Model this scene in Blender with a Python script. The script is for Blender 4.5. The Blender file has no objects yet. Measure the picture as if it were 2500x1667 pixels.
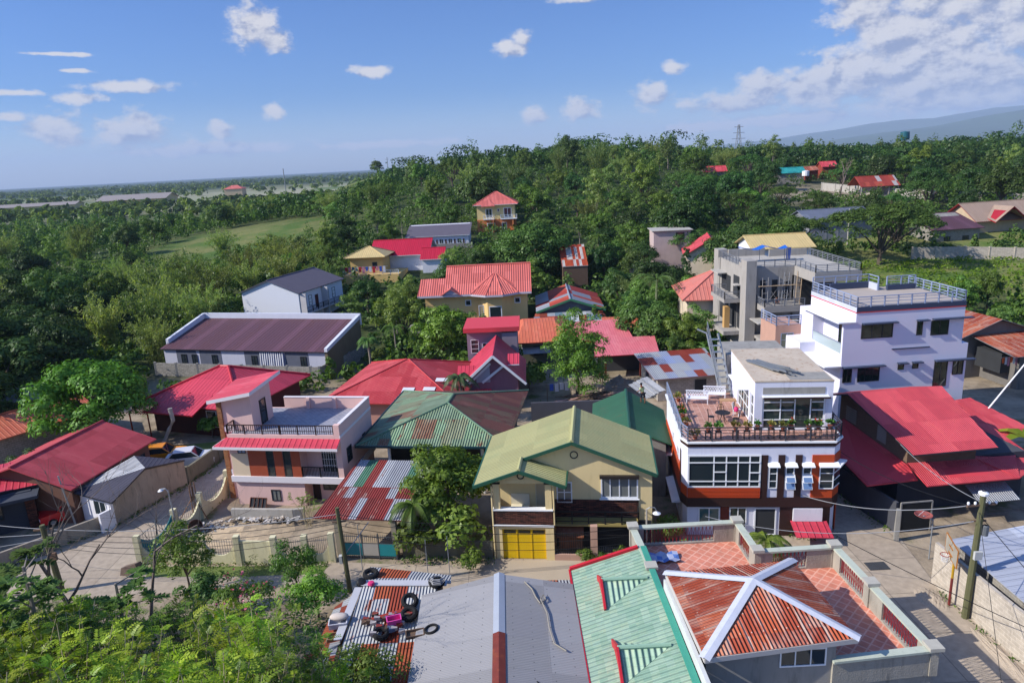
import bpy, math, random
import numpy as np
from mathutils import Vector, Matrix
C = bpy.context.scene.collection
R = math.radians
# ---------------------------------------------------------------- camera
cam = bpy.data.cameras.new('camera'); co = bpy.data.objects.new('camera', cam); C.objects.link(co)
cam.sensor_width = 36; cam.lens = 24.48; cam.clip_start = .2; cam.clip_end = 60000
PITCH, ROLL, EYE = R(14.45), R(3.0), 24.5
fwd = Vector((0, math.cos(PITCH), -math.sin(PITCH))); r0 = Vector((1, 0, 0)); u0 = r0.cross(fwd)
rt = math.cos(ROLL)*r0 - math.sin(ROLL)*u0; up = math.sin(ROLL)*r0 + math.cos(ROLL)*u0
m = Matrix((rt, up, -fwd)).transposed().to_4x4(); m.translation = (0, 0, EYE); co.matrix_world = m
bpy.context.scene.camera = co
# ---------------------------------------------------------------- light
SUN_EL, SHADOW_DIR = R(36), R(11)
sd = Vector((-math.cos(SHADOW_DIR)*math.cos(SUN_EL), -math.sin(SHADOW_DIR)*math.cos(SUN_EL), math.sin(SUN_EL)))
sl = bpy.data.lights.new('sun', 'SUN'); sl.energy = 4.5; sl.angle = R(.5); sl.color = (1, .94, .85)
so = bpy.data.objects.new('sun', sl); C.objects.link(so); so.rotation_euler = sd.to_track_quat('Z', 'Y').to_euler()
vs = bpy.context.scene.view_settings; vs.view_transform = 'Standard'; vs.look = 'None'; vs.gamma = 1; vs.use_curve_mapping = False
vs.exposure = 0.42
bpy.context.scene.cycles.max_bounces = 6; bpy.context.scene.cycles.volume_bounces = 0
bpy.context.scene.cycles.transparent_max_bounces = 8
W = bpy.data.worlds.new('World'); bpy.context.scene.world = W; W.use_nodes = True
nt = W.node_tree; nt.nodes.clear()
def N(t, nt=nt, **k):
    n = nt.nodes.new(t)
    for a, b in k.items(): setattr(n, a, b)
    return n
def mth(nt, op, a, b=None, c=None, clamp=False):
    n = nt.nodes.new('ShaderNodeMath'); n.operation = op; n.use_clamp = clamp
    for i, v in enumerate((a, b, c)):
        if v is None: continue
        if isinstance(v, (int, float)): n.inputs[i].default_value = v
        else: nt.links.new(v, n.inputs[i])
    return n.outputs[0]
def vmth(nt, op, a, b=None, out=0):
    n = nt.nodes.new('ShaderNodeVectorMath'); n.operation = op
    for i, v in enumerate((a, b)):
        if v is None: continue
        if isinstance(v, (tuple, list)): n.inputs[i].default_value = v
        else: nt.links.new(v, n.inputs[i])
    return n.outputs[out]
def mixc(nt, f, a, b, mode='MIX'):
    n = nt.nodes.new('ShaderNodeMix'); n.data_type = 'RGBA'; n.blend_type = mode
    for s, v in ((0, f), (6, a), (7, b)):
        if isinstance(v, (int, float)): n.inputs[s].default_value = v
        elif isinstance(v, (tuple, list)): n.inputs[s].default_value = tuple(v)+(1,)*(4-len(v))
        else: nt.links.new(v, n.inputs[s])
    return n.outputs[2]
def ramp(nt, f, *st):
    n = nt.nodes.new('ShaderNodeMapRange'); n.interpolation_type = 'SMOOTHSTEP'
    nt.links.new(f, n.inputs[0]); n.inputs[1].default_value = st[0]; n.inputs[2].default_value = st[1]
    if len(st) > 2: n.inputs[3].default_value = st[2]; n.inputs[4].default_value = st[3]
    return n.outputs[0]
# cumulus clouds, placed by compass bearing and elevation in degrees
CL = [(-17.6,10.3,1.6,1.5),(-16.5,9.3,1.3,.8),(1.3,8.3,1.4,.6),(2.0,8.9,.8,.6),(-9.7,7.1,1.5,.42),(26.3,9.2,2.4,2.6),(28.0,7.0,3.2,2.6),(32,9.5,5.5,3.6),(37,7.5,6,4.5),(30.5,6.0,5,2.6),(31.5,4.0,8,2.2),(26.2,5.0,3,2.0),(23.6,4.1,4,1.5),(20,4.5,2.4,1.0),(34,2.6,9,1.2),(17.9,3.3,3.6,.85),(21.9,2.0,5.4,.5),(11.7,4.3,1.4,1.0),(12.3,4.8,.7,.6),(6.2,3.6,1.5,.85),(2.8,3.4,1.15,.65),(-31.2,3.6,1.9,1.1),(-26.8,3.3,2.6,1.0),(-26.1,3.9,1.2,.9),(-21,3.3,.9,.64),(-17,4.6,.8,.58),(-26.1,6.3,3.1,.4),(-29.6,5.6,1.6,.4),(-30.3,8.3,1.8,.13),(-29.5,7.3,1.2,.15),(-32.8,5.9,1.7,.2),(-33.5,4.4,.85,.3),(13.3,6.2,.9,.5),(6.4,11.5,1.9,.4),(15.1,1.8,3,.4),(-22,2.0,6,.5),(-9,1.8,5,.3),(50,6,9,4),(70,5,12,2.5),(-60,4,14,1.6),(110,8,20,4),(180,9,30,5),(-120,8,18,3)]
g = bpy.data.node_groups.new('cloud_field', 'ShaderNodeTree')
g.interface.new_socket('Vector', in_out='INPUT', socket_type='NodeSocketVector'); g.interface.new_socket('Field', in_out='OUTPUT', socket_type='NodeSocketFloat'); g.interface.new_socket('Billow', in_out='OUTPUT', socket_type='NodeSocketFloat')
gi = N('NodeGroupInput', g); go = N('NodeGroupOutput', g)
p = gi.outputs[0]
no = N('ShaderNodeTexNoise', g); no.inputs['Scale'].default_value = .6; no.inputs['Detail'].default_value = 9; no.inputs['Roughness'].default_value = .62
g.links.new(vmth(g, 'MULTIPLY', p, (1, 1.5, 1)), no.inputs['Vector'])
cur = None
for az, el, ra, re in CL:
    d = vmth(g, 'LENGTH', vmth(g, 'MULTIPLY', vmth(g, 'SUBTRACT', p, (az, el, 0)), (1/ra, 1/re, 0)), None, 1)
    cur = d if cur is None else mth(g, 'SMOOTH_MIN', cur, d, .35)
f = mth(g, 'SUBTRACT', 1.42, cur)
nn = mth(g, 'MULTIPLY', mth(g, 'SUBTRACT', no.outputs[0], .5), 3.0)
g.links.new(mth(g, 'ADD', f, mth(g, 'MULTIPLY', nn, ramp(g, cur, .15, 1.1, .3, 1))), go.inputs[0]); g.links.new(no.outputs[0], go.inputs[1])
tc = N('ShaderNodeTexCoord'); sx = N('ShaderNodeSeparateXYZ'); nt.links.new(tc.outputs['Generated'], sx.inputs[0])
az = mth(nt, 'MULTIPLY', mth(nt, 'ARCTAN2', sx.outputs[0], sx.outputs[1]), 180/math.pi)
el = mth(nt, 'MULTIPLY', mth(nt, 'ARCSINE', sx.outputs[2]), 180/math.pi)
cx = N('ShaderNodeCombineXYZ'); nt.links.new(az, cx.inputs[0]); nt.links.new(el, cx.inputs[1])
def field(v):
    n = N('ShaderNodeGroup'); n.node_tree = g; nt.links.new(v, n.inputs[0]); return n.outputs
(f1, b1) = field(cx.outputs[0]); (f2, b2) = field(vmth(nt, 'ADD', cx.outputs[0], (-.6, .7, 0)))
alpha = ramp(nt, f1, .12, .95)
lit = mth(nt, 'MULTIPLY', ramp(nt, mth(nt, 'ADD', mth(nt, 'MULTIPLY', mth(nt, 'SUBTRACT', f1, f2), .55), mth(nt, 'MULTIPLY', mth(nt, 'SUBTRACT', b1, b2), 2.2)), -.62, .42), ramp(nt, el, -1, 7, .72, 1))
ccol = mixc(nt, lit, (.36, .41, .6), (.95, .92, .92))
sky = N('ShaderNodeTexSky'); sky.sky_type = 'NISHITA'; sky.sun_disc = False; sky.sun_elevation = SUN_EL
sky.sun_rotation = math.atan2(sd.x, sd.y); sky.air_density = 1.0; sky.dust_density = .6; sky.ozone_density = 3.0
tint = mixc(nt, ramp(nt, el, 14, 32), mixc(nt, ramp(nt, el, .3, 6), (.58, .64, .84), (.25, .4, .68)), (.74, .9, 1.2)); skyc = mixc(nt, 1, sky.outputs[0], tint, 'MULTIPLY')
SKY = .15
bg = N('ShaderNodeBackground'); bg.inputs[1].default_value = SKY; nt.links.new(mixc(nt, mth(nt, 'MULTIPLY', alpha, .93), skyc, mixc(nt, 1, ccol, (.64/SKY,)*3, 'MULTIPLY')), bg.inputs[0])
wo = N('ShaderNodeOutputWorld'); nt.links.new(bg.outputs[0], wo.inputs[0])
W.cycles.sampling_method = 'MANUAL'; W.cycles.sample_map_resolution = 256
# ---------------------------------------------------------------- helpers
rng = random.Random(7)
def lin(h):
    h = h.lstrip('#'); o = []
    for i in (0, 2, 4):
        v = int(h[i:i+2], 16)/255; o.append(v/12.92 if v < .04045 else ((v+.055)/1.055)**2.4)
    return tuple(o)
MATS = {}
def newmat(name):
    m_ = bpy.data.materials.new(name); m_.use_nodes = True; t = m_.node_tree; b = t.nodes['Principled BSDF']; return m_, t, b
def mat(name, col, rough=.8, var=.18, scale=1.2, dirt=None, metal=0, bump=0, spec=.3, wood=False):
    """painted / plastered / bare surface: base colour with soft mottling, optional stains (colour, amount) running down"""
    if name in MATS: return MATS[name]
    m_, t, b = newmat(name); col = lin(col) if isinstance(col, str) else col
    tc = N('ShaderNodeTexCoord', t); v = tc.outputs['Object']
    n1 = N('ShaderNodeTexNoise', t); n1.inputs['Scale'].default_value = scale; n1.inputs['Detail'].default_value = 5
    t.links.new(vmth(t, 'MULTIPLY', v, (1, 1, 4) if wood else (1, 1, .6)), n1.inputs['Vector'])
    c = mixc(t, n1.outputs[0], tuple(x*(1-var) for x in col), tuple(min(1, x*(1+var)) for x in col))
    if dirt:
        n2 = N('ShaderNodeTexNoise', t); n2.inputs['Scale'].default_value = 1.1; n2.inputs['Detail'].default_value = 8; n2.inputs['Roughness'].default_value = .7
        t.links.new(vmth(t, 'MULTIPLY', v, (2.2, 2.2, .45)), n2.inputs['Vector'])
        c = mixc(t, mth(t, 'MULTIPLY', ramp(t, n2.outputs[0], .5, .75), dirt[1]), c, lin(dirt[0]) if isinstance(dirt[0], str) else dirt[0])
    t.links.new(c, b.inputs['Base Color']); b.inputs['Roughness'].default_value = rough; b.inputs['Metallic'].default_value = metal
    b.inputs['Specular IOR Level'].default_value = spec
    if bump:
        n3 = N('ShaderNodeTexNoise', t); n3.inputs['Scale'].default_value = 14; n3.inputs['Detail'].default_value = 4; t.links.new(v, n3.inputs['Vector'])
        bp = N('ShaderNodeBump', t); bp.inputs['Strength'].default_value = bump; bp.inputs['Distance'].default_value = .03
        t.links.new(n3.outputs[0], bp.inputs['Height']); t.links.new(bp.outputs[0], b.inputs['Normal'])
    MATS[name] = m_; return m_
def glass(name='dark_glass', col=(.02, .03, .035), rough=.04):
    if name in MATS: return MATS[name]
    m_, t, b = newmat(name); b.inputs['Base Color'].default_value = (*col, 1); b.inputs['Roughness'].default_value = rough; b.inputs['Specular IOR Level'].default_value = .8
    n = N('ShaderNodeTexNoise', t); n.inputs['Scale'].default_value = .8; tc = N('ShaderNodeTexCoord', t); t.links.new(tc.outputs['Object'], n.inputs['Vector'])
    bp = N('ShaderNodeBump', t); bp.inputs['Strength'].default_value = .12; bp.inputs['Distance'].default_value = .1; t.links.new(n.outputs[0], bp.inputs['Height']); t.links.new(bp.outputs[0], b.inputs['Normal'])
    MATS[name] = m_; return m_
def brick(name, c1, c2, mortar, w=.4, h=.2, gap=.02, rough=.9, bump=.5, plane='auto'):
    """masonry courses / tiles on any upright or level face"""
    if name in MATS: return MATS[name]
    m_, t, b = newmat(name); tc = N('ShaderNodeTexCoord', t); s = N('ShaderNodeSeparateXYZ', t); t.links.new(tc.outputs['Object'], s.inputs[0])
    cb = N('ShaderNodeCombineXYZ', t)
    if plane == 'auto':
        t.links.new(mth(t, 'ADD', s.outputs[0], s.outputs[1]), cb.inputs[0]); t.links.new(s.outputs[2], cb.inputs[1])
    elif plane == 'floor': t.links.new(s.outputs[0], cb.inputs[0]); t.links.new(s.outputs[1], cb.inputs[1])
    elif plane == 'diag':
        t.links.new(mth(t, 'ADD', s.outputs[0], s.outputs[1]), cb.inputs[0]); t.links.new(mth(t, 'SUBTRACT', s.outputs[0], s.outputs[1]), cb.inputs[1])
    br = N('ShaderNodeTexBrick', t); br.inputs['Scale'].default_value = 1; br.inputs['Brick Width'].default_value = w; br.inputs['Row Height'].default_value = h
    br.inputs['Mortar Size'].default_value = gap; br.inputs['Mortar Smooth'].default_value = .3; br.inputs['Bias'].default_value = 0
    if plane != 'auto': br.offset = 0
    for k, c in (('Color1', c1), ('Color2', c2), ('Mortar', mortar)): br.inputs[k].default_value = (*lin(c), 1)
    t.links.new(cb.outputs[0], br.inputs['Vector'])
    n = N('ShaderNodeTexNoise', t); n.inputs['Scale'].default_value = 2.5; n.inputs['Detail'].default_value = 6; t.links.new(tc.outputs['Object'], n.inputs['Vector'])
    c = mixc(t, 1, br.outputs['Color'], mixc(t, n.outputs[0], (.62, .62, .62), (1.3, 1.3, 1.3)), 'MULTIPLY')
    t.links.new(c, b.inputs['Base Color']); b.inputs['Roughness'].default_value = rough; b.inputs['Specular IOR Level'].default_value = .25
    if bump:
        bp = N('ShaderNodeBump', t); bp.inputs['Strength'].default_value = bump; bp.inputs['Distance'].default_value = .02; bp.invert = True
        t.links.new(br.outputs['Fac'], bp.inputs['Height']); t.links.new(bp.outputs[0], b.inputs['Normal'])
    MATS[name] = m_; return m_
def roofmat(name, cols, prof='corr', pitch=.16, depth=.03, rust=0, rustcol='7a3018', rust2='a5522c', sheet=.82, rowlen=2.4, rough=.6, metal=0, fade=None, weights=None, mott=.2, rivets=False, laps=None):
    """profiled roofing in UV metres (u along the eave, v up the slope): cols = colours of single sheets, rust = share eaten by rust"""
    if name in MATS: return MATS[name]
    m_, t, b = newmat(name); uv = N('ShaderNodeUVMap', t); s = N('ShaderNodeSeparateXYZ', t); t.links.new(uv.outputs[0], s.inputs[0]); u, v = s.outputs[0], s.outputs[1]
    cu = mth(t, 'FLOOR', mth(t, 'DIVIDE', u, sheet)); cv = mth(t, 'FLOOR', mth(t, 'DIVIDE', mth(t, 'ADD', v, 60.3), rowlen))
    cc = N('ShaderNodeCombineXYZ', t); t.links.new(cu, cc.inputs[0]); t.links.new(cv, cc.inputs[1])
    wn = N('ShaderNodeTexWhiteNoise', t); wn.noise_dimensions = '3D'; t.links.new(cc.outputs[0], wn.inputs[0]); rnd = wn.outputs[0]
    c = lin(cols[0]); ws = weights or [1/len(cols)]*len(cols); acc = ws[0]
    for k in range(1, len(cols)):
        c = mixc(t, mth(t, 'GREATER_THAN', rnd, acc), c, lin(cols[k])); acc += ws[k]
    n1 = N('ShaderNodeTexNoise', t); n1.inputs['Scale'].default_value = .55; n1.inputs['Detail'].default_value = 9; n1.inputs['Roughness'].default_value = .68
    uvv = N('ShaderNodeCombineXYZ', t); t.links.new(mth(t, 'MULTIPLY', u, 2.0), uvv.inputs[0]); t.links.new(mth(t, 'MULTIPLY', v, .8), uvv.inputs[1]); t.links.new(mth(t, 'MULTIPLY', rnd, 7), uvv.inputs[2])
    t.links.new(uvv.outputs[0], n1.inputs['Vector'])
    c = mixc(t, 1, c, mixc(t, n1.outputs[0], (1-mott,)*3, (1+mott,)*3), 'MULTIPLY')
    c = mixc(t, 1, c, mixc(t, wn.outputs[0], (.9,)*3, (1.08,)*3), 'MULTIPLY')
    if fade: c = mixc(t, mth(t, 'MULTIPLY', ramp(t, n1.outputs[0], .45, .72), fade[1]), c, lin(fade[0]))
    n2 = N('ShaderNodeTexNoise', t); n2.inputs['Scale'].default_value = .9; n2.inputs['Detail'].default_value = 10; n2.inputs['Roughness'].default_value = .72
    uv2 = N('ShaderNodeCombineXYZ', t); t.links.new(mth(t, 'MULTIPLY', u, 1.6), uv2.inputs[0]); t.links.new(mth(t, 'MULTIPLY', v, .55), uv2.inputs[1]); t.links.new(mth(t, 'MULTIPLY', rnd, 11), uv2.inputs[2]); t.links.new(uv2.outputs[0], n2.inputs['Vector'])
    r_ = None
    if rust:
        thr = .78-.5*rust
        r_ = ramp(t, mth(t, 'ADD', n2.outputs[0], mth(t, 'MULTIPLY', mth(t, 'SUBTRACT', rnd, .5), .22)), thr-.03, thr+.07)
        c = mixc(t, r_, c, mixc(t, ramp(t, n1.outputs[0], .35, .7), lin(rustcol), lin(rust2)))
    sw = mth(t, 'SINE', mth(t, 'MULTIPLY', u, 2*math.pi/pitch))
    if prof == 'rib': h = ramp(t, sw, .45, .9)
    elif prof == 'tile':
        h = mth(t, 'ADD', mth(t, 'MULTIPLY', sw, .5), mth(t, 'MULTIPLY', mth(t, 'SUBTRACT', 1, mth(t, 'FRACT', mth(t, 'DIVIDE', mth(t, 'ADD', v, 60), .36))), .9))
    else: h = sw
    # overlaps of the sheets
    lap = mth(t, 'ADD', mth(t, 'LESS_THAN', mth(t, 'FRACT', mth(t, 'DIVIDE', mth(t, 'ADD', v, 60.3), rowlen)), .03/rowlen*2), mth(t, 'LESS_THAN', mth(t, 'FRACT', mth(t, 'DIVIDE', u, sheet)), .03), None, True)
    if prof != 'tile': h = mth(t, 'ADD', h, mth(t, 'MULTIPLY', lap, .6))
    bp = N('ShaderNodeBump', t); bp.inputs['Strength'].default_value = 1; bp.inputs['Distance'].default_value = depth; t.links.new(h, bp.inputs['Height']); t.links.new(bp.outputs[0], b.inputs['Normal'])
    if laps:
        lm = mth(t, 'MULTIPLY', mth(t, 'LESS_THAN', mth(t, 'FRACT', mth(t, 'DIVIDE', mth(t, 'ADD', u, mth(t, 'MULTIPLY', n1.outputs[0], .12)), sheet)), .13), ramp(t, n2.outputs[0], .36, .6))
        c = mixc(t, mth(t, 'MULTIPLY', lm, .85), c, lin(laps)); c = mixc(t, mth(t, 'MULTIPLY', ramp(t, n2.outputs[0], .52, .66), .55), c, lin(laps))
    if rivets:
        fr = mth(t, 'LESS_THAN', mth(t, 'ADD', mth(t, 'ABSOLUTE', mth(t, 'SUBTRACT', mth(t, 'FRACT', mth(t, 'DIVIDE', u, .5)), .5)), mth(t, 'MULTIPLY', mth(t, 'ABSOLUTE', mth(t, 'SUBTRACT', mth(t, 'FRACT', mth(t, 'DIVIDE', v, .9)), .5)), 1.8)), .07)
        c = mixc(t, fr, c, lin(rivets))
    t.links.new(c, b.inputs['Base Color']); b.inputs['Roughness'].default_value = rough; b.inputs['Specular IOR Level'].default_value = .3
    if metal:
        if r_ is not None: t.links.new(mth(t, 'MULTIPLY', mth(t, 'SUBTRACT', 1, r_), metal), b.inputs['Metallic'])
        else: b.inputs['Metallic'].default_value = metal
    MATS[name] = m_; return m_
def leafmat(name, c1, c2, trans=.35, hue=.12):
    """foliage: leaf-to-leaf and plant-to-plant colour spread, light passes partly through"""
    if name in MATS: return MATS[name]
    m_, t, b = newmat(name); ge = N('ShaderNodeNewGeometry', t); oi = N('ShaderNodeObjectInfo', t)
    c = mixc(t, ge.outputs['Random Per Island'], c1, c2)
    hs = N('ShaderNodeHueSaturation', t); t.links.new(c, hs.inputs['Color'])
    t.links.new(mth(t, 'ADD', .5-hue*.3, mth(t, 'MULTIPLY', oi.outputs['Random'], hue*.45)), hs.inputs['Hue'])
    t.links.new(mth(t, 'ADD', .62, mth(t, 'MULTIPLY', mth(t, 'FRACT', mth(t, 'MULTIPLY', oi.outputs['Random'], 7.31)), .72)), hs.inputs['Value'])
    df = N('ShaderNodeBsdfDiffuse', t); tr = N('ShaderNodeBsdfTranslucent', t); gl = N('ShaderNodeBsdfGlossy', t); gl.inputs['Roughness'].default_value = .45; gl.inputs['Color'].default_value = (.8, .85, .8, 1)
    t.links.new(hs.outputs[0], df.inputs[0]); t.links.new(mixc(t, 1, hs.outputs[0], (1.25, 1.35, .55), 'MULTIPLY'), tr.inputs[0])
    a = N('ShaderNodeMixShader', t); a.inputs[0].default_value = trans; t.links.new(df.outputs[0], a.inputs[1]); t.links.new(tr.outputs[0], a.inputs[2])
    z = N('ShaderNodeMixShader', t); z.inputs[0].default_value = .018; t.links.new(a.outputs[0], z.inputs[1]); t.links.new(gl.outputs[0], z.inputs[2])
    t.links.new(z.outputs[0], t.nodes['Material Output'].inputs[0]); t.nodes.remove(b)
    MATS[name] = m_; return m_

class MB:
    """collects polygons, builds one mesh object"""
    def __init__(s): s.v = []; s.f = []; s.uv = []; s.mi = []; s.st = []; s.dep = 0
    def split(s):
        """one collector per separate piece"""
        out = []
        for a, b_ in zip(s.st, s.st[1:]+[len(s.f)]):
            if b_ <= a: continue
            q = MB(); mp = {}
            for k in range(a, b_):
                for i in s.f[k]:
                    if i not in mp: mp[i] = len(q.v); q.v.append(s.v[i])
                q.f.append([mp[i] for i in s.f[k]]); q.uv.append(s.uv[k]); q.mi.append(s.mi[k])
            out.append(q)
        return out
    def poly(s, pts, e=None, mi=0):
        i = len(s.v); s.v += [tuple(p) for p in pts]; s.f.append(list(range(i, i+len(pts)))); s.mi.append(mi)
        if e is None: s.uv.append([(0, 0)]*len(pts)); return
        P = [Vector(p) for p in pts]; n = (P[1]-P[0]).cross(P[2]-P[0]).normalized(); e = Vector(e).normalized(); d = n.cross(e)
        if d.z < 0: d = -d
        s.uv.append([(p.dot(e), p.dot(d)) for p in P])
    def panel(s, pts, e, th=.06, mi=0, ms=None):
        """roof panel: top with UV, thickness straight down"""
        ms = mi if ms is None else ms
        s.poly(pts, e, mi); lo = [(p[0], p[1], p[2]-th) for p in pts]; s.poly(lo[::-1], None, ms); n = len(pts)
        for i in range(n): s.poly([pts[i], lo[i], lo[(i+1) % n], pts[(i+1) % n]], None, ms)
    def box(s, x0, x1, y0, y1, z0, z1, mi=0):
        a = [(x0, y0), (x1, y0), (x1, y1), (x0, y1)]; s.prism(a, z0, z1, mi)
    def prism(s, xy, z0, z1, mi=0):
        n = len(xy); lo = [(x, y, z0) for x, y in xy]; hi = [(x, y, z1) for x, y in xy]; s.poly(lo[::-1], None, mi); s.poly(hi, None, mi)
        for i in range(n): j = (i+1) % n; s.poly([lo[i], lo[j], hi[j], hi[i]], None, mi)
    def loft(s, A, B, mi=0):
        n = len(A); s.poly(A[::-1], None, mi); s.poly(B, None, mi)
        for i in range(n): j = (i+1) % n; s.poly([A[i], A[j], B[j], B[i]], None, mi)
    def tube(s, pts, r, n=6, mi=0, caps=True):
        P = [Vector(p) for p in pts]; rr = r if isinstance(r, (list, tuple)) else [r]*len(P); rings = []
        for i, q in enumerate(P):
            d = (P[min(i+1, len(P)-1)]-P[max(i-1, 0)]).normalized(); a = d.cross(Vector((.31, .17, .93))); a = a if a.length > .1 else d.cross(Vector((1, 0, 0))); a.normalize(); b_ = d.cross(a)
            i0 = len(s.v); s.v += [tuple(q+rr[i]*(math.cos(2*math.pi*k/n)*a+math.sin(2*math.pi*k/n)*b_)) for k in range(n)]; rings.append(i0)
        for a0, b0 in zip(rings, rings[1:]):
            for k in range(n):
                s.f.append([a0+k, a0+(k+1) % n, b0+(k+1) % n, b0+k]); s.uv.append([(0, 0)]*4); s.mi.append(mi)
        if caps:
            for i0 in (rings[0], rings[-1]): s.f.append([i0+k for k in range(n)]); s.uv.append([(0, 0)]*n); s.mi.append(mi)
    def bar(s, a, b, w=.05, h=None, mi=0):
        """square bar between two points"""
        h = w if h is None else h; a, b = Vector(a), Vector(b); d = (b-a).normalized()
        x = d.cross(Vector((0, 0, 1))); x = x.normalized() if x.length > .01 else Vector((1, 0, 0)); y = x.cross(d)
        o = [x*w/2*i+y*h/2*j for i, j in ((-1, -1), (1, -1), (1, 1), (-1, 1))]; s.loft([a+q for q in o], [b+q for q in o], mi)
    def lathe(s, prof, n=12, c=(0, 0, 0), mi=0):
        i0 = len(s.v)
        for r_, z in prof: s.v += [(c[0]+r_*math.cos(2*math.pi*k/n), c[1]+r_*math.sin(2*math.pi*k/n), c[2]+z) for k in range(n)]
        for i in range(len(prof)-1):
            for k in range(n):
                s.f.append([i0+i*n+k, i0+i*n+(k+1) % n, i0+(i+1)*n+(k+1) % n, i0+(i+1)*n+k]); s.uv.append([(0, 0)]*4); s.mi.append(mi)
    def build(s, name, mats, parent=None, smooth=False):
        me = bpy.data.meshes.new(name); me.from_pydata(s.v, [], s.f)
        ul = me.uv_layers.new(name='UVMap'); ul.data.foreach_set('uv', [c for q in s.uv for p_ in q for c in p_])
        mats = mats if isinstance(mats, (list, tuple)) else [mats]
        for q in mats: me.materials.append(q)
        me.polygons.foreach_set('material_index', s.mi)
        if smooth: me.polygons.foreach_set('use_smooth', [True]*len(s.f))
        me.update(); o = bpy.data.objects.new(name, me); C.objects.link(o)
        if parent: o.parent = parent
        return o
def tag(o, label=None, cat=None, group=None, kind=None):
    if label: o['label'] = label
    if cat: o['category'] = cat
    if group: o['group'] = group
    if kind: o['kind'] = kind
    return o
def empty(name, label, cat, loc=(0, 0, 0), ang=0, group=None):
    o = bpy.data.objects.new(name, None); C.objects.link(o); o.location = loc; o.rotation_euler = (0, 0, R(ang)); o.empty_display_size = .2
    return tag(o, label, cat, group)
def copy_tree(o, parent=None):
    c = o.copy(); C.objects.link(c); c.parent = parent
    for ch in list(o.children): copy_tree(ch, c)
    return c
FACE = {'f': ((1, 0), (0, -1)), 'b': ((1, 0), (0, 1)), 'l': ((0, 1), (-1, 0)), 'r': ((0, 1), (1, 0))}
def _piece(fn):
    def w(s, *a, **k):
        if not s.dep: s.st.append(len(s.f))
        s.dep += 1; r_ = fn(s, *a, **k); s.dep -= 1; return r_
    return w
for _n in ('poly', 'panel', 'prism', 'loft', 'tube', 'lathe'): setattr(MB, _n, _piece(getattr(MB, _n)))
SPLIT = {'mullion', 'opening_shade', 'pillar_cap', 'dormer_ridge', 'dark_trim', 'porch_shade_panel', 'window_canopy', 'column', 'pillar', 'post', 'brown_band', 'downspout', 'coping', 'cladding_panel', 'sunshade_slab', 'skylight_sheet', 'round_vent', 'low_wall', 'porch_wall', 'stone_pillar', 'stone_cladding', 'orange_panel', 'canopy', 'shutter', 'purlin', 'lower_roof', 'skirt_roof', 'shade_block', 'parapet', 'tin_awning', 'red_stripe', 'ridge_cap', 'hip_cap', 'eave_board', 'red_verge', 'tile_roof', 'barge_board', 'gutter', 'green_barge', 'fascia'}
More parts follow.
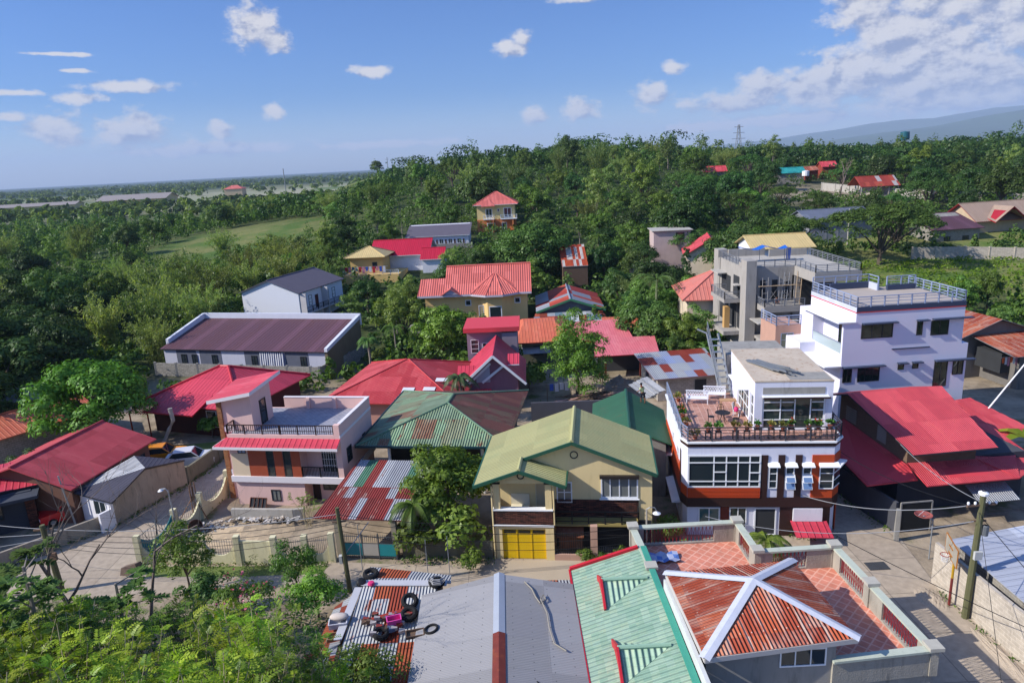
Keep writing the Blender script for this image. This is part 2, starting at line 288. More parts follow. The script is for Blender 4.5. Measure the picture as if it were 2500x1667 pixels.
class Bld:
    """a building in its own frame: u along the front, v into depth, z up; parts gather polygons by name"""
    def __init__(s, name, label, cat, X, Y, A, z=0, group=None):
        s.o = empty(name, label, cat, (X, Y, z), A, group); s.p = {}
    def part(s, name, m_):
        k = (name, m_ if isinstance(m_, tuple) else (m_,))
        if k not in s.p: s.p[k] = MB()
        return s.p[k]
    def done(s):
        for (name, ms), mb in s.p.items():
            if mb.f:
                for q in (mb.split() if name in SPLIT else [mb]): q.build(name, list(ms), s.o)
        return s.o
    def win(s, face, a, d, z, w, h, cols=2, rows=1, fr=None, gl=None, t=.06, name='window', split=None, bars=None):
        """frame + pane on a face: a = position along the face, d = the face's plane"""
        fr = fr or MATS['frame_white']; gl = gl or glass(); (ax, ay), (nx, ny) = FACE[face]
        def P_(i, o_, k):
            return (ax*i + abs(nx)*d + nx*o_, ay*i + abs(ny)*d + ny*o_, k)
        f_ = MB()
        def rect(i0, i1, k0, k1, o0=-.02, o1=.05):
            f_.loft([P_(i0, o0, k0), P_(i1, o0, k0), P_(i1, o0, k1), P_(i0, o0, k1)], [P_(i0, o1, k0), P_(i1, o1, k0), P_(i1, o1, k1), P_(i0, o1, k1)])
        rect(a, a+w, z, z+t); rect(a, a+w, z+h-t, z+h); rect(a, a+t, z+t, z+h-t); rect(a+w-t, a+w, z+t, z+h-t)
        xs = split or [i/cols for i in range(1, cols)]
        for x in xs: rect(a+w*x-t*.4, a+w*x+t*.4, z+t, z+h-t, -.018, .045)
        for j in range(1, rows): rect(a+t, a+w-t, z+h*j/rows-t*.35, z+h*j/rows+t*.35, -.016, .04)
        fo = f_.build(name, fr, s.o)
        g_ = MB(); g_.loft([P_(a+.01, -.03, z+.01), P_(a+w-.01, -.03, z+.01), P_(a+w-.01, -.03, z+h-.01), P_(a+.01, -.03, z+h-.01)], [P_(a+.01, .012, z+.01), P_(a+w-.01, .012, z+.01), P_(a+w-.01, .012, z+h-.01), P_(a+.01, .012, z+h-.01)])
        g_.build('pane', gl, fo)
        if bars:
            bm_ = MB()
            for i in range(1, bars): bm_.bar(P_(a+w*i/bars, .08, z+.03), P_(a+w*i/bars, .08, z+h-.03), .025)
            for k in (.25, .5, .75): bm_.bar(P_(a+.02, .08, z+h*k), P_(a+w-.02, .08, z+h*k), .025)
            bm_.build('grille', MATS['frame_white'], fo)
        return fo
    def rail(s, pts, z, h, m_, post=1.4, n=3, vert=0, name='railing', r=.025, rp=.04):
        mb = MB()
        for (x0, y0), (x1, y1) in zip(pts, pts[1:]):
            L = math.hypot(x1-x0, y1-y0); k = max(1, round(L/post))
            for i in range(k+1):
                x, y = x0+(x1-x0)*i/k, y0+(y1-y0)*i/k; mb.bar((x, y, z), (x, y, z+h), rp*2)
            mb.bar((x0, y0, z+h), (x1, y1, z+h), rp*2, rp*1.4)
            for j in range(n): zz = z+h*(j+.5)/(n+.3); mb.bar((x0, y0, zz), (x1, y1, zz), r*1.6)
            if vert:
                kk = round(L/vert)
                for i in range(kk): x, y = x0+(x1-x0)*(i+.5)/kk, y0+(y1-y0)*(i+.5)/kk; mb.bar((x, y, z+.08), (x, y, z+h), r*1.3)
        return mb.build(name, m_, s.o)
def hip(mb, u0, u1, v0, v1, he, hr, th=.1, mi=0, ms=None, axis=None):
    """hip roof; the ridge runs along the longer side"""
    w, d = u1-u0, v1-v0; axis = axis or ('u' if w >= d else 'v'); k = min(w, d)/2
    if axis == 'u': r_ = [(u0+k, (v0+v1)/2, hr), (u1-k, (v0+v1)/2, hr)]
    else: r_ = [((u0+u1)/2, v0+k, hr), ((u0+u1)/2, v1-k, hr)]
    c = [(u0, v0, he), (u1, v0, he), (u1, v1, he), (u0, v1, he)]
    if abs(w-d) < .02:
        for i in range(4): j = (i+1) % 4; mb.panel([c[i], c[j], r_[0]], Vector(c[j])-Vector(c[i]), th, mi, ms)
    elif axis == 'u':
        mb.panel([c[0], c[1], r_[1], r_[0]], (1, 0, 0), th, mi, ms); mb.panel([c[2], c[3], r_[0], r_[1]], (1, 0, 0), th, mi, ms)
        mb.panel([c[1], c[2], r_[1]], (0, 1, 0), th, mi, ms); mb.panel([c[3], c[0], r_[0]], (0, 1, 0), th, mi, ms)
    else:
        mb.panel([c[3], c[0], r_[0], r_[1]], (0, 1, 0), th, mi, ms); mb.panel([c[1], c[2], r_[1], r_[0]], (0, 1, 0), th, mi, ms)
        mb.panel([c[0], c[1], r_[0]], (1, 0, 0), th, mi, ms); mb.panel([c[2], c[3], r_[1]], (1, 0, 0), th, mi, ms)
    return c, r_
def caps(mb, c, r_, rad=.09):
    ends = [(c[0], r_[0]), (c[1], r_[1] if len(r_) > 1 else r_[0]), (c[2], r_[1] if len(r_) > 1 else r_[0]), (c[3], r_[0])]
    if len(r_) > 1 and abs(r_[0][1]-r_[1][1]) > .01: ends = [(c[0], r_[0]), (c[1], r_[0]), (c[2], r_[1]), (c[3], r_[1])]
    for a, b in ends: mb.tube([(a[0], a[1], a[2]+.02), (b[0], b[1], b[2]+.02)], rad)
    if len(r_) > 1 and r_[0] != r_[1]: mb.tube([r_[0], r_[1]], rad)
def sm(a, b, x):
    t = min(1, max(0, (x-a)/(b-a))); return t*t*(3-2*t)
def gz(x, y):
    """ground height: flat village, a slope rising behind it, a wooded ridge beyond, the plain on the left"""
    z = 7.5*sm(85, 200, y)*sm(-75, -20, x)*(1-sm(700, 1100, y))
    z += (11.5-6*sm(50, 190, x)+2*math.exp(-((x-40)/60)**2))*sm(170, 350, y)*sm(-110, 10, x)*(1-sm(430, 800, y))
    z += 7*math.exp(-((x+78)/60)**2-((y-270)/80)**2) + 19*math.exp(-((x+83)/42)**2-((y-480)/90)**2)
    z += 10*sm(37, 20, y)*max(sm(-8, -15, x), sm(26, 19, y)*sm(-5.6, -8.2, x))*.82
    return z
# ---------------------------------------------------------------- materials shared by the buildings
WHT = mat('frame_white', (.74, .75, .76), .5, .05); DRK = mat('frame_dark', (.025, .025, .03), .5, .1)
CONC = mat('bare_concrete', '8d8a84', .92, .25, 1.5, ('4c4a46', .55), bump=.5); CONCL = mat('pale_concrete', 'a8a39a', .92, .2, 1.2, ('6b665e', .5), bump=.4)
CREAM = mat('cream_plaster', 'dcc692', .85, .06, .8, ('a08c62', .25)); PINK = mat('pink_plaster', 'd9b5ac', .85, .05, .8, ('a88a84', .2))
WHITEP = mat('white_plaster', 'd6d6dc', .8, .06, .8, ('8c8c94', .3)); LAV = mat('cool_white_plaster', 'd2d2de', .75, .05, .7, ('9492a4', .35))
BROWN = mat('brown_cladding', '35211f', .5, .15, 2); ORNG = mat('orange_cladding', 'b0441e', .55, .1, 2); RUSTP = mat('terracotta_panel', '98472f', .6, .1, 3)
BLACK = mat('black_metal', (.02, .02, .022), .45, .1, metal=.3); STEEL = mat('grey_blue_steel', '7c8698', .5, .08, 3); GALV = mat('galvanised_steel', '9aa0a6', .45, .15, 2, metal=.5)
WOOD = mat('weathered_wood', '6b5545', .9, .35, 3, wood=True); DKVOID = mat('dark_interior', (.03, .032, .035), .9, .3, 1)  # DKVOID: near-black colour, also paints the shade inside openings
REDM = mat('red_painted_metal', 'b3202e', .5, .12, 2); SLAB = mat('stained_roof_slab', 'b5a795', .92, .22, .6, ('8b5a3a', .85), bump=.3)
BLOCK = brick('hollow_block_wall', '8f8b84', '7d7972', 'a19c94', .4, .2, .02, bump=.5)
STONE = brick('brown_ledge_stone', '7a4a3c', '33221f', '1e1716', .32, .075, .012, bump=.8); TANSTONE = brick('tan_ledge_stone', 'b07c54', '8c5a3a', '6a4a34', .3, .08, .012, bump=.8)
DECK = brick('grey_blue_deck_tile', '8f8f98', '7f818e', 'a5a4a8', .42, .42, .02, .6, .1, 'diag'); TERRA = brick('terracotta_floor_tile', 'cc846e', 'c47a64', 'd6a08c', .62, .62, .06, .6, .1, 'diag')
PINKTILE = brick('pink_terrace_tile', 'b58878', 'a57868', 'c4a294', .4, .4, .02, .6, .1, 'floor')
R_RED = roofmat('red_ribbed_roof', ['be3a4c'], 'rib', .42, .1, mott=.1, rough=.5); R_RED2 = roofmat('red_corrugated_roof', ['b83a3e', 'ae3438', 'be4448'], 'corr', .13, .02, mott=.22, fade=('c87068', .3), rough=.55)
R_DRED = roofmat('dull_red_roof', ['a83a42', 'ae4048'], 'corr', .13, .012, mott=.2, rough=.75, fade=('ba5c5e', .4), rust=.08, rustcol='6e2a32', rust2='863c44')
R_BRED = roofmat('bright_red_roof', ['d04650', 'c63e48', 'd44e56'], 'corr', .14, .03, mott=.25, rust=.12, rustcol='a83630', rust2='b8503c', fade=('d8685c', .3))
R_GRN = roofmat('olive_tile_roof', ['aaa672'], 'tile', .24, .07, mott=.16, fade=('7a8c64', .4), sheet=1.1); R_GRNV = roofmat('faded_green_tile_roof', ['8fb098', '9cb8a0', '94b09a', '88a68e'], 'tile', .27, .08, mott=.3, fade=('b0ba98', .65), sheet=.3, rowlen=.36, rough=.6)
R_PURP = roofmat('maroon_long_roof', ['5a3a40', '563840', '60404a'], 'rib', .5, .03, sheet=1.0, rowlen=30, mott=.14); R_DGREY = roofmat('charcoal_ribbed_roof', ['43404a'], 'rib', .3, .04, mott=.1)
R_TILE = roofmat('salmon_tile_roof', ['c8665c', 'cc6c62'], 'tile', .34, .07, mott=.08, sheet=1); R_ORNG = roofmat('orange_roof', ['c86848', 'c06044'], 'rib', .4, .03, mott=.12, fade=('d08a6c', .4))
R_PINK = roofmat('faded_pink_roof', ['d26e76', 'cc6870'], 'rib', .3, .03, mott=.1, fade=('d89490', .4)); R_GALV = roofmat('galvanised_corrugated_roof', ['9c9ea2', '96989c', 'a2a4a8'], 'corr', .15, .035, mott=.12, rough=.5, metal=.35)
R_NEWG = roofmat('grey_corrugated_roof', ['8d8b8b', '888687', '929090'], 'corr', .105, .007, mott=.1, rough=.75, sheet=2.1, rowlen=5, rivets='4a4a4c')
R_RUST = roofmat('rust_and_zinc_roof', ['9a9da2', '8a3a26', 'a8aaac', '94482c', '9c9ea0'], 'corr', .17, .045, rust=.22, mott=.25, weights=[.26, .26, .16, .2, .12], sheet=.9, rowlen=3.2, rough=.7)
R_RUST2 = roofmat('deep_rust_roof', ['a8482c', '9a4028', 'b45634'], 'corr', .17, .05, rust=.3, rustcol='8a3020', rust2='c4764c', mott=.4, fade=('c0a896', .6), rivets='c8a898', rough=.7, laps='c4ac9c')
R_MIX = roofmat('rusted_green_roof', ['72866a', '7c8062', '7a5a44', '76906e'], 'corr', .2, .05, rust=.28, rustcol='5c2a20', rust2='7c4a34', mott=.35, fade=('8fa890', .45), weights=[.4, .3, .1, .2])
R_MIXR = roofmat('brown_rust_roof', ['6a3c32', '744638', '5f4a36', '645440'], 'corr', .2, .04, rust=.45, rustcol='5a2a20', rust2='86584a', mott=.4)
R_CARP = roofmat('patched_corrugated_roof', ['8a3430', '9a9ca4', '74302b', '7c342e'], 'corr', .17, .05, rust=.3, rustcol='6a2a24', rust2='b09a90', mott=.35, sheet=.6, rowlen=9, weights=[.36, .24, .2, .2]); R_CARP2 = roofmat('zinc_and_green_roof', ['9a9ca4', '4f7a62', '8a3a34', 'a4a6ac'], 'corr', .17, .05, rust=.15, rustcol='6a2a24', rust2='b09a90', mott=.3, sheet=.7, rowlen=9, weights=[.4, .25, .2, .15])
R_DGRN = roofmat('dark_green_roof', ['2f6044', '2a5a40'], 'corr', .14, .02, mott=.2, rust=.25, rustcol='4a3f2c', rust2='5a5236'); R_TAN = roofmat('cream_roof', ['c9b27a', 'c2aa74'], 'rib', .4, .03, mott=.08)
R_BLUEG = roofmat('blue_grey_roof', ['6c7282', '747a88', '646a7a'], 'corr', .16, .03, mott=.2); R_TEAL = roofmat('teal_roof', ['1f8a8a', '2a9490'], 'corr', .16, .03, mott=.15)

# ---------------------------------------------------------------- cream house with the olive gable roof
b = Bld('gable_house', 'cream two storey house with olive tiled gable roof and yellow garage door', 'house', -1.69, 39.71, -7.33)
he, ha, um, ul, ur = 5.32, 7.49, 4.94, -1.1, 10.17
sL, sR = (ha-he)/(um-ul), (ha-he)/(ur-um)
w = b.part('wall', CREAM); v0, v1, lo = 1.69, 7.1, .12
fr = [(0, 0), (9.9, 0), (9.9, he+sR*(ur-9.9)-lo), (um, ha-lo), (0, he+sL*1.1-lo)]
w.loft([(u, v0, z) for u, z in fr], [(u, v1, z) for u, z in fr])
w.box(0, .44, 0, .5, 0, 2.42); w.box(3.2, 3.72, -.08, .5, 0, 2.4); w.box(.44, 3.2, .02, .48, 2.1, 2.42)
w.box(0, 3.66, .06, 1.69, 2.42, 2.6); w.box(0, .4, .02, .42, 2.6, 5.2); w.box(3.25, 3.65, .02, .42, 2.6, 5.2)
w.box(0, .14, .42, 1.69, 2.6, 3.45)
w.loft([(0, .1, 5.2), (3.65, .1, 5.2), (3.65, .1, 5.52), (1.74, .1, 6.22), (0, .1, 5.62)], [(0, .34, 5.2), (3.65, .34, 5.2), (3.65, .34, 5.52), (1.74, .34, 6.22), (0, .34, 5.62)])
st = b.part('stone_cladding', STONE); st.box(-.02, 3.68, -.06, .06, 2.46, 3.42); st.box(3.75, 9.05, v0-.05, v0, 2.1, 3.34); st.box(3.66, 3.72, .06, 1.64, 2.46, 3.42)
tr = b.part('trim', WHT); tr.box(-.06, 3.72, -.1, .34, 3.42, 3.5); tr.box(-.05, 3.75, -.14, 0, 2.36, 2.45); tr.box(6.6, 9.1, v0-.14, v0-.01, 3.37, 3.44)
dk = b.part('dark_trim', mat('dark_brown_trim', '2a2422', .6)); dk.box(6.62, 9.08, v0-.28, v0-.01, 4.88, 5.06); dk.box(.0, .46, -.03, .5, 5.2, 5.28); dk.box(3.2, 3.7, -.03, .5, 5.2, 5.28)
for cx_, cz, rr in ((um+.1, 6.42, .23), (1.78, 5.72, .2)):
    vv = v0-.02 if cx_ > 3 else .08; ring = b.part('round_vent', DRK)
    ring.tube([(cx_+rr*math.cos(k*math.pi/9), vv, cz+rr*math.sin(k*math.pi/9)) for k in range(19)], .035, 5)
rf = b.part('roof', (R_GRN, mat('dark_green_fascia', '27523f', .5)))
zz = lambda u: he+sL*(u-ul)
rf.panel([(ul, -.49, he), (1.74, -.49, zz(1.74)), (1.74, 7.5, zz(1.74)), (ul, 7.5, he)], (0, 1, 0), .1, 0, 1)
rf.panel([(1.74, 1.2, zz(1.74)), (um, 1.2, ha), (um, 7.5, ha), (1.74, 7.5, zz(1.74))], (0, 1, 0), .1, 0, 1)
rf.panel([(um, 1.2, ha), (ur, 1.2, he), (ur, 7.5, he), (um, 7.5, ha)], (0, 1, 0), .1, 0, 1)
rf.panel([(1.74, -.49, zz(1.74)), (4.57, -.49, he), (4.57, 1.68, he), (1.74, 1.68, zz(1.74))], (0, 1, 0), .1, 0, 1)
fa = b.part('fascia', MATS['dark_green_fascia'])
for p, q in (((ul, -.5, he-.09), (1.74, -.5, zz(1.74)-.09)), ((1.74, -.5, zz(1.74)-.09), (4.57, -.5, he-.09)), ((1.74, 1.19, zz(1.74)-.09), (um, 1.19, ha-.09)), ((um, 1.19, ha-.09), (ur, 1.19, he-.09)), ((ul-.03, -.5, he-.08), (ul-.03, 7.5, he-.08)), ((ur+.03, 1.2, he-.08), (ur+.03, 7.5, he-.08)), ((4.6, -.5, he-.08), (4.6, 1.68, he-.08))): fa.bar(p, q, .1, .2)
rc = b.part('ridge_cap', R_GRN); rc.tube([(um, 1.2, ha+.01), (um, 7.5, ha+.01)], .13, 7); rc.tube([(1.74, -.49, zz(1.74)), (1.74, 1.3, zz(1.74)+.02)], .12, 7)
b.win('f', 6.69, v0, 3.46, 2.34, 1.4, 2, 1, WHT, glass('bright_glass', (.16, .17, .16), .03), .09, split=[.25, .5, .75])
b.win('f', 3.86, v0, 3.12, 1.0, 1.45, 2, 2, WHT, glass('bright_glass'), .08)
b.win('f', 2.5, 1.69, 2.7, .75, 2.0, 1, 1, mat('frame_cream', 'c9bfa0', .6), mat('cream_door_leaf', 'b8a888', .5), .06, 'door')
gd = b.part('garage_door', mat('yellow_painted_steel', 'd6b012', .5, .06, 2, ('a08a20', .3))); gd.box(.44, 3.2, .1, .16, 0, 2.1)
for i in range(4): gd.box(.44+i*.92-.02*(i > 0), .48+i*.92-.02*(i > 0)-.04*(i == 3)+.01, .07, .1, 0, 2.1)
for z in (.5, 1., 1.5): gd.box(.46, 3.18, .085, .1, z, z+.025)
gg = b.part('door_grille', DRK)
for i in range(3):
    for z in (1.8, 1.92): gg.box(.54+i*.92, 1.3+i*.92, .075, .1, z, z+.085)
gt = b.part('gate', BLACK)
for i in range(34):
    u = 3.82+i*.138
    if 5.96 < u < 6.44: continue
    gt.bar((u, .05, .42), (u, .05, 1.95+.12*math.sin(u*2.2)), .03)
for z in (.6, 1.75): gt.bar((3.75, .05, z), (5.98, .05, z), .04); gt.bar((6.42, .05, z), (8.5, .05, z), .04)
pw = b.part('low_wall', mat('pinkish_plaster', 'b59280', .9, .15, dirt=('6a5a50', .5))); pw.box(3.72, 5.98, -.08, .16, 0, .42); pw.box(6.42, 8.6, -.08, .16, 0, .42); pw.box(5.98, 6.42, -.14, .24, 0, 2.42); pw.box(8.55, 8.9, -.1, .22, 0, 2.5)
bl_ = b.part('balcony', mat('ochre_edge', '9a8a52', .8)); bl_.box(3.75, 9.05, .75, v0-.06, 1.94, 2.08)
b.rail([(3.8, .8), (9.0, .8), (9.0, 1.6)], 2.08, .85, BLACK, 1.1, 2)
vd = b.part('carport_shade_panel', DKVOID); vd.box(3.75, 9.85, v0-.04, v0-.01, 0, 1.93)  # flat dark sheet paints the carport's inner shade onto the house wall
lt = b.part('board_screen', mat('brown_painted_boards', '7a4a34', .8, .3, 2, ('b09a80', .4))); lt.loft([(3.8, .35, 1.35), (5.55, .35, 1.35), (5.55, .35, 1.4), (3.8, .35, 1.4)], [(3.8, 1.5, 1.85), (5.55, 1.5, 1.85), (5.55, 1.5, 1.9), (3.8, 1.5, 1.9)]); lt.box(4.0, 5.5, .5, .55, .5, 1.35)
sp = b.part('downspout', CREAM); sp.tube([(-.08, -.06, 5.1), (-.08, -.06, 0)], .05, 6); sp.tube([(3.78, -.02, 5.2), (3.78, -.02, 2.4)], .05, 6)
tb = b.part('bench', mat('cream_lattice', 'd8cfb4', .7)); tb.box(.9, 2.1, 1.25, 1.6, 2.95, 3.0); tb.box(.9, 2.1, 1.6, 1.65, 3.0, 3.75)
for u in (.95, 2.05): tb.box(u-.03, u+.03, 1.28, 1.6, 2.6, 2.95)
b.done()
lp = empty('street_lamp', 'white shaded lamp on a bent arm beside the cream gable house', 'lamp', (7.75, 38.9, 0), 0)
q = MB(); q.tube([(0, 0, 0), (0, 0, 3.4)], .05); q.build('post', CONCL, lp)
q = MB(); q.tube([(0, 0, 3.35), (.2, 0, 3.5), (.5, 0, 3.45), (.62, 0, 3.2)], .025); q.build('arm', GALV, lp)
q = MB(); q.lathe([(.05, .14), (.09, .1), (.26, 0), (.24, -.01), (.05, .08)], 12, (.62, 0, 3.06)); q.build('lamp_shade', WHT, lp)

# ---------------------------------------------------------------- pink house with roof deck
b = Bld('deck_house', 'pale pink two storey house with a railed roof deck and stair tower', 'house', -21.79, 49.27, -9.68)
Wd, D, hb, hd, hp = 8.96, 6.35, 2.42, 5.63, 6.55
w = b.part('wall', PINK)
w.box(.08, 5.65, .08, D, -.4, 1.95); w.box(8.4, Wd-.08, .08, D, -.4, 1.95); w.box(5.65, 8.4, 1.2, D, -.4, 1.95)
w.box(0, 5.65, 0, D, hb, hd); w.box(8.5, Wd, 0, D, hb, hd); w.box(5.65, 8.5, 1.0, D, hb, hd); w.box(5.65, 8.5, 0, 1.0, 4.62, hd)
w.box(-1.1, 0, 1.12, D, -.2, hd); w.box(-1.1, 1.6, 1.12, 4.2, hd, 8.0); w.loft([(-1.1, 1.12, 8), (1.6, 1.12, 8), (1.6, 4.2, 8), (-1.1, 4.2, 8)], [(-1.1, 1.12, 8.0), (1.6, 1.12, 8.48), (1.6, 4.2, 8.75), (-1.1, 4.2, 8.3)])
w.box(Wd-.2, Wd, .35, D, hd, hp); w.box(1.6, Wd-.2, D-.2, D, hd, hp); w.box(Wd-.45, Wd, 0, .35, hd, hp+.02); w.box(-.02, Wd-.45, 0, .16, hd, hd+.14); w.box(-1.1, -.96, 1.12, D, hd, hd+.3)
for u in (3.6, 5.9): w.box(u, u+.3, D-.36, D-.2, hd, hp-.02)
tr = b.part('trim', mat('white_trim', 'd8d2d4', .8, .04)); tr.box(-.12, Wd+.1, -.14, D+.02, 1.95, hb); tr.box(-1.16, .02, 1.02, 1.12, 5.55, 5.95); tr.box(-1.16, .02, 1.02, 1.12, hb-.4, hb); tr.box(Wd-.23, Wd+.04, .33, D+.03, hp, hp+.06); tr.box(1.6, Wd-.23, D-.23, D+.03, hp, hp+.06); tr.box(-.83, Wd+.05, -.82, -.74, 4.86, 5.06); tr.box(Wd-.02, Wd+.03, -.02, D, 5.55, 5.75); tr.box(-.86, -.8, -.74, .9, 4.86, 5.06)
bs = b.part('stone_strip', TANSTONE); bs.box(-1.2, -.82, 1.0, 1.4, -.2, 7.95)
rf = b.part('canopy', (R_RED, MATS['white_trim'])); rf.panel([(-.83, -.78, 5.06), (Wd+.05, -.78, 5.06), (Wd+.05, 0, 5.5), (0, 0, 5.5)], (1, 0, 0), .06, 0, 1); rf.panel([(-.83, 1.0, 5.06), (-.83, -.78, 5.06), (0, 0, 5.5), (0, 1.0, 5.5)], (0, 1, 0), .06, 0, 1)
zt = lambda u, v: 8.12+.19*(u+1.6)+.09*(v-.5)
pts = [(-1.6, .5), (2.0, .5), (2.4, 4.7), (-1.5, 4.7)]
tf = b.part('tower_roof', (roofmat('pink_red_ribbed_roof', ['c2404e'], 'rib', .45, .03, mott=.08, fade=('d08086', .4)), MATS['white_trim'])); tf.panel([(u, v, zt(u, v)+.1) for u, v in pts], (0, 1, 0), .28, 0, 1)
dfl = b.part('deck_floor', DECK); dfl.box(0, Wd-.2, .16, D-.2, hd, hd+.012)
pn = b.part('cladding_panel', RUSTP); pn.box(1.48, 2.92, -.05, 0, hb, 4.6); pn.box(3.56, 4.26, -.05, 0, hb, 4.6); pn.box(4.92, 5.63, -.05, 0, hb, 4.6); pn.box(.1, Wd-.5, -.04, 0, 4.6, 4.72)
pb = b.part('beige_panel', mat('beige_plaster', 'd0bca0', .8, .05)); pb.box(.1, 1.46, -.045, 0, hb, 4.25)
for a, ww in ((2.96, .56), (4.3, .58)): b.win('f', a, 0, hb+.02, ww, 2.18, 1, 3, DRK, glass(), .05)
b.win('f', .68, -.01, 4.27, .64, .28, 2, 1, DRK, glass('sky_glass', (.12, .2, .36), .08), .04); b.win('f', 2.87, .08, .35, .76, .92, 2, 1, DRK, glass('bright_glass'), .06)
b.win('f', 6.9, 1.0, hb+.04, 1.5, 2.05, 2, 1, BLACK, glass(), .07, 'door', bars=8); b.win('r', 2.3, 1.6, hd+.05, .95, 1.95, 1, 2, BLACK, glass(), .07, 'door')
b.win('r', .9, Wd, 3.2, .9, 1.2, 1, 2, DRK, glass(), .06); b.win('r', 4.1, Wd, 3.4, .6, .8, 1, 2, DRK, glass(), .06)
b.win('f', 6.6, 1.2, .8, 1.5, .55, 3, 1, DRK, glass(), .05); b.win('f', 5.75, 1.2, -.3, .6, 1.9, 1, 1, DRK, mat('brown_door_leaf', '3a2a26', .6), .05, 'door')
b.rail([(5.66, .04), (8.5, .04)], hb, .78, BLACK, 1.4, 0, .12); b.rail([(0, 1.1), (0, .09), (Wd-.45, .09)], hd+.14, .72, mat('brown_black_rail', '2c1e1c', .5), 1.42, 1, .17)
b.done()
t = empty('scrap_frame', 'rusty steel frame leaning on the pink house wall', 'scrap', (-20.6, 48.4, 0), -12)
q = MB()
for i in range(5): q.bar((i*.34, 0, .05), (i*.34, .35, .75), .05)
q.bar((0, 0, .05), (1.36, 0, .05), .06); q.bar((0, .35, .75), (1.36, .35, .75), .06); q.build('bars', mat('rusted_iron', '5a3a2e', .9, .3, 5), t); q = MB(); q.loft([(0, .06, .1), (1.36, .06, .1), (1.36, .08, .1), (0, .08, .1)], [(0, .37, .7), (1.36, .37, .7), (1.36, .39, .7), (0, .39, .7)]); q.build('mesh_panel', DKVOID, t)

# ---------------------------------------------------------------- orange and brown corner building
b = Bld('corner_building', 'three storey white, orange and brown building with planted roof terrace', 'building', 10.89, 41.34, -6.66)
Wd, h0, h1, h2, hd = 9.01, 2.1, 2.77, 5.79, 6.6; xR, vR, xL, vL, vB = Wd+.59, .78, -.29, .83, 9.4
def fp(o=0): return [(xL-o, vL-o*.4), (0-o*.3, -o), (Wd+o*.3, -o), (xR+o, vR-o*.4), (xR+o, vB), (xL-o, vB)]
w = b.part('wall', LAV); w.prism(fp(-.12), -.3, h0); w.prism(fp(), h1, hd-.06)
bd = b.part('brown_band', BROWN); bd.prism(fp(.06), h0, h1); bd.prism(fp(.05), hd-.32, hd-.1); bd.box(4.6, 5.0, -.07, 0, h1, 5.7); bd.box(5.63, 6.04, -.07, 0, h1, 5.71); bd.box(6.68, 7.09, -.07, 0, h1, 5.71); bd.box(5.9, 9.0, .06, .12, 0, h0); bd.box(-.33, -.29, .83, 1.2, h1, 5.7)
ed = b.part('terrace_edge', WHT); ed.prism(fp(.14), hd-.06, hd+.03)
og = b.part('orange_panel', ORNG); og.box(7.69, Wd, -.06, 0, h1, 5.71); og.prism([(Wd, -.06), (xR+.05, vR-.02), (xR+.05, vR+1.0), (xR, vR+1.0), (xR, vR), (Wd, 0)], h1, 5.71); og.box(xL-.05, xL, vL+.4, vB, h1, 4.6); og.prism([(xL-.03, vL), (-.03, 0.0), (0, .05), (xL+.02, vL)], h1, 3.48); og.box(xR, xR+.04, vR+.1, 6, 0, h0)
pk_ = b.part('plank_panel', mat('red_orange_planks', 'b0401f', .5, .12, 2))
for i in range(5): pk_.box(0, 4.56, -.1-.012*(i % 2), 0, h1+i*.142, h1+.135+i*.142)
gf = b.part('ground_panel', mat('brick_red_panel', '6a2a20', .7)); gf.box(2.15, 2.7, .06, .12, 0, h0)
f_ = lambda *a, **k: b.win(*a, **k)
f_('f', 0, -.05, 3.49, 4.56, 2.26, 1, 1, WHT, glass(), .1, split=[.36, .53, .69, .85])
wb = b.part('mullion', WHT)
for z, a, c in ((5.2, .05, 4.5), (3.9, .05, 4.5), (4.55, 1.68, 2.4), (4.5, 3.9, 4.5)): wb.box(a, c, -.13, -.09, z, z+.07)
for a in (5.07, 6.1, 7.14): f_('f', a, -.02, 3.4, .54, 1.55, 1, 3, WHT, glass(), .06)
for a in (6.1, 7.14):
    ow = MB(); ow.loft([(a-.02, -.1, 4.35), (a+.58, -.1, 4.35), (a+.58, -.06, 4.38), (a-.02, -.06, 4.38)], [(a-.02, -.38, 3.95), (a+.58, -.38, 3.95), (a+.58, -.34, 3.98), (a-.02, -.34, 3.98)]); ow.poly([(a+.03, -.115, 4.32), (a+.53, -.115, 4.32), (a+.53, -.375, 3.98), (a+.03, -.375, 3.98)], None, 1)
    ow.loft([(a-.02, -.1, 3.9), (a+.58, -.1, 3.9), (a+.58, -.06, 3.93), (a-.02, -.06, 3.93)], [(a-.02, -.32, 3.45), (a+.58, -.32, 3.45), (a+.58, -.28, 3.48), (a-.02, -.28, 3.48)]); ow.poly([(a+.03, -.115, 3.87), (a+.53, -.115, 3.87), (a+.53, -.325, 3.49), (a+.03, -.325, 3.49)], None, 1); ow.build('open_sash', [WHT, glass('sky_glass')], b.o)
f_('f', 8.15, -.07, 3.4, .88, 1.62, 1, 3, WHT, glass(), .06)
cw = b.part('corner_window', (WHT, glass())); cw.prism([(9.02, -.09), (xR+.06, vR-.06), (xR+.02, vR), (9.02, -.02)], 3.46, 5.0, 1)
for z in (3.4, 3.95, 4.45, 4.98): cw.prism([(9.02, -.12), (xR+.09, vR-.08), (xR+.02, vR), (9.02, -.02)], z, z+.06, 0)
aw = b.part('window_canopy', WHT)
for a, c in ((4.98, 5.68), (6.03, 6.76), (7.07, 7.8), (8.1, 9.3)): aw.loft([(a, -.42, 5.0), (c, -.42, 5.0), (c, 0, 5.0), (a, 0, 5.0)], [(a, -.42, 5.05), (c, -.42, 5.05), (c, 0, 5.22), (a, 0, 5.22)])
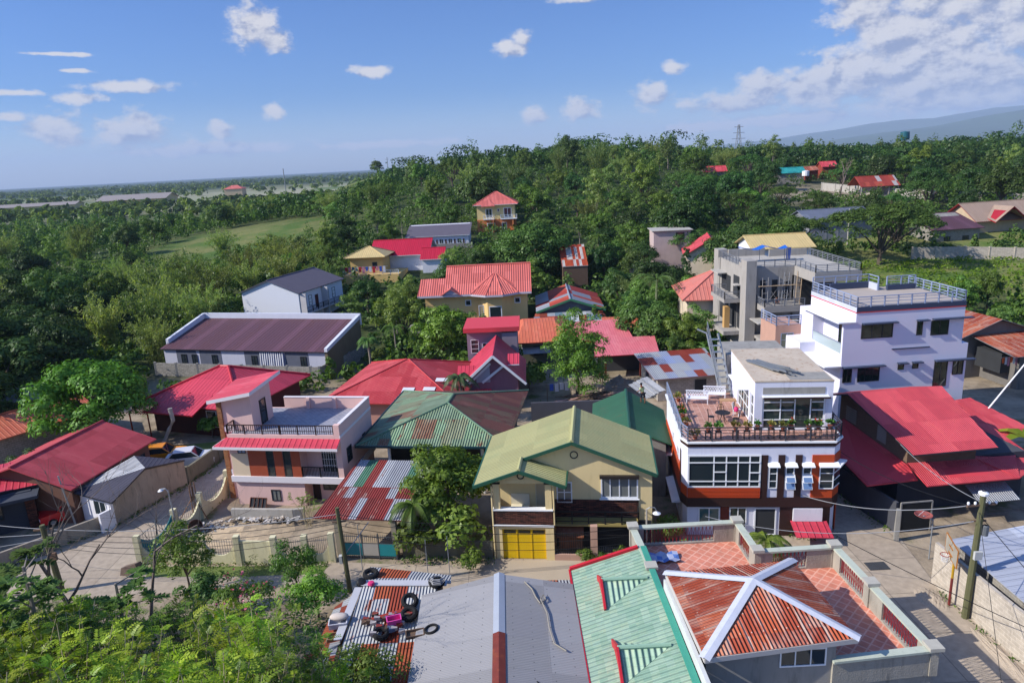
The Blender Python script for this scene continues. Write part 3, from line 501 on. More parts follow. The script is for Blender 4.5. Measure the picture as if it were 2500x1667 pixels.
aw.prism([(9.3, -.42), (xR+.42, vR-.2), (xR, vR), (9.0, 0)], 5.0, 5.1); aw.loft([(xL-.55, 1.2, 1.75), (xL, 1.2, 1.75), (xL, 5, 1.75), (xL-.55, 5, 1.75)], [(xL-.55, 1.2, 1.82), (xL, 1.2, 1.95), (xL, 5, 1.95), (xL-.55, 5, 1.82)]); aw.loft([(xL-.55, 5.6, 3.2), (xL, 5.6, 3.2), (xL, 8.6, 3.2), (xL-.55, 8.6, 3.2)], [(xL-.55, 5.6, 3.27), (xL, 5.6, 3.4), (xL, 8.6, 3.4), (xL-.55, 8.6, 3.27)])
f_('l', 1.9, xL, 4.3, .8, 1.1, 2, 2, WHT, glass(), .06); f_('l', 4.6, xL, 4.7, .6, .7, 2, 1, WHT, glass(), .06); f_('l', 2.0, xL+.12, .5, .9, 1.1, 2, 1, WHT, glass(), .06)
f_('f', .75, .12, .75, 1.36, 1.22, 2, 1, WHT, glass('teal_glass', (.03, .09, .09), .06), .07); f_('f', 2.72, .12, .5, 1.1, 1.5, 2, 1, WHT, glass(), .07); f_('f', 4.3, .12, 0, 1.4, 1.98, 1, 1, WHT, DKVOID, .09, 'door')
sg = b.part('sign_board', WHITEP); sg.box(6.7, 8.5, -.1, .06, 1.12, 2.0)
ra = b.part('awning', R_RED); ra.panel([(6.55, -1.5, .78), (8.8, -1.5, .78), (8.8, 0, 1.12), (6.55, 0, 1.12)], (1, 0, 0), .05)
dkf = b.part('terrace_floor', PINKTILE); dkf.prism([(xL+.05, vL), (.05, .05), (Wd-.05, .05), (xR-.05, vR), (xR-.05, vB-.02), (xL+.05, vB-.02)], hd+.03, hd+.05)
b.rail([(0, .02), (Wd, .02), (xR, vR), (xR, 4)], hd+.05, .92, mat('terrace_rail', '3c3c42', .5), 1.55, 4, r=.022); b.rail([(xL, vB), (xL, vL), (0, .02)], hd+.05, .92, STEEL, 1.5, 4)
uP, vP, wP, zP, vQ = 4.45, 1.75, 4.85, 9.95, 9.3; ph = b.part('penthouse_wall', LAV)
ph.box(uP, uP+.5, vP, vP+.35, hd+.04, zP); ph.box(uP+wP-.42, uP+wP, vP, vP+.35, hd+.04, zP); ph.box(uP+.5, uP+wP-.42, vP, vP+.3, 9.0, zP); ph.box(uP+.5, uP+wP-.42, vP, vP+.3, hd+.04, hd+.14)
ph.box(uP, uP+.25, 6.9, vQ, hd+.04, zP); ph.box(uP, uP+.25, vP+.35, 6.9, 8.9, zP); ph.box(uP+wP-.25, uP+wP, vP+.35, vQ, hd+.04, zP); ph.box(uP, uP+wP, vQ, vQ+.2, hd+.04, zP); ph.box(uP, uP+.25, 3.0, 3.5, hd+.04, 8.9)
pr_ = b.part('penthouse_roof', SLAB); pr_.box(uP-.02, uP+wP+.02, vP-.02, vQ+.25, zP, zP+.1)
pg = b.part('roof_patch', CONC); pg.box(uP+2.2, uP+4.75, vP+.15, vP+1.7, zP+.1, zP+.125)
rg = b.part('rear_block', CONC); rg.box(uP-.3, uP+wP-.6, vQ+.25, vQ+4.2, 0, zP-.35)
f_('f', uP+.52, vP+.1, hd+.14, 3.9, 2.42, 1, 1, WHT, glass('terrace_glass', (.03, .045, .04), .02), .09, split=[.29, .52, .77]); f_('l', 3.55, uP+.1, hd+.1, 3.3, 2.3, 4, 3, WHT, glass('terrace_glass'), .08); f_('l', 2.12, uP+.1, hd+.1, .86, 2.2, 1, 3, WHT, glass('terrace_glass'), .08)
for z in (7.35, 8.0, 8.55): wb.box(uP+.6, uP+1.7, vP+.02, vP+.06, z, z+.07); wb.box(uP+1.75, uP+2.45, vP+.02, vP+.06, z, z+.07); wb.box(uP+3.6, uP+4.35, vP+.02, vP+.06, z, z+.07)
aw.box(uP+.45, uP+wP-.3, vP-.45, vP, 9.0, 9.07); bd.box(uP+.43, uP+wP-.28, vP-.48, vP-.45, 8.97, 9.08); pg.box(uP+.5, uP+wP-.5, vP-.03, vP, 9.15, 9.6); aw.box(uP-.7, uP, 3.5, 6.9, 8.85, 8.92)
b.done()
def on(bld, u, v, z): return tuple(bld.o.matrix_basis @ Vector((u, v, z)))
ob = b; A0 = -6.66
def terr_thing(name, label, cat, u, v, z=hd+.05, ang=0, group=None): return empty(name, label, cat, on(ob, u, v, z), A0+ang, group)
bpy.context.view_layer.update()
def on(bld, u, v, z):
    a = bld.o.rotation_euler.z; l = bld.o.location; return (l.x+u*math.cos(a)-v*math.sin(a), l.y+u*math.sin(a)+v*math.cos(a), l.z+z)
# ---------------------------------------------------------------- generic houses
def house(name, label, X, Y, A, Wd, D, he, hr, kind, wm, rm, z=0, over=.5, cat='house', axis='u', wins=(), trim=None, cap=None, base=3.0, group=None, th=.1, gr=DRK, open_=False, capr=.1, done=True):
    b = Bld(name, label, cat, X, Y, A, z, group); w = b.part('wall', wm); rf = b.part('roof', (rm, trim or rm)); o = over; ms = 1 if trim else 0
    if kind == 'hip':
        if not open_: w.box(0, Wd, 0, D, -base, he-th)
        c, r_ = hip(rf, -o, Wd+o, -o, D+o, he, hr, th, 0, ms, axis if axis != 'u' else None); caps(b.part('ridge_cap', cap or rm), c, r_, capr)
    elif kind == 'gable':
        if axis == 'u':
            k = (hr-he)/(D/2+o); zw = he+k*o-th
            pr = [(0, zw), (D/2, hr-th), (D, zw)]
            if not open_: w.loft([(0, 0, -base)]+[(0, v, q) for v, q in pr]+[(0, D, -base)], [(Wd, 0, -base)]+[(Wd, v, q) for v, q in pr]+[(Wd, D, -base)])
            rf.panel([(-o, -o, he), (Wd+o, -o, he), (Wd+o, D/2, hr), (-o, D/2, hr)], (1, 0, 0), th, 0, ms); rf.panel([(Wd+o, D+o, he), (-o, D+o, he), (-o, D/2, hr), (Wd+o, D/2, hr)], (1, 0, 0), th, 0, ms)
            b.part('ridge_cap', cap or rm).tube([(-o, D/2, hr+.02), (Wd+o, D/2, hr+.02)], capr)
        else:
            k = (hr-he)/(Wd/2+o); zw = he+k*o-th; pr = [(0, zw), (Wd/2, hr-th), (Wd, zw)]
            if not open_: w.loft([(0, 0, -base)]+[(u, 0, q) for u, q in pr]+[(Wd, 0, -base)], [(0, D, -base)]+[(u, D, q) for u, q in pr]+[(Wd, D, -base)])
            rf.panel([(-o, D+o, he), (-o, -o, he), (Wd/2, -o, hr), (Wd/2, D+o, hr)], (0, 1, 0), th, 0, ms); rf.panel([(Wd+o, -o, he), (Wd+o, D+o, he), (Wd/2, D+o, hr), (Wd/2, -o, hr)], (0, 1, 0), th, 0, ms)
            b.part('ridge_cap', cap or rm).tube([(Wd/2, -o, hr+.02), (Wd/2, D+o, hr+.02)], capr)
    elif kind == 'shed':
        if not open_: w.loft([(0, 0, -base), (Wd, 0, -base), (Wd, D, -base), (0, D, -base)], [(0, 0, he-th), (Wd, 0, he-th), (Wd, D, hr-th), (0, D, hr-th)])
        rf.panel([(-o, -o, he), (Wd+o, -o, he), (Wd+o, D+o, hr), (-o, D+o, hr)], (1, 0, 0), th, 0, ms)
    elif kind == 'flat':
        w.box(0, Wd, 0, D, -base, he); rf.box(-o, Wd+o, -o, D+o, he, he+th)
    for q in wins:
        f_, a, zz_, w_, h_ = q[:5]; d = {'f': 0, 'l': 0, 'r': Wd, 'b': D}[f_]; nm = q[5] if len(q) > 5 else 'window'
        b.win(f_, a, d, zz_, w_, h_, 2 if w_ > .8 and nm == 'window' else 1, 1, gr if nm == 'window' else DRK, glass() if nm == 'window' else mat('brown_door_leaf', '3a2a26', .6), .07, nm)
    if done: b.done()
    return b
# maroon roofed row house on the left
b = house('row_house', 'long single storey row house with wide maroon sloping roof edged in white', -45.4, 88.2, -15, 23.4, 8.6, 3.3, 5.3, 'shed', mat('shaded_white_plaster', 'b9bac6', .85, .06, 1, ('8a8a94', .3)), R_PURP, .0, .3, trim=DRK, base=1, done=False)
tr = b.part('parapet', mat('silver_white_parapet', 'c9ccd6', .6, .06)); tr.loft([(-.5, 1.2, 3.4), (-.1, 1.2, 3.4), (-.1, 8.9, 5.3), (-.5, 8.9, 5.3)], [(-.5, 1.2, 4.2), (-.1, 1.2, 4.2), (-.1, 8.9, 6.0), (-.5, 8.9, 6.0)]); tr.box(-.5, 23.9, 8.95, 9.3, 4.5, 6.0)
tr.loft([(23.45, -.3, 3.3), (23.85, -.3, 3.3), (23.85, 8.9, 5.3), (23.45, 8.9, 5.3)], [(23.45, -.3, 3.75), (23.85, -.3, 3.75), (23.85, 8.9, 5.85), (23.45, 8.9, 5.85)])
sw = b.part('side_wall', mat('khaki_cement', '6e6450', .95, .2, dirt=('4a4438', .5))); sw.loft([(23.42, -.2, -1), (23.8, -.2, -1), (23.8, 9, -1), (23.42, 9, -1)], [(23.42, -.2, 3.3), (23.8, -.2, 3.3), (23.8, 9, 5.3), (23.42, 9, 5.3)])
vd = b.part('porch_shade_panel', mat('porch_shade', '5c606c', .9))  # flat panels with porch shade in their colour, the wall has no recess
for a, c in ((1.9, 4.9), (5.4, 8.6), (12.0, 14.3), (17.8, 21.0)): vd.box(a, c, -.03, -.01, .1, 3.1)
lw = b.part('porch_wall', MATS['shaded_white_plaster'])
for a, c in ((2.4, 4.9), (5.4, 8.6), (18.0, 21.4)): lw.box(a, c, -.32, -.16, 0, 1.0)
for a in (2.6, 4.2, 7.2, 13.0, 19.9): b.win('f', a, -.05, 1.3, .8, 1.3, 2, 1, DRK, glass())
ct = b.part('striped_curtain', mat('blue_curtain', '39456b', .9)); c2 = b.part('curtain_stripe', WHT)
for i in range(22): (ct if i % 2 else c2).loft([(14.3+i*.155, -.3+.05*math.sin(i), 0.2), (14.43+i*.155, -.3+.05*math.sin(i+1), .2), (14.43+i*.155, -.2, .2), (14.3+i*.155, -.2, .2)], [(14.3+i*.155, -.12, 3.05), (14.43+i*.155, -.12, 3.05), (14.43+i*.155, -.06, 3.05), (14.3+i*.155, -.06, 3.05)])
b.done()
def wall_run(name, label, pts, h, th, m_, post=None, cap=None, z=None, group=None, pm=None, cat='wall'):
    o = empty(name, label, cat, (pts[0][0], pts[0][1], 0), 0, group); x0, y0 = pts[0]; q = MB(); q2 = MB()
    for (ax, ay), (bx, by) in zip(pts, pts[1:]):
        d = Vector((bx-ax, by-ay)); L = d.length; d.normalize(); n_ = Vector((-d.y, d.x))*th/2; k = max(1, int(L/6))
        for i in range(k):
            a = Vector((ax, ay))+d*L*i/k-Vector((x0, y0)); c = Vector((ax, ay))+d*L*(i+1)/k-Vector((x0, y0)); za = gz(a.x+x0, a.y+y0); zc = gz(c.x+x0, c.y+y0)
            q.loft([(a.x-n_.x, a.y-n_.y, za-.5), (c.x-n_.x, c.y-n_.y, zc-.5), (c.x+n_.x, c.y+n_.y, zc-.5), (a.x+n_.x, a.y+n_.y, za-.5)], [(a.x-n_.x, a.y-n_.y, za+h), (c.x-n_.x, c.y-n_.y, zc+h), (c.x+n_.x, c.y+n_.y, zc+h), (a.x+n_.x, a.y+n_.y, za+h)])
        if post:
            for i in range(int(L/post)+1):
                a = Vector((ax, ay))+d*min(L, i*post)-Vector((x0, y0)); za = gz(a.x+x0, a.y+y0); q2.box(a.x-th*.75, a.x+th*.75, a.y-th*.75, a.y+th*.75, za-.3, za+h+.12)
    q.build('wall_panel', m_, o)
    if q2.f: q2.build('posts_of_wall' if False else 'pier', pm or m_, o)
    return o
wall_run('block_wall', 'grey hollow block wall in front of the maroon roofed row house', [(-46.2, 87.0), (-23.4, 80.9), (-19.4, 91)], 1.7, .18, BLOCK, 3.2, pm=CONC)
# white two storey house behind
b = house('white_house', 'white gabled two storey house with dark roof and iron balconies', -43.2, 111.4, -18, 10.6, 13, 6.3, 8.3, 'gable', mat('bright_white_plaster', 'd4d6de', .8, .03), mat('slate_roof', '5c5660', .8, .12), 0, .35, axis='v', done=False)
lg = b.part('loggia', mat('shaded_plaster', 'b8b4b4', .9)); lg.box(10.6, 11.8, .2, 13, 2.8, 3.0); lg.box(10.6, 11.8, .1, .3, 0, 6.1); lg.box(10.6, 11.8, 6.4, 6.6, 0, 6.1)
b.win('r', 1.0, 10.6, 3.7, .9, 1.7, 1, 3, DRK, WHT); b.win('r', 2.6, 10.6, 3.7, .9, 1.7, 1, 3, DRK, WHT); b.win('r', 4.4, 10.6, 3.05, .9, 2.1, 1, 1, DRK, mat('dark_red_door', '4a1c1c', .6), .06, 'door'); b.win('r', 7.6, 10.6, 3.7, .9, 1.7, 1, 3, DRK, WHT); b.win('r', 9.6, 10.6, 3.7, .9, 1.7, 1, 3, DRK, WHT)
b.rail([(11.75, .3), (11.75, 6.4)], 3.0, .9, BLACK, 1.5, 1, .25); b.rail([(11.75, 6.6), (11.75, 13)], 3.0, .9, BLACK, 1.5, 1, .25); b.done()
# red ribbed hip house
b = house('red_hip_house', 'low house with bright red ribbed hip roof and white window grille', -36.4, 66.6, -19, 10.6, 9.6, 3.2, 5.6, 'hip', mat('dark_red_wood_wall', '4a2622', .8, .2), R_RED, 0, .9, cap=REDM, wins=[('f', 6.6, .9, 2.4, 1.7)], gr=WHT, capr=.14, done=False)
r2 = b.part('lower_roof', (R_RED, REDM)); r2.panel([(1.2, -2.4, 2.95), (7.2, -2.4, 2.95), (7.2, .6, 4.0), (4.2, .6, 4.0)], (1, 0, 0), .12, 0, 1); r2.panel([(1.2, 1.4, 2.95), (1.2, -2.4, 2.95), (4.2, .6, 4.0), (4.2, 1.4, 4.0)], (0, 1, 0), .12, 0, 1)
r3 = b.part('pergola', mat('orange_stained_wood', '8a3c22', .7, .2)); 
for i in range(9): r3.bar((-1.6+i*.3, -1.8, 2.4), (-1.2+i*.3, 1.0, 2.9), .07)
for u in (-1.4, .9): r3.bar((u, -1.6, 0), (u, -1.6, 2.4), .1)
b.done()
t = MB(); t.tube([(0, 0, 0), (-.1, 0, 1.0), (.5, .2, 2.2), (1.0, .2, 3.0), (.9, .2, 4.2)], [.22, .2, .18, .18, .2], 8)
tag(t.build('twisted_trunk', mat('silvery_bark', '9a948a', .8, .3)), 'bleached crooked tree trunk standing before the red hip roofed house', 'trunk').location = (-32.6, 60.6, 0)
# dull red long house left of the lane + annex
house('dull_red_house', 'long low house with plain dull red roof sheets between dark house and mango tree', -33.1, 47.5, 80, 8.6, 8.6, 3.0, 4.6, 'gable', mat('brown_cement_wall', '6a4c40', .9, .2), R_DRED, 0, .5, axis='u', wins=[('f', 7.0, 1.2, 1.0, 1.0)])
STK = mat('streaked_cement', '968c7e', .95, .25, 1.5, ('3f3a34', .75), bump=.5)
b = Bld('annex', 'small white annex with charcoal ribbed roof and high stained wall along the lane', 'house', -32.9, 48.0, -25.9)
def al(x, y, z): a = R(-25.9); dx, dy = x+32.9, y-48.0; return (dx*math.cos(a)+dy*math.sin(a), -dx*math.sin(a)+dy*math.cos(a), z)
FL, FR, M_, L_, BK = al(-33.3, 47.75, 2.45), al(-29.3, 45.9, 2.3), al(-28.65, 49.75, 3.2), al(-30.8, 52.3, 3.2), al(-27.3, 53.2, 2.25)
rf = b.part('roof', (R_DGREY, DRK)); rf.panel([FL, FR, M_], Vector(FR)-Vector(FL), .12, 0, 1); rf.panel([M_, BK, L_], Vector(BK)-Vector(L_), .12, 0, 1)
r2 = b.part('zinc_roof', R_GALV); r2.panel([FL, M_, L_], Vector(L_)-Vector(FL), .05); w = b.part('wall', WHITEP); w.box(0, 3.4, 0, .2, 0, 2.3); w.box(0, .2, .2, 4.5, 0, 2.3); w.box(3.2, 3.4, -.9, 0, 0, 1.5)
sw = b.part('side_wall', STK); P_ = [al(-29.9, 46.9, 0), al(-28.75, 49.8, 0), al(-27.45, 53.3, 0)]; n_ = (-.2, -.1, 0)
for (p, q), (h0, h1) in zip(zip(P_, P_[1:]), ((2.2, 3.0), (3.0, 2.1))):
    o2 = [(x-.2, y-.1) for x, y, _ in (p, q)]; sw.loft([(p[0], p[1], -.2), (q[0], q[1], -.2), (*o2[1], -.2), (*o2[0], -.2)], [(p[0], p[1], h0), (q[0], q[1], h1), (*o2[1], h1), (*o2[0], h0)])
b.win('f', 1.5, 0, .75, 1.4, 1.2, 2, 1, WHT, glass()); b.done()
wall_run('low_lane_wall', 'low stained garden wall along the lane before the red car', [(-36.5, 39.8), (-32.9, 43.6), (-30.0, 46.7)], 1.15, .18, STK, 5.4)
wall_run('far_lane_wall', 'mossy stone garden wall along the lane beyond the annex', [(-27.5, 53.5), (-25.9, 62)], 1.4, .22, mat('mossy_stone', '6e6a5a', .95, .3, 2, ('3a4030', .6), bump=.7), 4.5)
# dark house far left
b = Bld('dark_house', 'charcoal cement house with red ribbed roof edges beside the red car', 'house', -36.0, 47.4, 28)
w = b.part('wall', mat('charcoal_cement', '3a3f49', .9, .15)); w.box(-8, 0, 0, 5, 0, 2.9); w.box(-8, .5, -1.2, 5, 2.62, 2.85)
rf = b.part('roof', (R_RED, DRK)); rf.panel([(-8, .4, 3.1), (1.0, .4, 3.1), (-1.4, 4.4, 3.9), (-8, 4.4, 3.9)], (1, 0, 0), .16, 0, 1); rf.panel([(-8, -2.6, 3.2), (-3.0, -2.2, 3.2), (-2.2, .8, 4.0), (-8, .8, 4.0)], (1, 0, 0), .16, 0, 1)
b.win('f', -3.4, 0, 1.1, 1.5, 1.2, 2, 2, DRK, glass()); st = b.part('stone_pillar', STONE); st.box(-.5, .1, -.15, .3, 0, 2.6); st.box(-4.7, -4.0, -1.2, -.6, 0, 2.6); st.box(-7, -4.7, -.9, -.6, 0, 2.6); cn = b.part('canopy', R_GALV); cn.panel([(-7.2, -3.6, 1.3), (-4.2, -3.2, 1.3), (-4.2, -2.0, 1.7), (-7.2, -2.2, 1.7)], (1, 0, 0)); b.done()
for nm, lb, X, Y, A, Wd, D, he, hr, rm in (('low_house', 'orange red roofed house behind the round feathery shrub', -47.2, 58.6, 56, 9, 6.5, 2.7, 3.9, R_ORNG), ('grey_roof_house', 'pale grey sheet roofed shed beyond the big mango tree', -57, 70, 15, 7, 5, 2.6, 3.3, R_GALV)):
    house(nm, lb, X, Y, A, Wd, D, he, hr, 'gable', BLOCK, rm)
# big red hip roof behind the pink house, rusted green hip, carport
b = house('red_sheet_house', 'wide house with faded bright red sheet hip roof and white skylight sheets', -18.3, 65.2, -11, 12.6, 12.4, 2.7, 5.1, 'hip', mat('pale_red_plaster', 'b08478', .9), R_RED2, 0, .7, capr=.08, done=False)
sk = b.part('skylight_sheet', mat('white_plastic_sheet', 'c8c8cc', .5))
k = 2.4/6.9; kz = lambda v: 2.73+k*(v+.7)
for u, v, l in ((9.3, 1.2, .5), (10.2, 2.6, .5), (7.2, .1, 1.5)): sk.loft([(u, v, kz(v)), (u+1.2, v, kz(v)), (u+1.2, v+l, kz(v+l)), (u, v+l, kz(v+l))], [(u, v, kz(v)+.04), (u+1.2, v, kz(v)+.04), (u+1.2, v+l, kz(v+l)+.04), (u, v+l, kz(v+l)+.04)])
b.done()
b = Bld('rusty_hip_house', 'open sided house under a large rusted green hip roof with slim white columns', 'house', -12.3, 49.6, -8.5)
w_, d_ = 11.6, 13.0; rf = b.part('roof', (R_MIX, R_MIXR, mat('dark_teal_gutter', '16343a', .5))); he, hr = 4.15, 5.75
c = [(0, 0, he), (w_, 0, he), (w_+.2, d_, he), (0, d_, he)]; ap = (6.1, 5.2, hr); aq = (6.1, 7.4, hr)
rf.panel([c[0], c[1], ap], (1, 0, 0), .1, 0, 2); rf.panel([c[1], c[2], aq, ap], (0, 1, 0), .1, 1, 2); rf.panel([c[2], c[3], aq], (1, 0, 0), .1, 1, 2); rf.panel([c[3], c[0], ap, aq], (0, 1, 0), .1, 0, 2)
cp = b.part('ridge_cap', mat('weathered_green_cap', '5c7a62', .7, .3, dirt=('6a4030', .6)))
for q in c: cp.tube([(q[0], q[1], q[2]+.02), (ap if q[1] < 1 else aq)], .09)
cp.tube([ap, aq], .1)
gu = b.part('gutter', MATS['dark_teal_gutter']); gu.bar((-.05, -.08, he-.04), (w_+.05, -.08, he-.04), .12, .16); gu.bar((-.08, 0, he-.04), (-.08, d_, he-.04), .12, .16)
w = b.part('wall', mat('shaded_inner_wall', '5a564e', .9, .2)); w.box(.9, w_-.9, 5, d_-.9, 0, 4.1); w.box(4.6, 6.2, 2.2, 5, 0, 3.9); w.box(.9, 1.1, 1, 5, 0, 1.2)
cl = b.part('column', WHT)
for u in (2.3, 5.4, 6.4, 7.4, 9.6): cl.tube([(u, .8, 0), (u, .8, 4.05)], .12, 8); cl.box(u-.2, u+.2, .6, 1.0, 3.75, 4.05)
bb = b.part('balustrade', mat('cream_lattice', 'd8cfb4', .7)); bb.box(2.5, 5.3, .75, .82, 1.9, 2.1)
for i in range(14): bb.box(2.6+i*.2, 2.66+i*.2, .76, .81, 1.5, 1.9)
b.done()
b = Bld('carport', 'lean-to carport with patched red, zinc and green corrugated roof on concrete pillars', 'carport', -13.6, 41.2, -9)
rf = b.part('roof', (R_CARP, R_CARP2)); rf.panel([(0, 0, 2.75), (6.5, 0, 2.75), (6.25, 3.8, 3.14), (.3, 3.8, 3.14)], (1, 0, 0), .05); rf.panel([(.3, 3.7, 3.17), (6.25, 3.7, 3.17), (6.0, 7.4, 3.52), (.6, 7.4, 3.52)], (1, 0, 0), .05, 1)
pl = b.part('pillar', mat('grey_brown_pillar', '8a8272', .95, .2, dirt=('5a5444', .5)))
for u in (1.55, 5.4): pl.box(u-.16, u+.16, .1, .42, -.1, 2.66)
for u in (1.55, 5.4): pl.box(u-.14, u+.14, 6.4, 6.7, -.1, 3.3)
wo_ = b.part('purlin', WOOD); wo_.bar((.1, .2, 2.66), (6.3, .2, 2.66), .12); wo_.bar((.6, 6.8, 3.36), (5.9, 6.8, 3.36), .12); b.done()
g_ = empty('carport_gate', 'teal and grey steel sheet gate under the patched carport roof', 'gate', (-11.75, 40.75, 0), -9)
for nm, a, c_, mm in (('teal_leaf', .1, 1.35, mat('teal_painted_sheet', '1f7a80', .5, .1, 3)), ('grey_leaf', 1.4, 2.45, mat('grey_primer_sheet', '9a958e', .7, .15)), ('teal_leaf', 2.5, 3.6, MATS['teal_painted_sheet'])):
    q = MB(); q.box(a, c_, 0, .05, .25, 1.1); q.build(nm, mm, g_)
q = MB()
for i in range(27): q.bar((.1+i*.135, .02, .1), (.1+i*.135, .02, 1.75), .022)
for z in (.15, 1.12, 1.6): q.bar((.05, .02, z), (3.65, .02, z), .04)
for u in (.05, 1.38, 2.48, 3.65): q.bar((u, .02, 0), (u, .02, 1.85), .06)
q.build('bars', mat('grey_iron', '4a4e52', .6), g_)
# dark green gable roof between
b = Bld('green_roof_house', 'house with weathered dark green sheet gable roof behind the cream house', 'house', 5.6, 47.6, -8); 
rf = b.part('roof', R_DGRN); rf.panel([(-.2, 8.6, 4.2), (-.2, -.2, 4.2), (2.6, -.2, 5.4), (2.6, 8.6, 5.4)], (0, 1, 0), .08); rf.panel([(5.6, -.2, 4.2), (5.6, 7.0, 4.2), (2.6, 8.6, 5.4), (2.6, -.2, 5.4)], (0, 1, 0), .08); b.part('ridge_cap', mat('dark_green_fascia', '27523f')).tube([(2.6, -.2, 5.42), (2.6, 8.6, 5.42)], .13)
w = b.part('wall', CONC); w.loft([(.1, 0, 0), (.1, 0, 4.25), (2.6, 0, 5.3), (5.2, 0, 4.25), (5.2, 0, 0)], [(.1, 7.6, 0), (.1, 7.6, 4.25), (2.6, 7.6, 5.3), (5.2, 7.6, 4.25), (5.2, 7.6, 0)]); b.done()
# narrow red gabled house with tower
b = Bld('narrow_red_house', 'narrow mauve house with steep red gables and a square tower', 'house', -5.6, 67.6, -2)
mv = mat('mauve_plaster', '8f6470', .9, .12, dirt=('6a4a52', .4)); w = b.part('wall', mv); w.loft([(1.0, 0, 0), (6.0, 0, 0), (6.0, 0, 3.3), (3.6, 0, 5.6), (1.0, 0, 3.2)], [(1.0, 7.5, 0), (6.0, 7.5, 0), (6.0, 7.5, 3.3), (3.6, 7.5, 5.6), (1.0, 7.5, 3.2)])
tw = b.part('tower_wall', mat('grey_mauve_plaster', '8a7e8a', .9, .15)); tw.box(.2, 5.9, 9.0, 13.5, 0, 6.2); tw.box(4.2, 5.9, 8.4, 9.0, 0, 6.0)
rf = b.part('roof', (R_RED, WHT)); rf.panel([(.3, 8, 2.9), (.3, -.7, 2.9), (3.6, -.7, 5.9), (3.6, 8, 5.9)], (0, 1, 0), .18, 0, 1); rf.panel([(6.8, -.7, 2.9), (6.8, 8, 2.9), (3.6, 8, 5.9), (3.6, -.7, 5.9)], (0, 1, 0), .18, 0, 1)
rf.panel([(1.0, -1.3, 1.6), (4.0, -1.3, 1.6), (3.2, 0, 2.3), (1.6, 0, 2.3)], (1, 0, 0), .1, 0, 1); rf.panel([(-.2, -.2, 3.1), (1.6, -.2, 3.1), (1.6, 1.8, 4.3), (-.2, 1.8, 4.3)], (1, 0, 0), .1, 0, 1); rf.panel([(5.0, .5, 4.6), (6.2, .5, 4.6), (6.2, 2.5, 5.2), (5.0, 2.5, 5.2)], (1, 0, 0), .1, 0, 1)
tr = b.part('barge_board', WHT)
for p_, q_ in (((.25, -.74, 2.85), (3.6, -.74, 5.86)), ((6.85, -.74, 2.85), (3.6, -.74, 5.86)), ((2.4, -.2, 3.0), (4.6, -.2, 4.7)), ((1.0, -.2, 2.9), (3.3, -.2, 5.0))): tr.bar(p_, q_, .08, .24)
cp = b.part('tower_cap', R_BRED); cp.box(-.1, 6.2, 8.2, 13.8, 6.2, 6.7)
gw = b.part('gable_panel', mat('grey_white_sheet', 'a8a8b0', .7)); gw.loft([(1.8, -.1, 3.0), (3.2, -.1, 3.0), (3.2, -.1, 4.8), (1.8, -.1, 3.6)], [(1.8, -.04, 3.0), (3.2, -.04, 3.0), (3.2, -.04, 4.8), (1.8, -.04, 3.6)])
b.win('f', 4.2, 0, .1, 1.1, 2.0, 1, 1, mv, DKVOID, .06, 'door'); b.win('f', .6, 9.0, 3.6, .9, 1.6, 1, 3, WHT, glass()); b.win('f', 1.9, 9.0, 3.9, .9, .9, 2, 2, WHT, glass()); b.done()
# large house with salmon tile roof
b = Bld('tile_roof_house', 'large ochre house with salmon tile roof and pointed bay', 'house', -12.7, 103, -2, .3)
oc = mat('ochre_plaster', 'e2be80', .85, .06, 1, ('b8986a', .25)); w = b.part('wall', oc); w.box(0, 15.3, 0, 9, -2, 5.6); w.prism([(8.2, 0), (9.4, -1.2), (11.6, -1.2), (13, 0)], -2, 5.4)
rf = b.part('roof', (R_TILE, mat('white_eave', 'c9bfc8', .7)))
rf.panel([(-1.0, -.9, 5.5), (16.0, -.9, 5.5), (16.0, 5, 8.9), (3, 5, 8.9), (3, 2.6, 7.5), (-.8, 2.6, 7.5)], (1, 0, 0), .3, 0, 1); rf.panel([(16, 10.5, 5.6), (3, 10.5, 5.6), (3, 5, 8.9), (16, 5, 8.9)], (1, 0, 0), .3, 0, 1); rf.panel([(3, 7, 5.6), (-.8, 7, 5.6), (-.8, 2.6, 7.5), (3, 2.6, 7.5)], (1, 0, 0), .3, 0, 1)
ap = (10.6, 2.2, 8.2); ring = [(7.0, -1.0, 5.5), (9.2, -2.0, 5.4), (11.8, -2.0, 5.4), (14.0, -1.0, 5.5), (14.2, 0.6, 6.0)]
for p_, q_ in zip(ring, ring[1:]): rf.panel([p_, q_, ap], Vector(q_)-Vector(p_), .3, 0, 1)
rf.panel([(6.8, 0.6, 6.0), ring[0], ap], (0, 1, 0), .3, 0, 1)
dm = b.part('small_gable', mat('pale_lilac_board', 'a8a0b0', .8)); dm.loft([(2.7, -1.0, 5.55), (5.3, -1.0, 5.55), (4.0, -1.0, 6.35)], [(2.7, -.9, 5.55), (5.3, -.9, 5.55), (4.0, -.9, 6.35)]); dr_ = b.part('small_gable_roof', R_TILE); dr_.panel([(2.5, -1.15, 5.5), (4.0, -1.15, 6.45), (4.0, .8, 6.5), (3.4, .4, 6.2)], (0, 1, 0), .1); dr_.panel([(5.5, -1.15, 5.5), (4.0, -1.15, 6.45), (4.0, .8, 6.5), (4.6, .4, 6.2)], (0, 1, 0), .1)
cp = b.part('ridge_cap', R_TILE); cp.tube([(3, 5, 8.95), (16, 5, 8.95)], .14)
for q_ in ring: cp.tube([q_, ap], .1)
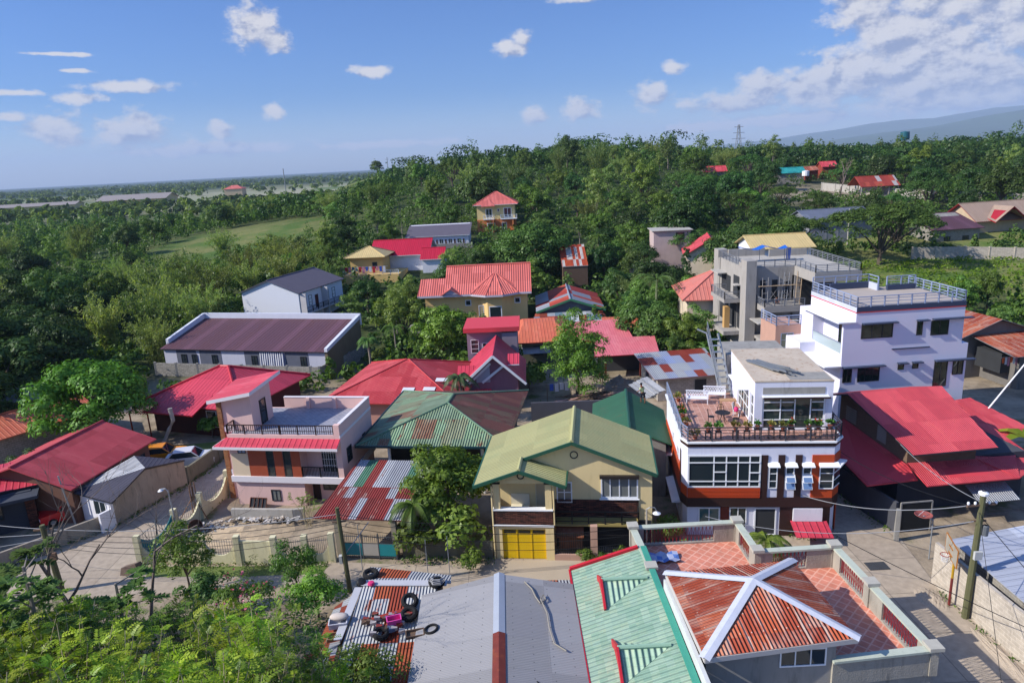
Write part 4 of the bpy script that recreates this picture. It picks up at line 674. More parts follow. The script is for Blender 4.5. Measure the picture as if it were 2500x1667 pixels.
b.win('f', 6.0, 0, 3.6, .9, .9, 1, 1, WHT, glass(), .12); b.win('f', 13.4, 0, 3.7, .9, .9, 1, 1, WHT, glass(), .12); b.win('f', 9.6, -1.2, 1.6, 1.9, 2.0, 1, 1, WHT, glass(), .14); b.win('f', 8.0, -.6, 1.6, .8, 2.1, 1, 1, WHT, mat('cream_door_leaf', 'b8a888'), .1, 'door')
pc = b.part('porch', CONCL); pc.box(-2.2, .4, -1.5, 2, -2, 1.0); pc.box(-2.4, .6, -1.7, 2.2, 1.0, 1.25); b.done()
# patched shack, orange roofs, pink roof shed, block house
b = house('patched_shack', 'shack with patched zinc and rust front lean-to and green edged gable', 4.2, 98.5, -2, 9, 12, 3.3, 5.0, 'gable', mat('blue_grey_boards', '5a626c', .9, .2), roofmat('patched_roof', ['9ba0a8', 'a23a2c', '8c9098', 'b04a34'], 'corr', .2, .03, rust=.2, mott=.2, sheet=1.6, rowlen=3), 0, .5, axis='v', done=False)
ln = b.part('lean_to', roofmat('patchwork_sheets', ['9ea4ac', '8a4030', '6a8494', 'a85038', 'b0b4b8', '7a3428'], 'corr', .16, .03, mott=.2, sheet=1.1, rowlen=1.5)); ln.panel([(-1.2, -3.0, 2.3), (9.6, -3.0, 2.3), (9.0, -.4, 3.2), (-.6, -.4, 3.2)], (1, 0, 0), .05)
gf = b.part('green_barge', mat('green_barge_board', '3f7a58', .6)); gf.bar((-.5, -.55, 3.3), (4.5, -.55, 5.0), .1, .3); gf.bar((9.5, -.55, 3.3), (4.5, -.55, 5.0), .1, .3); b.done()
b = Bld('orange_roof_house', 'sprawling low house with joined orange and salmon sheet roofs', 'house', 0, 82, 0); gr_ = mat('dull_green_plaster', '6a6a5a', .9, .15)
w = b.part('wall', gr_); w.box(1.2, 6.8, 1, 11, 0, 2.9); w.box(6.8, 14.5, 1, 9, 0, 2.8); w.box(12.5, 17.2, 5, 9.5, 0, 2.9)
rf = b.part('roof', (R_ORNG, mat('brick_red_edge', '9a3a2a', .6))); rf.panel([(.4, .2, 3.0), (7.6, .6, 3.0), (5.8, 6.5, 4.1), (1.6, 6.5, 4.1)], (1, 0, 0), .12, 0, 1); rf.panel([(.4, 12.2, 3.0), (.4, .2, 3.0), (1.6, 6.5, 4.1), (1.6, 9, 4.1)], (0, 1, 0), .12, 0, 1); rf.panel([(7.6, .6, 3.0), (7.8, 11.6, 3.1), (5.8, 9, 4.1), (5.8, 6.5, 4.1)], (0, 1, 0), .12, 0, 1); rf.panel([(.4, 12.2, 3), (1.6, 9, 4.1), (5.8, 9, 4.1), (7.8, 11.6, 3.1)], (1, 0, 0), .12, 0, 1); rf.panel([(1.6, 6.5, 4.1), (5.8, 6.5, 4.1), (5.8, 9, 4.1), (1.6, 9, 4.1)], (1, 0, 0), .05, 0, 1)
rf.panel([(12.2, 4.2, 3.0), (17.8, 5.4, 2.9), (17.2, 9.8, 3.5), (12.2, 9.5, 3.6)], (1, 0, 0), .12, 0, 1)
r2 = b.part('ribbed_roof', (R_PINK, REDM)); r2.panel([(7.7, .2, 2.9), (14.9, .4, 2.9), (14.4, 6.8, 3.9), (7.7, 6.4, 3.9)], (1, 0, 0), .3, 0, 1)
ax = b.part('tin_awning', R_GALV); ax.panel([(.8, -.8, 1.9), (4.6, -.6, 1.9), (4.6, .9, 2.3), (.8, .8, 2.3)], (1, 0, 0), .04); b.win('f', 2.6, 1, 1.2, 1.2, 1.2, 2, 1, DRK, glass()); b.done()
b = Bld('pink_roof_shed', 'open fronted shed with flat faded pink roof behind the sand heap', 'shed', 9.2, 75.6, 1)
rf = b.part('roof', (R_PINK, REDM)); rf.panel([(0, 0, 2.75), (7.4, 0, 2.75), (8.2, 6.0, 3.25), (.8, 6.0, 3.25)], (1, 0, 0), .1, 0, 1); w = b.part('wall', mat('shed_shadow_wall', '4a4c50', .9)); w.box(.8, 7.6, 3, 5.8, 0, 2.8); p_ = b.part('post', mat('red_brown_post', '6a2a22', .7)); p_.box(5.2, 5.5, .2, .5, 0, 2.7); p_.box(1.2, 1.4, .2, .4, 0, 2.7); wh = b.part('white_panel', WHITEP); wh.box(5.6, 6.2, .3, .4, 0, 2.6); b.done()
b = Bld('block_house', 'raw hollow block house with striped zinc and rust roof', 'house', 14.6, 67.4, 4)
w = b.part('wall', brick('raw_block', 'a49c92', '968e84', 'b0a89e', .4, .2, .02, bump=.4)); w.loft([(0, 0, 0), (6.2, 0, 0), (6.2, 6.4, 0), (0, 6.4, 0)], [(0, 0, 2.5), (6.2, 0, 2.5), (6.2, 6.4, 3.2), (0, 6.4, 3.2)])
rf = b.part('roof', (roofmat('striped_zinc_roof', ['a4a8ae', '9aa4bc', '8a3424', '92a0c4', '8c3828', 'a2a6aa'], 'corr', .2, .045, rust=.12, mott=.15, sheet=1.0, rowlen=2.2, metal=.2), mat('mauve_edge', '8a6a70', .7))); rf.panel([(-.5, -.6, 2.55), (6.8, -.6, 2.6), (7.4, 7.0, 3.3), (-.7, 7.0, 3.25)], (1, 0, 0), .1, 0, 1)
b.win('l', 3.2, 0, .9, 1.1, 1.3, 1, 1, CONC, DKVOID, .05); b.win('l', .5, 0, .1, .9, 2.0, 1, 1, CONC, DKVOID, .05, 'door'); b.win('f', 3.8, 0, .8, 1.3, 1.3, 1, 1, CONC, DKVOID, .05); b.done()
wall_run('slate_wall', 'dark grey cement wall behind the rusted green roof', [(1.5, 63.4), (9.5, 63.0)], 2.0, .2, mat('dark_cement', '4e4e56', .9, .15))
# white modern building
b = Bld('white_building', 'tall white flat roofed building with blue grey rails and a red stripe', 'building', 28.11, 55.05, 2.57)
Wd, D, ht, hl = 9.16, 7.75, 11.62, 11.17; NAVY = mat('navy_fascia', '39435a', .6, .08)
w = b.part('wall', mat('lavender_white_plaster', 'd4d2e0', .7, .03, .6)); w.box(0, Wd, 0, D, 6.85, hl); w.box(-1.0, 0, 0, .25, 6.85, 10.35); w.box(-1.0, 0, .25, 5.2, 6.85, 7.75); w.box(-1.0, 0, 5.2, D, 6.85, 10.3); w.box(-1.0, 9.74, 0, D+1, 0, 6.85); w.box(Wd, 9.74, 0, D, 6.85, 8.04); w.box(-2.4, -1.0, 4.5, D+1, 0, 7.7)
nb = b.part('fascia_band', NAVY); nb.box(0, Wd+.02, -.03, D, hl+.07, ht); lb = b.part('side_fascia', mat('pale_grey_fascia', 'b4b8c6', .6)); lb.box(-.03, 0, -.03, D, hl+.07, ht)
rs = b.part('red_stripe', mat('red_stripe_paint', 'c43a34', .5)); rs.box(-.05, Wd+.04, -.05, D, hl, hl+.07)
rf = b.part('roof_deck', mat('roof_screed', 'a59a90', .9, .1)); rf.box(.15, Wd-.15, .15, D-.15, ht, ht+.02)
pw = b.part('parapet', NAVY); pw.box(1.6, 5.2, D-.25, D, ht, ht+.6); pw.box(6.0, 8.6, D-1.9, D-1.65, ht, ht+.5); pp = b.part('stair_parapet', mat('pale_grey_fascia', 'b4b8c6')); pp.box(5.2, 5.4, D-1.6, D, ht, ht+.6)
RA = mat('blue_grey_rail', '8a96b0', .45, .05); b.rail([(.05, D-.05), (.05, .05), (Wd-.05, .05), (Wd-.05, D-.05)], ht, .85, RA, 1.15, 3, rp=.045); b.rail([(.05, D-.05), (5.3, D-.05), (5.3, D-1.6)], ht+.0, 1.25, RA, 1.1, 3, rp=.045); b.rail([(6.0, D-1.75), (8.6, D-1.75)], ht+.5, .75, RA, 1.1, 3, rp=.045)
cn = b.part('canopy', WHT); cn.box(-1.5, 0, -.1, 6.6, 10.36, 10.46); cn.box(-2.5, -1.0, -.2, 6.4, 6.7, 6.8); cs = b.part('window_canopy', NAVY)
for a, c, z in ((.5, 3.42, 10.22), (5.1, 6.05, 10.22), (6.42, 9.75, 10.24), (-.9, 2.65, 6.58), (3.78, 4.6, 6.66), (5.04, 5.85, 6.66), (6.96, 10.3, 6.66)): cs.box(a, c, -.4, 0, z, z+.09)
cs.box(3.2, 6.4, -.12, 0, 7.9, 7.98); cs.box(-.98, 0, -.03, 0, 10.35, 10.44)
GG = glass('green_glass', (.012, .022, .018), .02)
for a, z, ww, h_, c in ((.5, 8.97, 2.66, 1.22, 3), (5.17, 8.98, .5, 1.2, 1), (6.38, 8.9, 1.5, 1.25, 2), (-.82, 5.29, .78, 1.24, 2), (.45, 5.27, 1.88, 1.28, 3), (3.86, 6.1, .52, .5, 1), (5.1, 6.12, .52, .5, 1), (7.0, 4.4, 1.16, 2.2, 2), (8.6, 5.36, .92, 1.24, 2)): b.win('f', a, 0, z, ww, h_, c, 1, DRK, GG, .06)
b.win('l', .6, 0, 7.8, 1.9, 2.45, 2, 1, DRK, GG, .07, 'door'); gr2 = b.part('glass_rail', glass('clear_green_glass', (.35, .42, .42), .05)); gr2.box(-.99, -.96, .3, 5.1, 7.75, 8.6); b.rail([(-.97, .3), (-.97, 5.1)], 8.55, .06, STEEL, 5, 0)
pk = b.part('side_block', mat('pinkish_stone', 'b08a78', .9, .15, 2)); pk.box(-3.4, -1.0, D-.4, D+3, 0, 8.6); b.rail([(-3.35, D+3), (-3.35, D-.35), (-1, D-.35)], 8.6, .9, RA, 1.1, 3, rp=.045); b.win('f', -2.9, D-.4, 5.9, 1.2, 2.0, 2, 3, STEEL, glass('olive_glass', (.05, .07, .03), .05)); b.done()
# concrete building under construction
b = Bld('concrete_building', 'unfinished grey concrete building with steel rails and scaffolding', 'building', 25.7, 74.6, 0)
CR = mat('raw_concrete', '9b968f', .95, .16, .8, ('6a655e', .5), bump=.5); w = b.part('wall', CR)
w.box(0, 5.4, .3, 9.5, 0, 12); w.box(-.1, 1.0, -.5, 1.3, 0, 12.9); w.box(-.15, 1.0, 9.5, 11.2, 0, 12.9); w.box(5.2, 10.2, .3, 8, 0, 11.0); w.box(5.4, 10.2, -4.8, 8, 11.0, 12.0); w.box(1.0, 5.5, -2.6, .3, 4.4, 4.7); w.box(1.2, 5.6, -2.6, .3, 7.6, 8.2); w.box(1.2, 1.6, -2.6, -2.2, 0, 7.6); w.box(5.2, 5.6, -2.6, -2.2, 0, 7.6); w.box(1.2, 5.6, -2.4, .3, 0, 4.4); w.box(-1.8, 0, 1.5, 6.6, 8.0, 8.4); w.box(-1.8, 0, 1.5, 6.6, 4.3, 4.75); w.box(-.12, 0, 9.0, 9.5, 0, 12); w.box(5.4, 5.8, -4.7, -4.3, 7, 11); w.box(1, 5.4, 9.2, 9.5, 12, 12.9); w.box(5.4, 9.9, 7.8, 8.0, 12, 12.8); w.box(-.1, 0, 1.3, 2.1, 12, 12.5)
sl_ = b.part('sunshade_slab', CONCL); sl_.box(-1.1, 0, 6.4, 9.4, 10.5, 10.62); sl_.box(-.7, 0, 1.4, 2.6, 9.9, 10.0); sl_.box(.4, 1.6, -3.2, -.5, 6.5, 6.62); sl_.box(2.4, 4.8, -3.1, -2.4, 6.6, 6.7)
rf = b.part('roof_slab', CONCL); rf.box(.1, 5.3, 1.3, 9.2, 12, 12.03); rf.box(5.5, 10.1, -4.7, 7.8, 12, 12.03)
op = b.part('opening_shade', DKVOID)  # dark panels on the walls paint the shade of open window holes
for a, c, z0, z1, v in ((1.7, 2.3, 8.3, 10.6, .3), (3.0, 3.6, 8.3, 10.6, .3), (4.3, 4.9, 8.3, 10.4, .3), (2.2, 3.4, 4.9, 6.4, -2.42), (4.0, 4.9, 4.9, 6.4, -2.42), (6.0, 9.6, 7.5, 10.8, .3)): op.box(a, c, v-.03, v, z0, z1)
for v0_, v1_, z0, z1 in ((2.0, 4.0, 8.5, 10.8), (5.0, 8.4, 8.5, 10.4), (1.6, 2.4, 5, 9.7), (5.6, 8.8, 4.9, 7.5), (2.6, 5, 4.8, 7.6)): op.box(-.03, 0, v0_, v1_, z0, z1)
SR = mat('primer_grey_rail', '6f7278', .6, .1); b.rail([(.1, 9.4), (.1, 1.3)], 12, .8, SR, 1.2, 4); b.rail([(1.0, .36), (5.5, .36)], 12, .8, SR, 1.2, 4); b.rail([(5.5, .3), (5.5, -4.7), (10.1, -4.7), (10.1, 7.8)], 12, .8, SR, 1.2, 4); b.rail([(1.25, .2), (1.25, -2.5), (5.5, -2.5)], 8.2, .8, SR, 1.2, 4); b.rail([(0, 1.55), (-1.75, 1.55), (-1.75, 6.55), (0, 6.55)], 8.4, .85, SR, 1.2, 4)
co_ = b.part('column_form', mat('plywood_form', 'b8925c', .8, .1)); co_.box(-1.2, -.6, 3.2, 3.9, 4.75, 7.2); b.done()
t = empty('tarpaulin', 'blue tarpaulin slung over poles on the concrete roof', 'tarpaulin', (26.2, 78.6, 12), -4)
q = MB(); n_ = 14; TP = [[(i*.42, j*.5+.12*math.sin(i*1.1), 1.75+.12*math.sin(i*.9+j)-.25*abs(math.sin(i*.45))) for j in range(3)] for i in range(n_)]
for i in range(n_-1):
    for j in range(2): q.poly([TP[i][j], TP[i+1][j], TP[i+1][j+1], TP[i][j+1]])
for i in range(5): q.poly([(5.3+i*.1, .0, 1.6), (5.4+i*.1, 0.05, 1.6), (5.35+i*.1, .1, .1), (5.25+i*.1, .05, .2)])
q.build('sheet', mat('blue_tarp', '1a5ab0', .5, .15, 2), t); q = MB()
for x, y in ((0, 0), (2.6, 1), (5.4, 0), (5.4, 1)): q.tube([(x, y, 0), (x, y, 1.75)], .03)
q.build('pole', SR, t)
def ladder(name, label, a, b_, wd, m_, n=9, cat='ladder'):
    t = empty(name, label, cat, a); q = MB(); d = Vector(b_)-Vector(a); sx_ = Vector((wd/2, 0, 0)); q.bar(-sx_, d-sx_, .06); q.bar(sx_, d+sx_, .06); q.build('rail', m_, t); q = MB()
    for i in range(1, n): q.bar(d*i/n-sx_, d*i/n+sx_, .05)
    q.build('rung', m_, t)
ladder('wooden_ladder', 'pale wooden ladder leaning towards the concrete roof wing', (30.6, 72.6, 8.2), (31.3, 73.9, 11.6), .5, mat('pale_wood', 'a08a70', .8)); ladder('dusty_ladder', 'dusty grey ladder leaning on the concrete wall beside the scaffold', (29.2, 72.8, 8.2), (30.2, 74.6, 11.4), .55, SR, 11)
t = empty('scaffold', 'steel scaffold frames with a plank on the concrete balcony', 'scaffold', (27.0, 73.6, 8.2)); q = MB()
for x in (.2, 2.0, 3.6):
    for d_ in (0, .6): q.tube([(x+d_, 0, 0), (x+d_, 0, 2.9)], .03, 5)
    for z in (.6, 1.2, 1.8, 2.4): q.tube([(x, 0, z), (x+.6, 0, z)], .02, 5)
q.tube([(.8, 0, .2), (2.0, 0, 1.9)], .015, 4); q.tube([(.8, 0, 1.9), (2.0, 0, .2)], .015, 4); q.tube([(2.6, 0, .2), (3.6, 0, 1.9)], .015, 4); q.build('frame', mat('pale_pipe', 'a09c98', .6), t); q = MB(); q.box(-.2, 4.4, -.15, .15, 1.95, 2.0); q.build('plank', MATS['pale_wood'], t)
# big bright red house on the right
b = Bld('red_gable_house', 'wooden house with huge bright red sheet gable and lower skirt roofs', 'house', 25.3, 41.3, 5)
w = b.part('wall', mat('dark_cement_wall', '45464c', .95, .2, bump=.4)); w.box(.5, 9.6, 1.7, 9.5, 0, 3.6); w.box(-1.6, .5, 3.2, 9, 0, 2.9); up_ = b.part('upper_wall', mat('weathered_planks', '6b5848', .9, .35, 5, wood=True)); up_.loft([(.7, 1.3, 3), (5.6, 1.3, 3), (5.6, 9.4, 3), (.7, 9.4, 3)], [(.7, 1.3, 5.15), (5.6, 1.3, 5.15), (5.6, 9.4, 5.8), (.7, 9.4, 5.8)]); up_.loft([(.7, 1.3, 5.1), (.7, 6.8, 6.6), (.7, 9.4, 5.7)], [(5.6, 1.3, 5.1), (5.6, 6.8, 6.6), (5.6, 9.4, 5.7)])
rf = b.part('roof', (R_BRED, mat('dark_edge', '3a3a3e', .8))); rf.panel([(.1, -.1, 4.95), (5.95, -.1, 4.95), (6.9, 6.8, 6.85), (-.4, 6.8, 6.85)], (1, 0, 0), .1, 0, 1); rf.panel([(6.9, 10.2, 5.7), (-1.6, 10.2, 5.7), (-.4, 6.8, 6.85), (6.9, 6.8, 6.85)], (1, 0, 0), .1, 0, 1)
r2 = b.part('skirt_roof', R_BRED); r2.panel([(.9, -.6, 2.95), (7.2, -.7, 2.95), (8.6, 1.4, 3.5), (.7, 1.35, 3.75)], (1, 0, 0), .08); r2.panel([(-2.7, .2, 2.95), (.85, .25, 3.0), (.68, 1.35, 3.7), (.68, 8.8, 4.1), (-1.6, 8.8, 3.2)], (1, 0, 0), .08); r2.panel([(7.2, -.7, 2.96), (10.4, 1.2, 2.96), (10.6, 7.6, 3.9), (5.62, 7.6, 3.95), (5.62, 1.4, 3.6)], (1, 0, 0), .08); r2.panel([(10.8, 5.5, 2.9), (14.4, 6.0, 2.9), (13.6, 12, 3.6), (10.2, 11.5, 3.6)], (1, 0, 0), .08)
sh = b.part('shutter', mat('grey_louvre', '8a857c', .8, .2)); 
for k in range(7): sh.box(.64, .7, 7.2, 8.5, 4.2+k*.16, 4.3+k*.16)
sh.box(.66, .7, 3.6, 4.6, 4.1, 5.2); wd = b.part('sheet_awning', R_GALV); wd.panel([(4.2, -1.2, 1.7), (7.0, -1.2, 1.7), (7.0, .2, 2.3), (4.2, .2, 2.3)], (1, 0, 0), .04); b.done()
wall_run('compound_wall', 'dark hollow block compound wall beside the street under the red roofs', [(22.9, 47.5), (23.6, 43.0), (24.2, 40.4)], 2.1, .2, mat('dark_cement_wall', '45464c')); g_ = empty('steel_gate', 'dark sheet gate in the compound wall below the red roofs', 'gate', (24.4, 40.3, 0), 3); q = MB(); q.box(.05, 2.0, 0, .05, .1, 2.0); q.build('leaf', mat('black_sheet', '1c2024', .6), g_); q = MB()
for u in (0, 2.05): q.bar((u, .02, 0), (u, .02, 2.1), .09)
q.bar((0, .02, 2.08), (2.05, .02, 2.08), .08); q.build('frame', CONC, g_)
# ---------------------------------------------------------------- terrace house in the foreground
b = Bld('terrace_house', 'house with faded green tile roof, tiled terrace and rusty hip roof with white ridges', 'house', 0, 0, 0)
STC = mat('stone_cement', '9a9488', .95, .25, 2, ('56524a', .55), bump=.8); PALE = mat('pale_green_coping', 'aeb4a4', .8, .1, 2, ('7c8074', .4))
out = [(6.2, 35.4), (12.2, 35.4), (12.2, 32.3), (16.3, 32.4), (16.7, 24.4), (12.3, 24.1), (12.3, 18), (6.6, 18), (6.6, 31.2)]
w = b.part('wall', STC); w.prism(out, 0, 2.98); w.box(2.8, 6.62, 18, 33.1, 0, 2.9)
fl = b.part('terrace_floor', TERRA); fl.prism([(6.3, 35.3), (12.1, 35.3), (12.1, 32.2), (16.2, 32.3), (16.6, 24.5), (12.3, 24.3), (6.7, 24.3), (6.7, 31.2)], 2.98, 3.04)
pp = b.part('parapet', STC); cp = b.part('coping', PALE); gl_ = b.part('red_grille', mat('red_iron_grille', '8e2c30', .6)); pl = b.part('pillar_cap', mat('grey_pillar_cap', 'a8a498', .9, .15, 3))
def para(p, q, gaps=(), h0=3.0, h1=4.14):
    p, q = Vector(p), Vector(q); L = (q-p).length; d = (q-p)/L; n_ = Vector((-d.y, d.x))*.11
    ss = [0]+[x for g_ in gaps for x in g_]+[L]
    for a, c in zip(ss[::2], ss[1::2]):
        A, B_ = p+d*a, p+d*c; pp.prism([tuple(A-n_), tuple(B_-n_), tuple(B_+n_), tuple(A+n_)], h0, h1)
    for a, c in gaps:
        A, B_ = p+d*a, p+d*c; pp.prism([tuple(A-n_), tuple(B_-n_), tuple(B_+n_), tuple(A+n_)], h0, h0+.14)
        k = int((c-a)/.2)
        for i in range(k+1):
            e = A+(B_-A)*i/k; gl_.bar((e.x, e.y, h0+.1), (e.x, e.y, h1), .024)
            if i < k: e2 = A+(B_-A)*(i+1)/k; gl_.bar((e.x, e.y, h0+.2), (e2.x, e2.y, h1-.1), .016); gl_.bar((e.x, e.y, h1-.1), (e2.x, e2.y, h0+.2), .016)
    m2 = n_*1.7; cp.prism([tuple(p-m2), tuple(q-m2), tuple(q+m2), tuple(p+m2)], h1, h1+.1)
para((6.25, 35.35), (12.15, 35.4), [(.6, 4.6)]); para((12.15, 35.4), (12.2, 32.35), [(.7, 2.3)]); para((12.2, 32.3), (16.25, 32.4), [(.8, 2.6)]); para((16.3, 32.4), (16.65, 24.5), [(.8, 3.0), (4.6, 7.2)]); para((16.65, 24.45), (12.35, 24.1)); para((6.25, 35.35), (6.45, 31.3))
for x, y in ((6.25, 35.35), (12.15, 35.4), (12.2, 32.3), (16.28, 32.42), (16.45, 29.0), (16.7, 24.45), (6.45, 31.3)):
    pp.box(x-.17, x+.17, y-.17, y+.17, 3.0, 4.2); pl.box(x-.3, x+.3, y-.3, y+.3, 4.26, 4.42); pl.box(x-.22, x+.22, y-.22, y+.22, 4.2, 4.26)
hw = b.part('upper_wall', mat('grey_upper_wall', '8a8884', .9, .2, dirt=('4e4c4a', .5))); hw.box(7.2, 12.5, 24.1, 28.9, 3.04, 5.1)
hr = b.part('hip_roof', R_RUST2); cc = [(6.75, 29.3, 5.2), (6.95, 23.4, 5.2), (13.35, 24.1, 5.2), (13.0, 29.8, 5.2)]; ap = (10.05, 26.9, 6.2)
for i in range(4): j = (i+1) % 4; hr.panel([cc[i], cc[j], ap], Vector(cc[j])-Vector(cc[i]), .05)
hc = b.part('hip_cap', mat('white_metal_cap', 'b9bcc6', .45, .1, 3, ('8a8c94', .3)))
for q in cc:
    d = Vector(ap)-Vector(q); s_ = d.cross(Vector((0, 0, 1))).normalized()*.24; A, B_ = Vector(q)+Vector((0, 0, .09))-d*.02, Vector(ap)+Vector((0, 0, .09))
    dn = Vector((0, 0, -.07)); hc.poly([A-s_+dn, B_-s_+dn, B_, A]); hc.poly([A, B_, B_+s_+dn, A+s_+dn])
hf = b.part('eave_board', mat('white_eave_board', 'b4b0ac', .7, .1))
for i in range(4):
    j = (i+1) % 4; hf.bar(Vector(cc[i])-Vector((0, 0, .14)), Vector(cc[j])-Vector((0, 0, .14)), .05, .22)
b.win('f', 10.2, 24.1, 4.0, 1.9, .85, 3, 1, WHT, glass())
gr_ = b.part('tile_roof', R_GRNV); sl_ = lambda x: 2.98+.33*(x-2.5)
gr_.panel([(2.5, 33.4, sl_(2.5)), (2.6, 18, sl_(2.6)), (6.75, 18, sl_(6.75)), (6.5, 33.2, sl_(6.5))], (0, 1, 0), .1)
ve = b.part('red_verge', REDM); ve.bar((2.5, 33.4, sl_(2.5)+.05), (6.15, 33.25, sl_(6.15)+.05), .2, .2); ve.bar((2.46, 33.4, sl_(2.5)-.02), (2.56, 18, sl_(2.56)-.02), .1, .14)
fl2 = b.part('flashing', mat('pale_flashing', 'c4c6c2', .6)); fl2.bar((6.72, 29.3, 4.6), (6.9, 18, 4.62), .16, .5); tl = b.part('teal_flashing', mat('teal_painted_edge', '3f8f7a', .6)); tl.bar((6.42, 33.2, sl_(6.42)+.03), (6.6, 18, sl_(6.6)+.03), .3, .06)
for cy in (30.5, 25.5):
    ax = Vector((3.8, cy, 4.18)); bx = Vector((6.1, cy, 4.18)); n_ = Vector((3.8, cy-1.35, sl_(3.8)+.02)); f_ = Vector((3.8, cy+1.35, sl_(3.8)+.02))
    gr_.panel([n_, bx, ax], (-1, 0, 0), .05); gr_.panel([f_, ax, bx], (-1, 0, 0), .05); ve.bar(ax, n_, .1, .3); ve.bar(ax, f_, .1, .3); ve.loft([n_, ax, f_], [n_+Vector((.05, 0, 0)), ax+Vector((.05, 0, 0)), f_+Vector((.05, 0, 0))])
    rc = b.part('dormer_ridge', R_GRNV); rc.tube([ax+Vector((0, 0, .03)), bx+Vector((0, 0, .03))], .1, 7)
lr = b.part('lean_to_roof', R_BLUEG); lr.panel([(12.4, 20.6, 1.9), (17.6, 20.8, 1.9), (17.2, 23.6, 2.6), (12.4, 23.6, 2.6)], (1, 0, 0), .06); b.done()
q = MB(); rr = random.Random(4)
hg = [[(i*.3-.9, j*.3-.5, .03+.22*rr.random()) for j in range(4)] for i in range(7)]
for i in range(6):
    for j in range(3): q.poly([hg[i][j], hg[i+1][j], hg[i+1][j+1], hg[i][j+1]], None, (i+j) % 3 == 0)
t = tag(q.build('plastic_sheet', [mat('white_film', 'a8b0c8', .5), mat('blue_film', '5a7ab8', .5)]), 'crumpled white and blue plastic sheet on the terracotta terrace', 'sheet'); t.location = (7.6, 33.9, 3.05)
# grey shed and junk shack
b = Bld('grey_shed', 'shed with plain grey corrugated gable roof beside the green tile roof', 'shed', 0, 0, 0)
rf = b.part('roof', R_NEWG); rf.panel([(-5.35, 31.7, 3.05), (-5.15, 18, 3.05), (-1.25, 18, 3.8), (-1.3, 32.1, 3.8)], (0, 1, 0), .05); rf.panel([(2.5, 18, 3.05), (2.5, 32.0, 3.05), (-1.3, 32.1, 3.8), (-1.25, 18, 3.8)], (0, 1, 0), .05); w = b.part('wall', BLOCK); w.box(-4.9, 2.2, 18, 31.4, 0, 3.0)
cp = b.part('ridge_cap', mat('grey_ridge_sheet', '9aa0aa', .5, .1)); cp.loft([(-1.58, 32.15, 3.77), (-1.3, 32.15, 3.88), (-1.02, 32.15, 3.77)], [(-1.56, 27.4, 3.77), (-1.29, 27.4, 3.88), (-1.0, 27.4, 3.77)]); c2 = b.part('rusty_ridge_cap', mat('rusty_ridge_sheet', '6e3028', .8, .3, 3, ('a05a38', .5))); c2.loft([(-1.57, 27.4, 3.79), (-1.29, 27.4, 3.9), (-1.0, 27.4, 3.79)], [(-1.53, 18, 3.79), (-1.25, 18, 3.9), (-.95, 18, 3.79)])
bk = b.part('back_strip', R_RUST); bk.panel([(-.9, 33.4, 2.5), (-.7, 32.0, 3.0), (2.5, 31.9, 2.9), (2.5, 33.2, 2.5)], (1, 0, 0), .04); b.done()
t = MB(); t.tube([(.0, 31.6, 3.6), (.35, 31.0, 3.56), (.5, 30.4, 3.53), (.7, 29.9, 3.5), (1.0, 30.2, 3.47), (.9, 30.6, 3.48), (.75, 30.2, 3.5), (1.0, 29.2, 3.44), (1.05, 28.0, 3.43), (1.2, 27.0, 3.4), (1.7, 26.6, 3.31)], .035, 6); tag(t.build('hose', mat('tan_hose', '8a8478', .6)), 'tan hose lying in loops on the grey shed roof', 'hose')
t = MB(); 
for i in range(5): t.bar((.3+.22*i, 24.6-.1*i, 3.5-.04*i), (.7+.16*i, 23.9+.25*(i % 2), 3.46-.03*i), .035)
tag(t.build('bent_rods', mat('black_scrap_iron', '22201f', .7)), 'tangle of bent black rods near the lower end of the grey shed roof', 'scrap')
b = Bld('junk_shack', 'shack with patched rust and zinc roof loaded with old tires and junk', 'shack', 0, 0, 0)
rf = b.part('roof', R_RUST); rf.panel([(-8.9, 36.0, 2.2), (-4.1, 34.7, 2.2), (-4.0, 33.4, 2.55), (-8.6, 33.8, 2.55)], (1, -.1, 0), .04); rf.panel([(-8.8, 33.75, 2.56), (-4.6, 33.3, 2.56), (-5.3, 31.6, 2.36), (-5.3, 26, 1.9), (-9.2, 26, 1.9)], (1, 0, 0), .04); rf.panel([(-9.0, 33.4, 2.4), (-9.2, 29.5, 2.1), (-10.6, 28, 1.7), (-10.2, 32.6, 2.0)], (0, 1, 0), .04); rf.panel([(-9.3, 29.6, 2.05), (-9.2, 26, 1.8), (-11.6, 25.8, 1.4), (-11.0, 29.4, 1.6)], (0, 1, 0), .04)
w = b.part('wall', WOOD); w.prism([(-8.4, 35.6), (-4.6, 34.5), (-4.9, 27), (-9, 27)], 0, 2.1 if False else 1.85); cp = b.part('ridge_cap', mat('white_zinc_cap', 'b0b0b4', .5, .1)); cp.bar((-9, 33.8, 2.6), (-4.2, 33.35, 2.6), .5, .04); cp.bar((-9.05, 33.5, 2.52), (-9.3, 29.5, 2.3), .4, .04); b.done()
TIRE = mat('old_rubber', '1d1d1f', .9, .25, 6)
def torus(mb, R_, r_, n=22, m_=8, c=(0, 0, 0), tilt=(0, 0)):
    M = Matrix.Rotation(tilt[0], 4, 'X') @ Matrix.Rotation(tilt[1], 4, 'Y')
    V = [[M @ Vector(((R_+r_*math.cos(b_))*math.cos(a), (R_+r_*math.cos(b_))*math.sin(a), r_*1.15*math.sin(b_)))+Vector(c) for b_ in [2*math.pi*j/m_ for j in range(m_)]] for a in [2*math.pi*i/n for i in range(n)]]
    for i in range(n):
        for j in range(m_): mb.poly([V[i][j], V[(i+1) % n][j], V[(i+1) % n][(j+1) % m_], V[i][(j+1) % m_]])
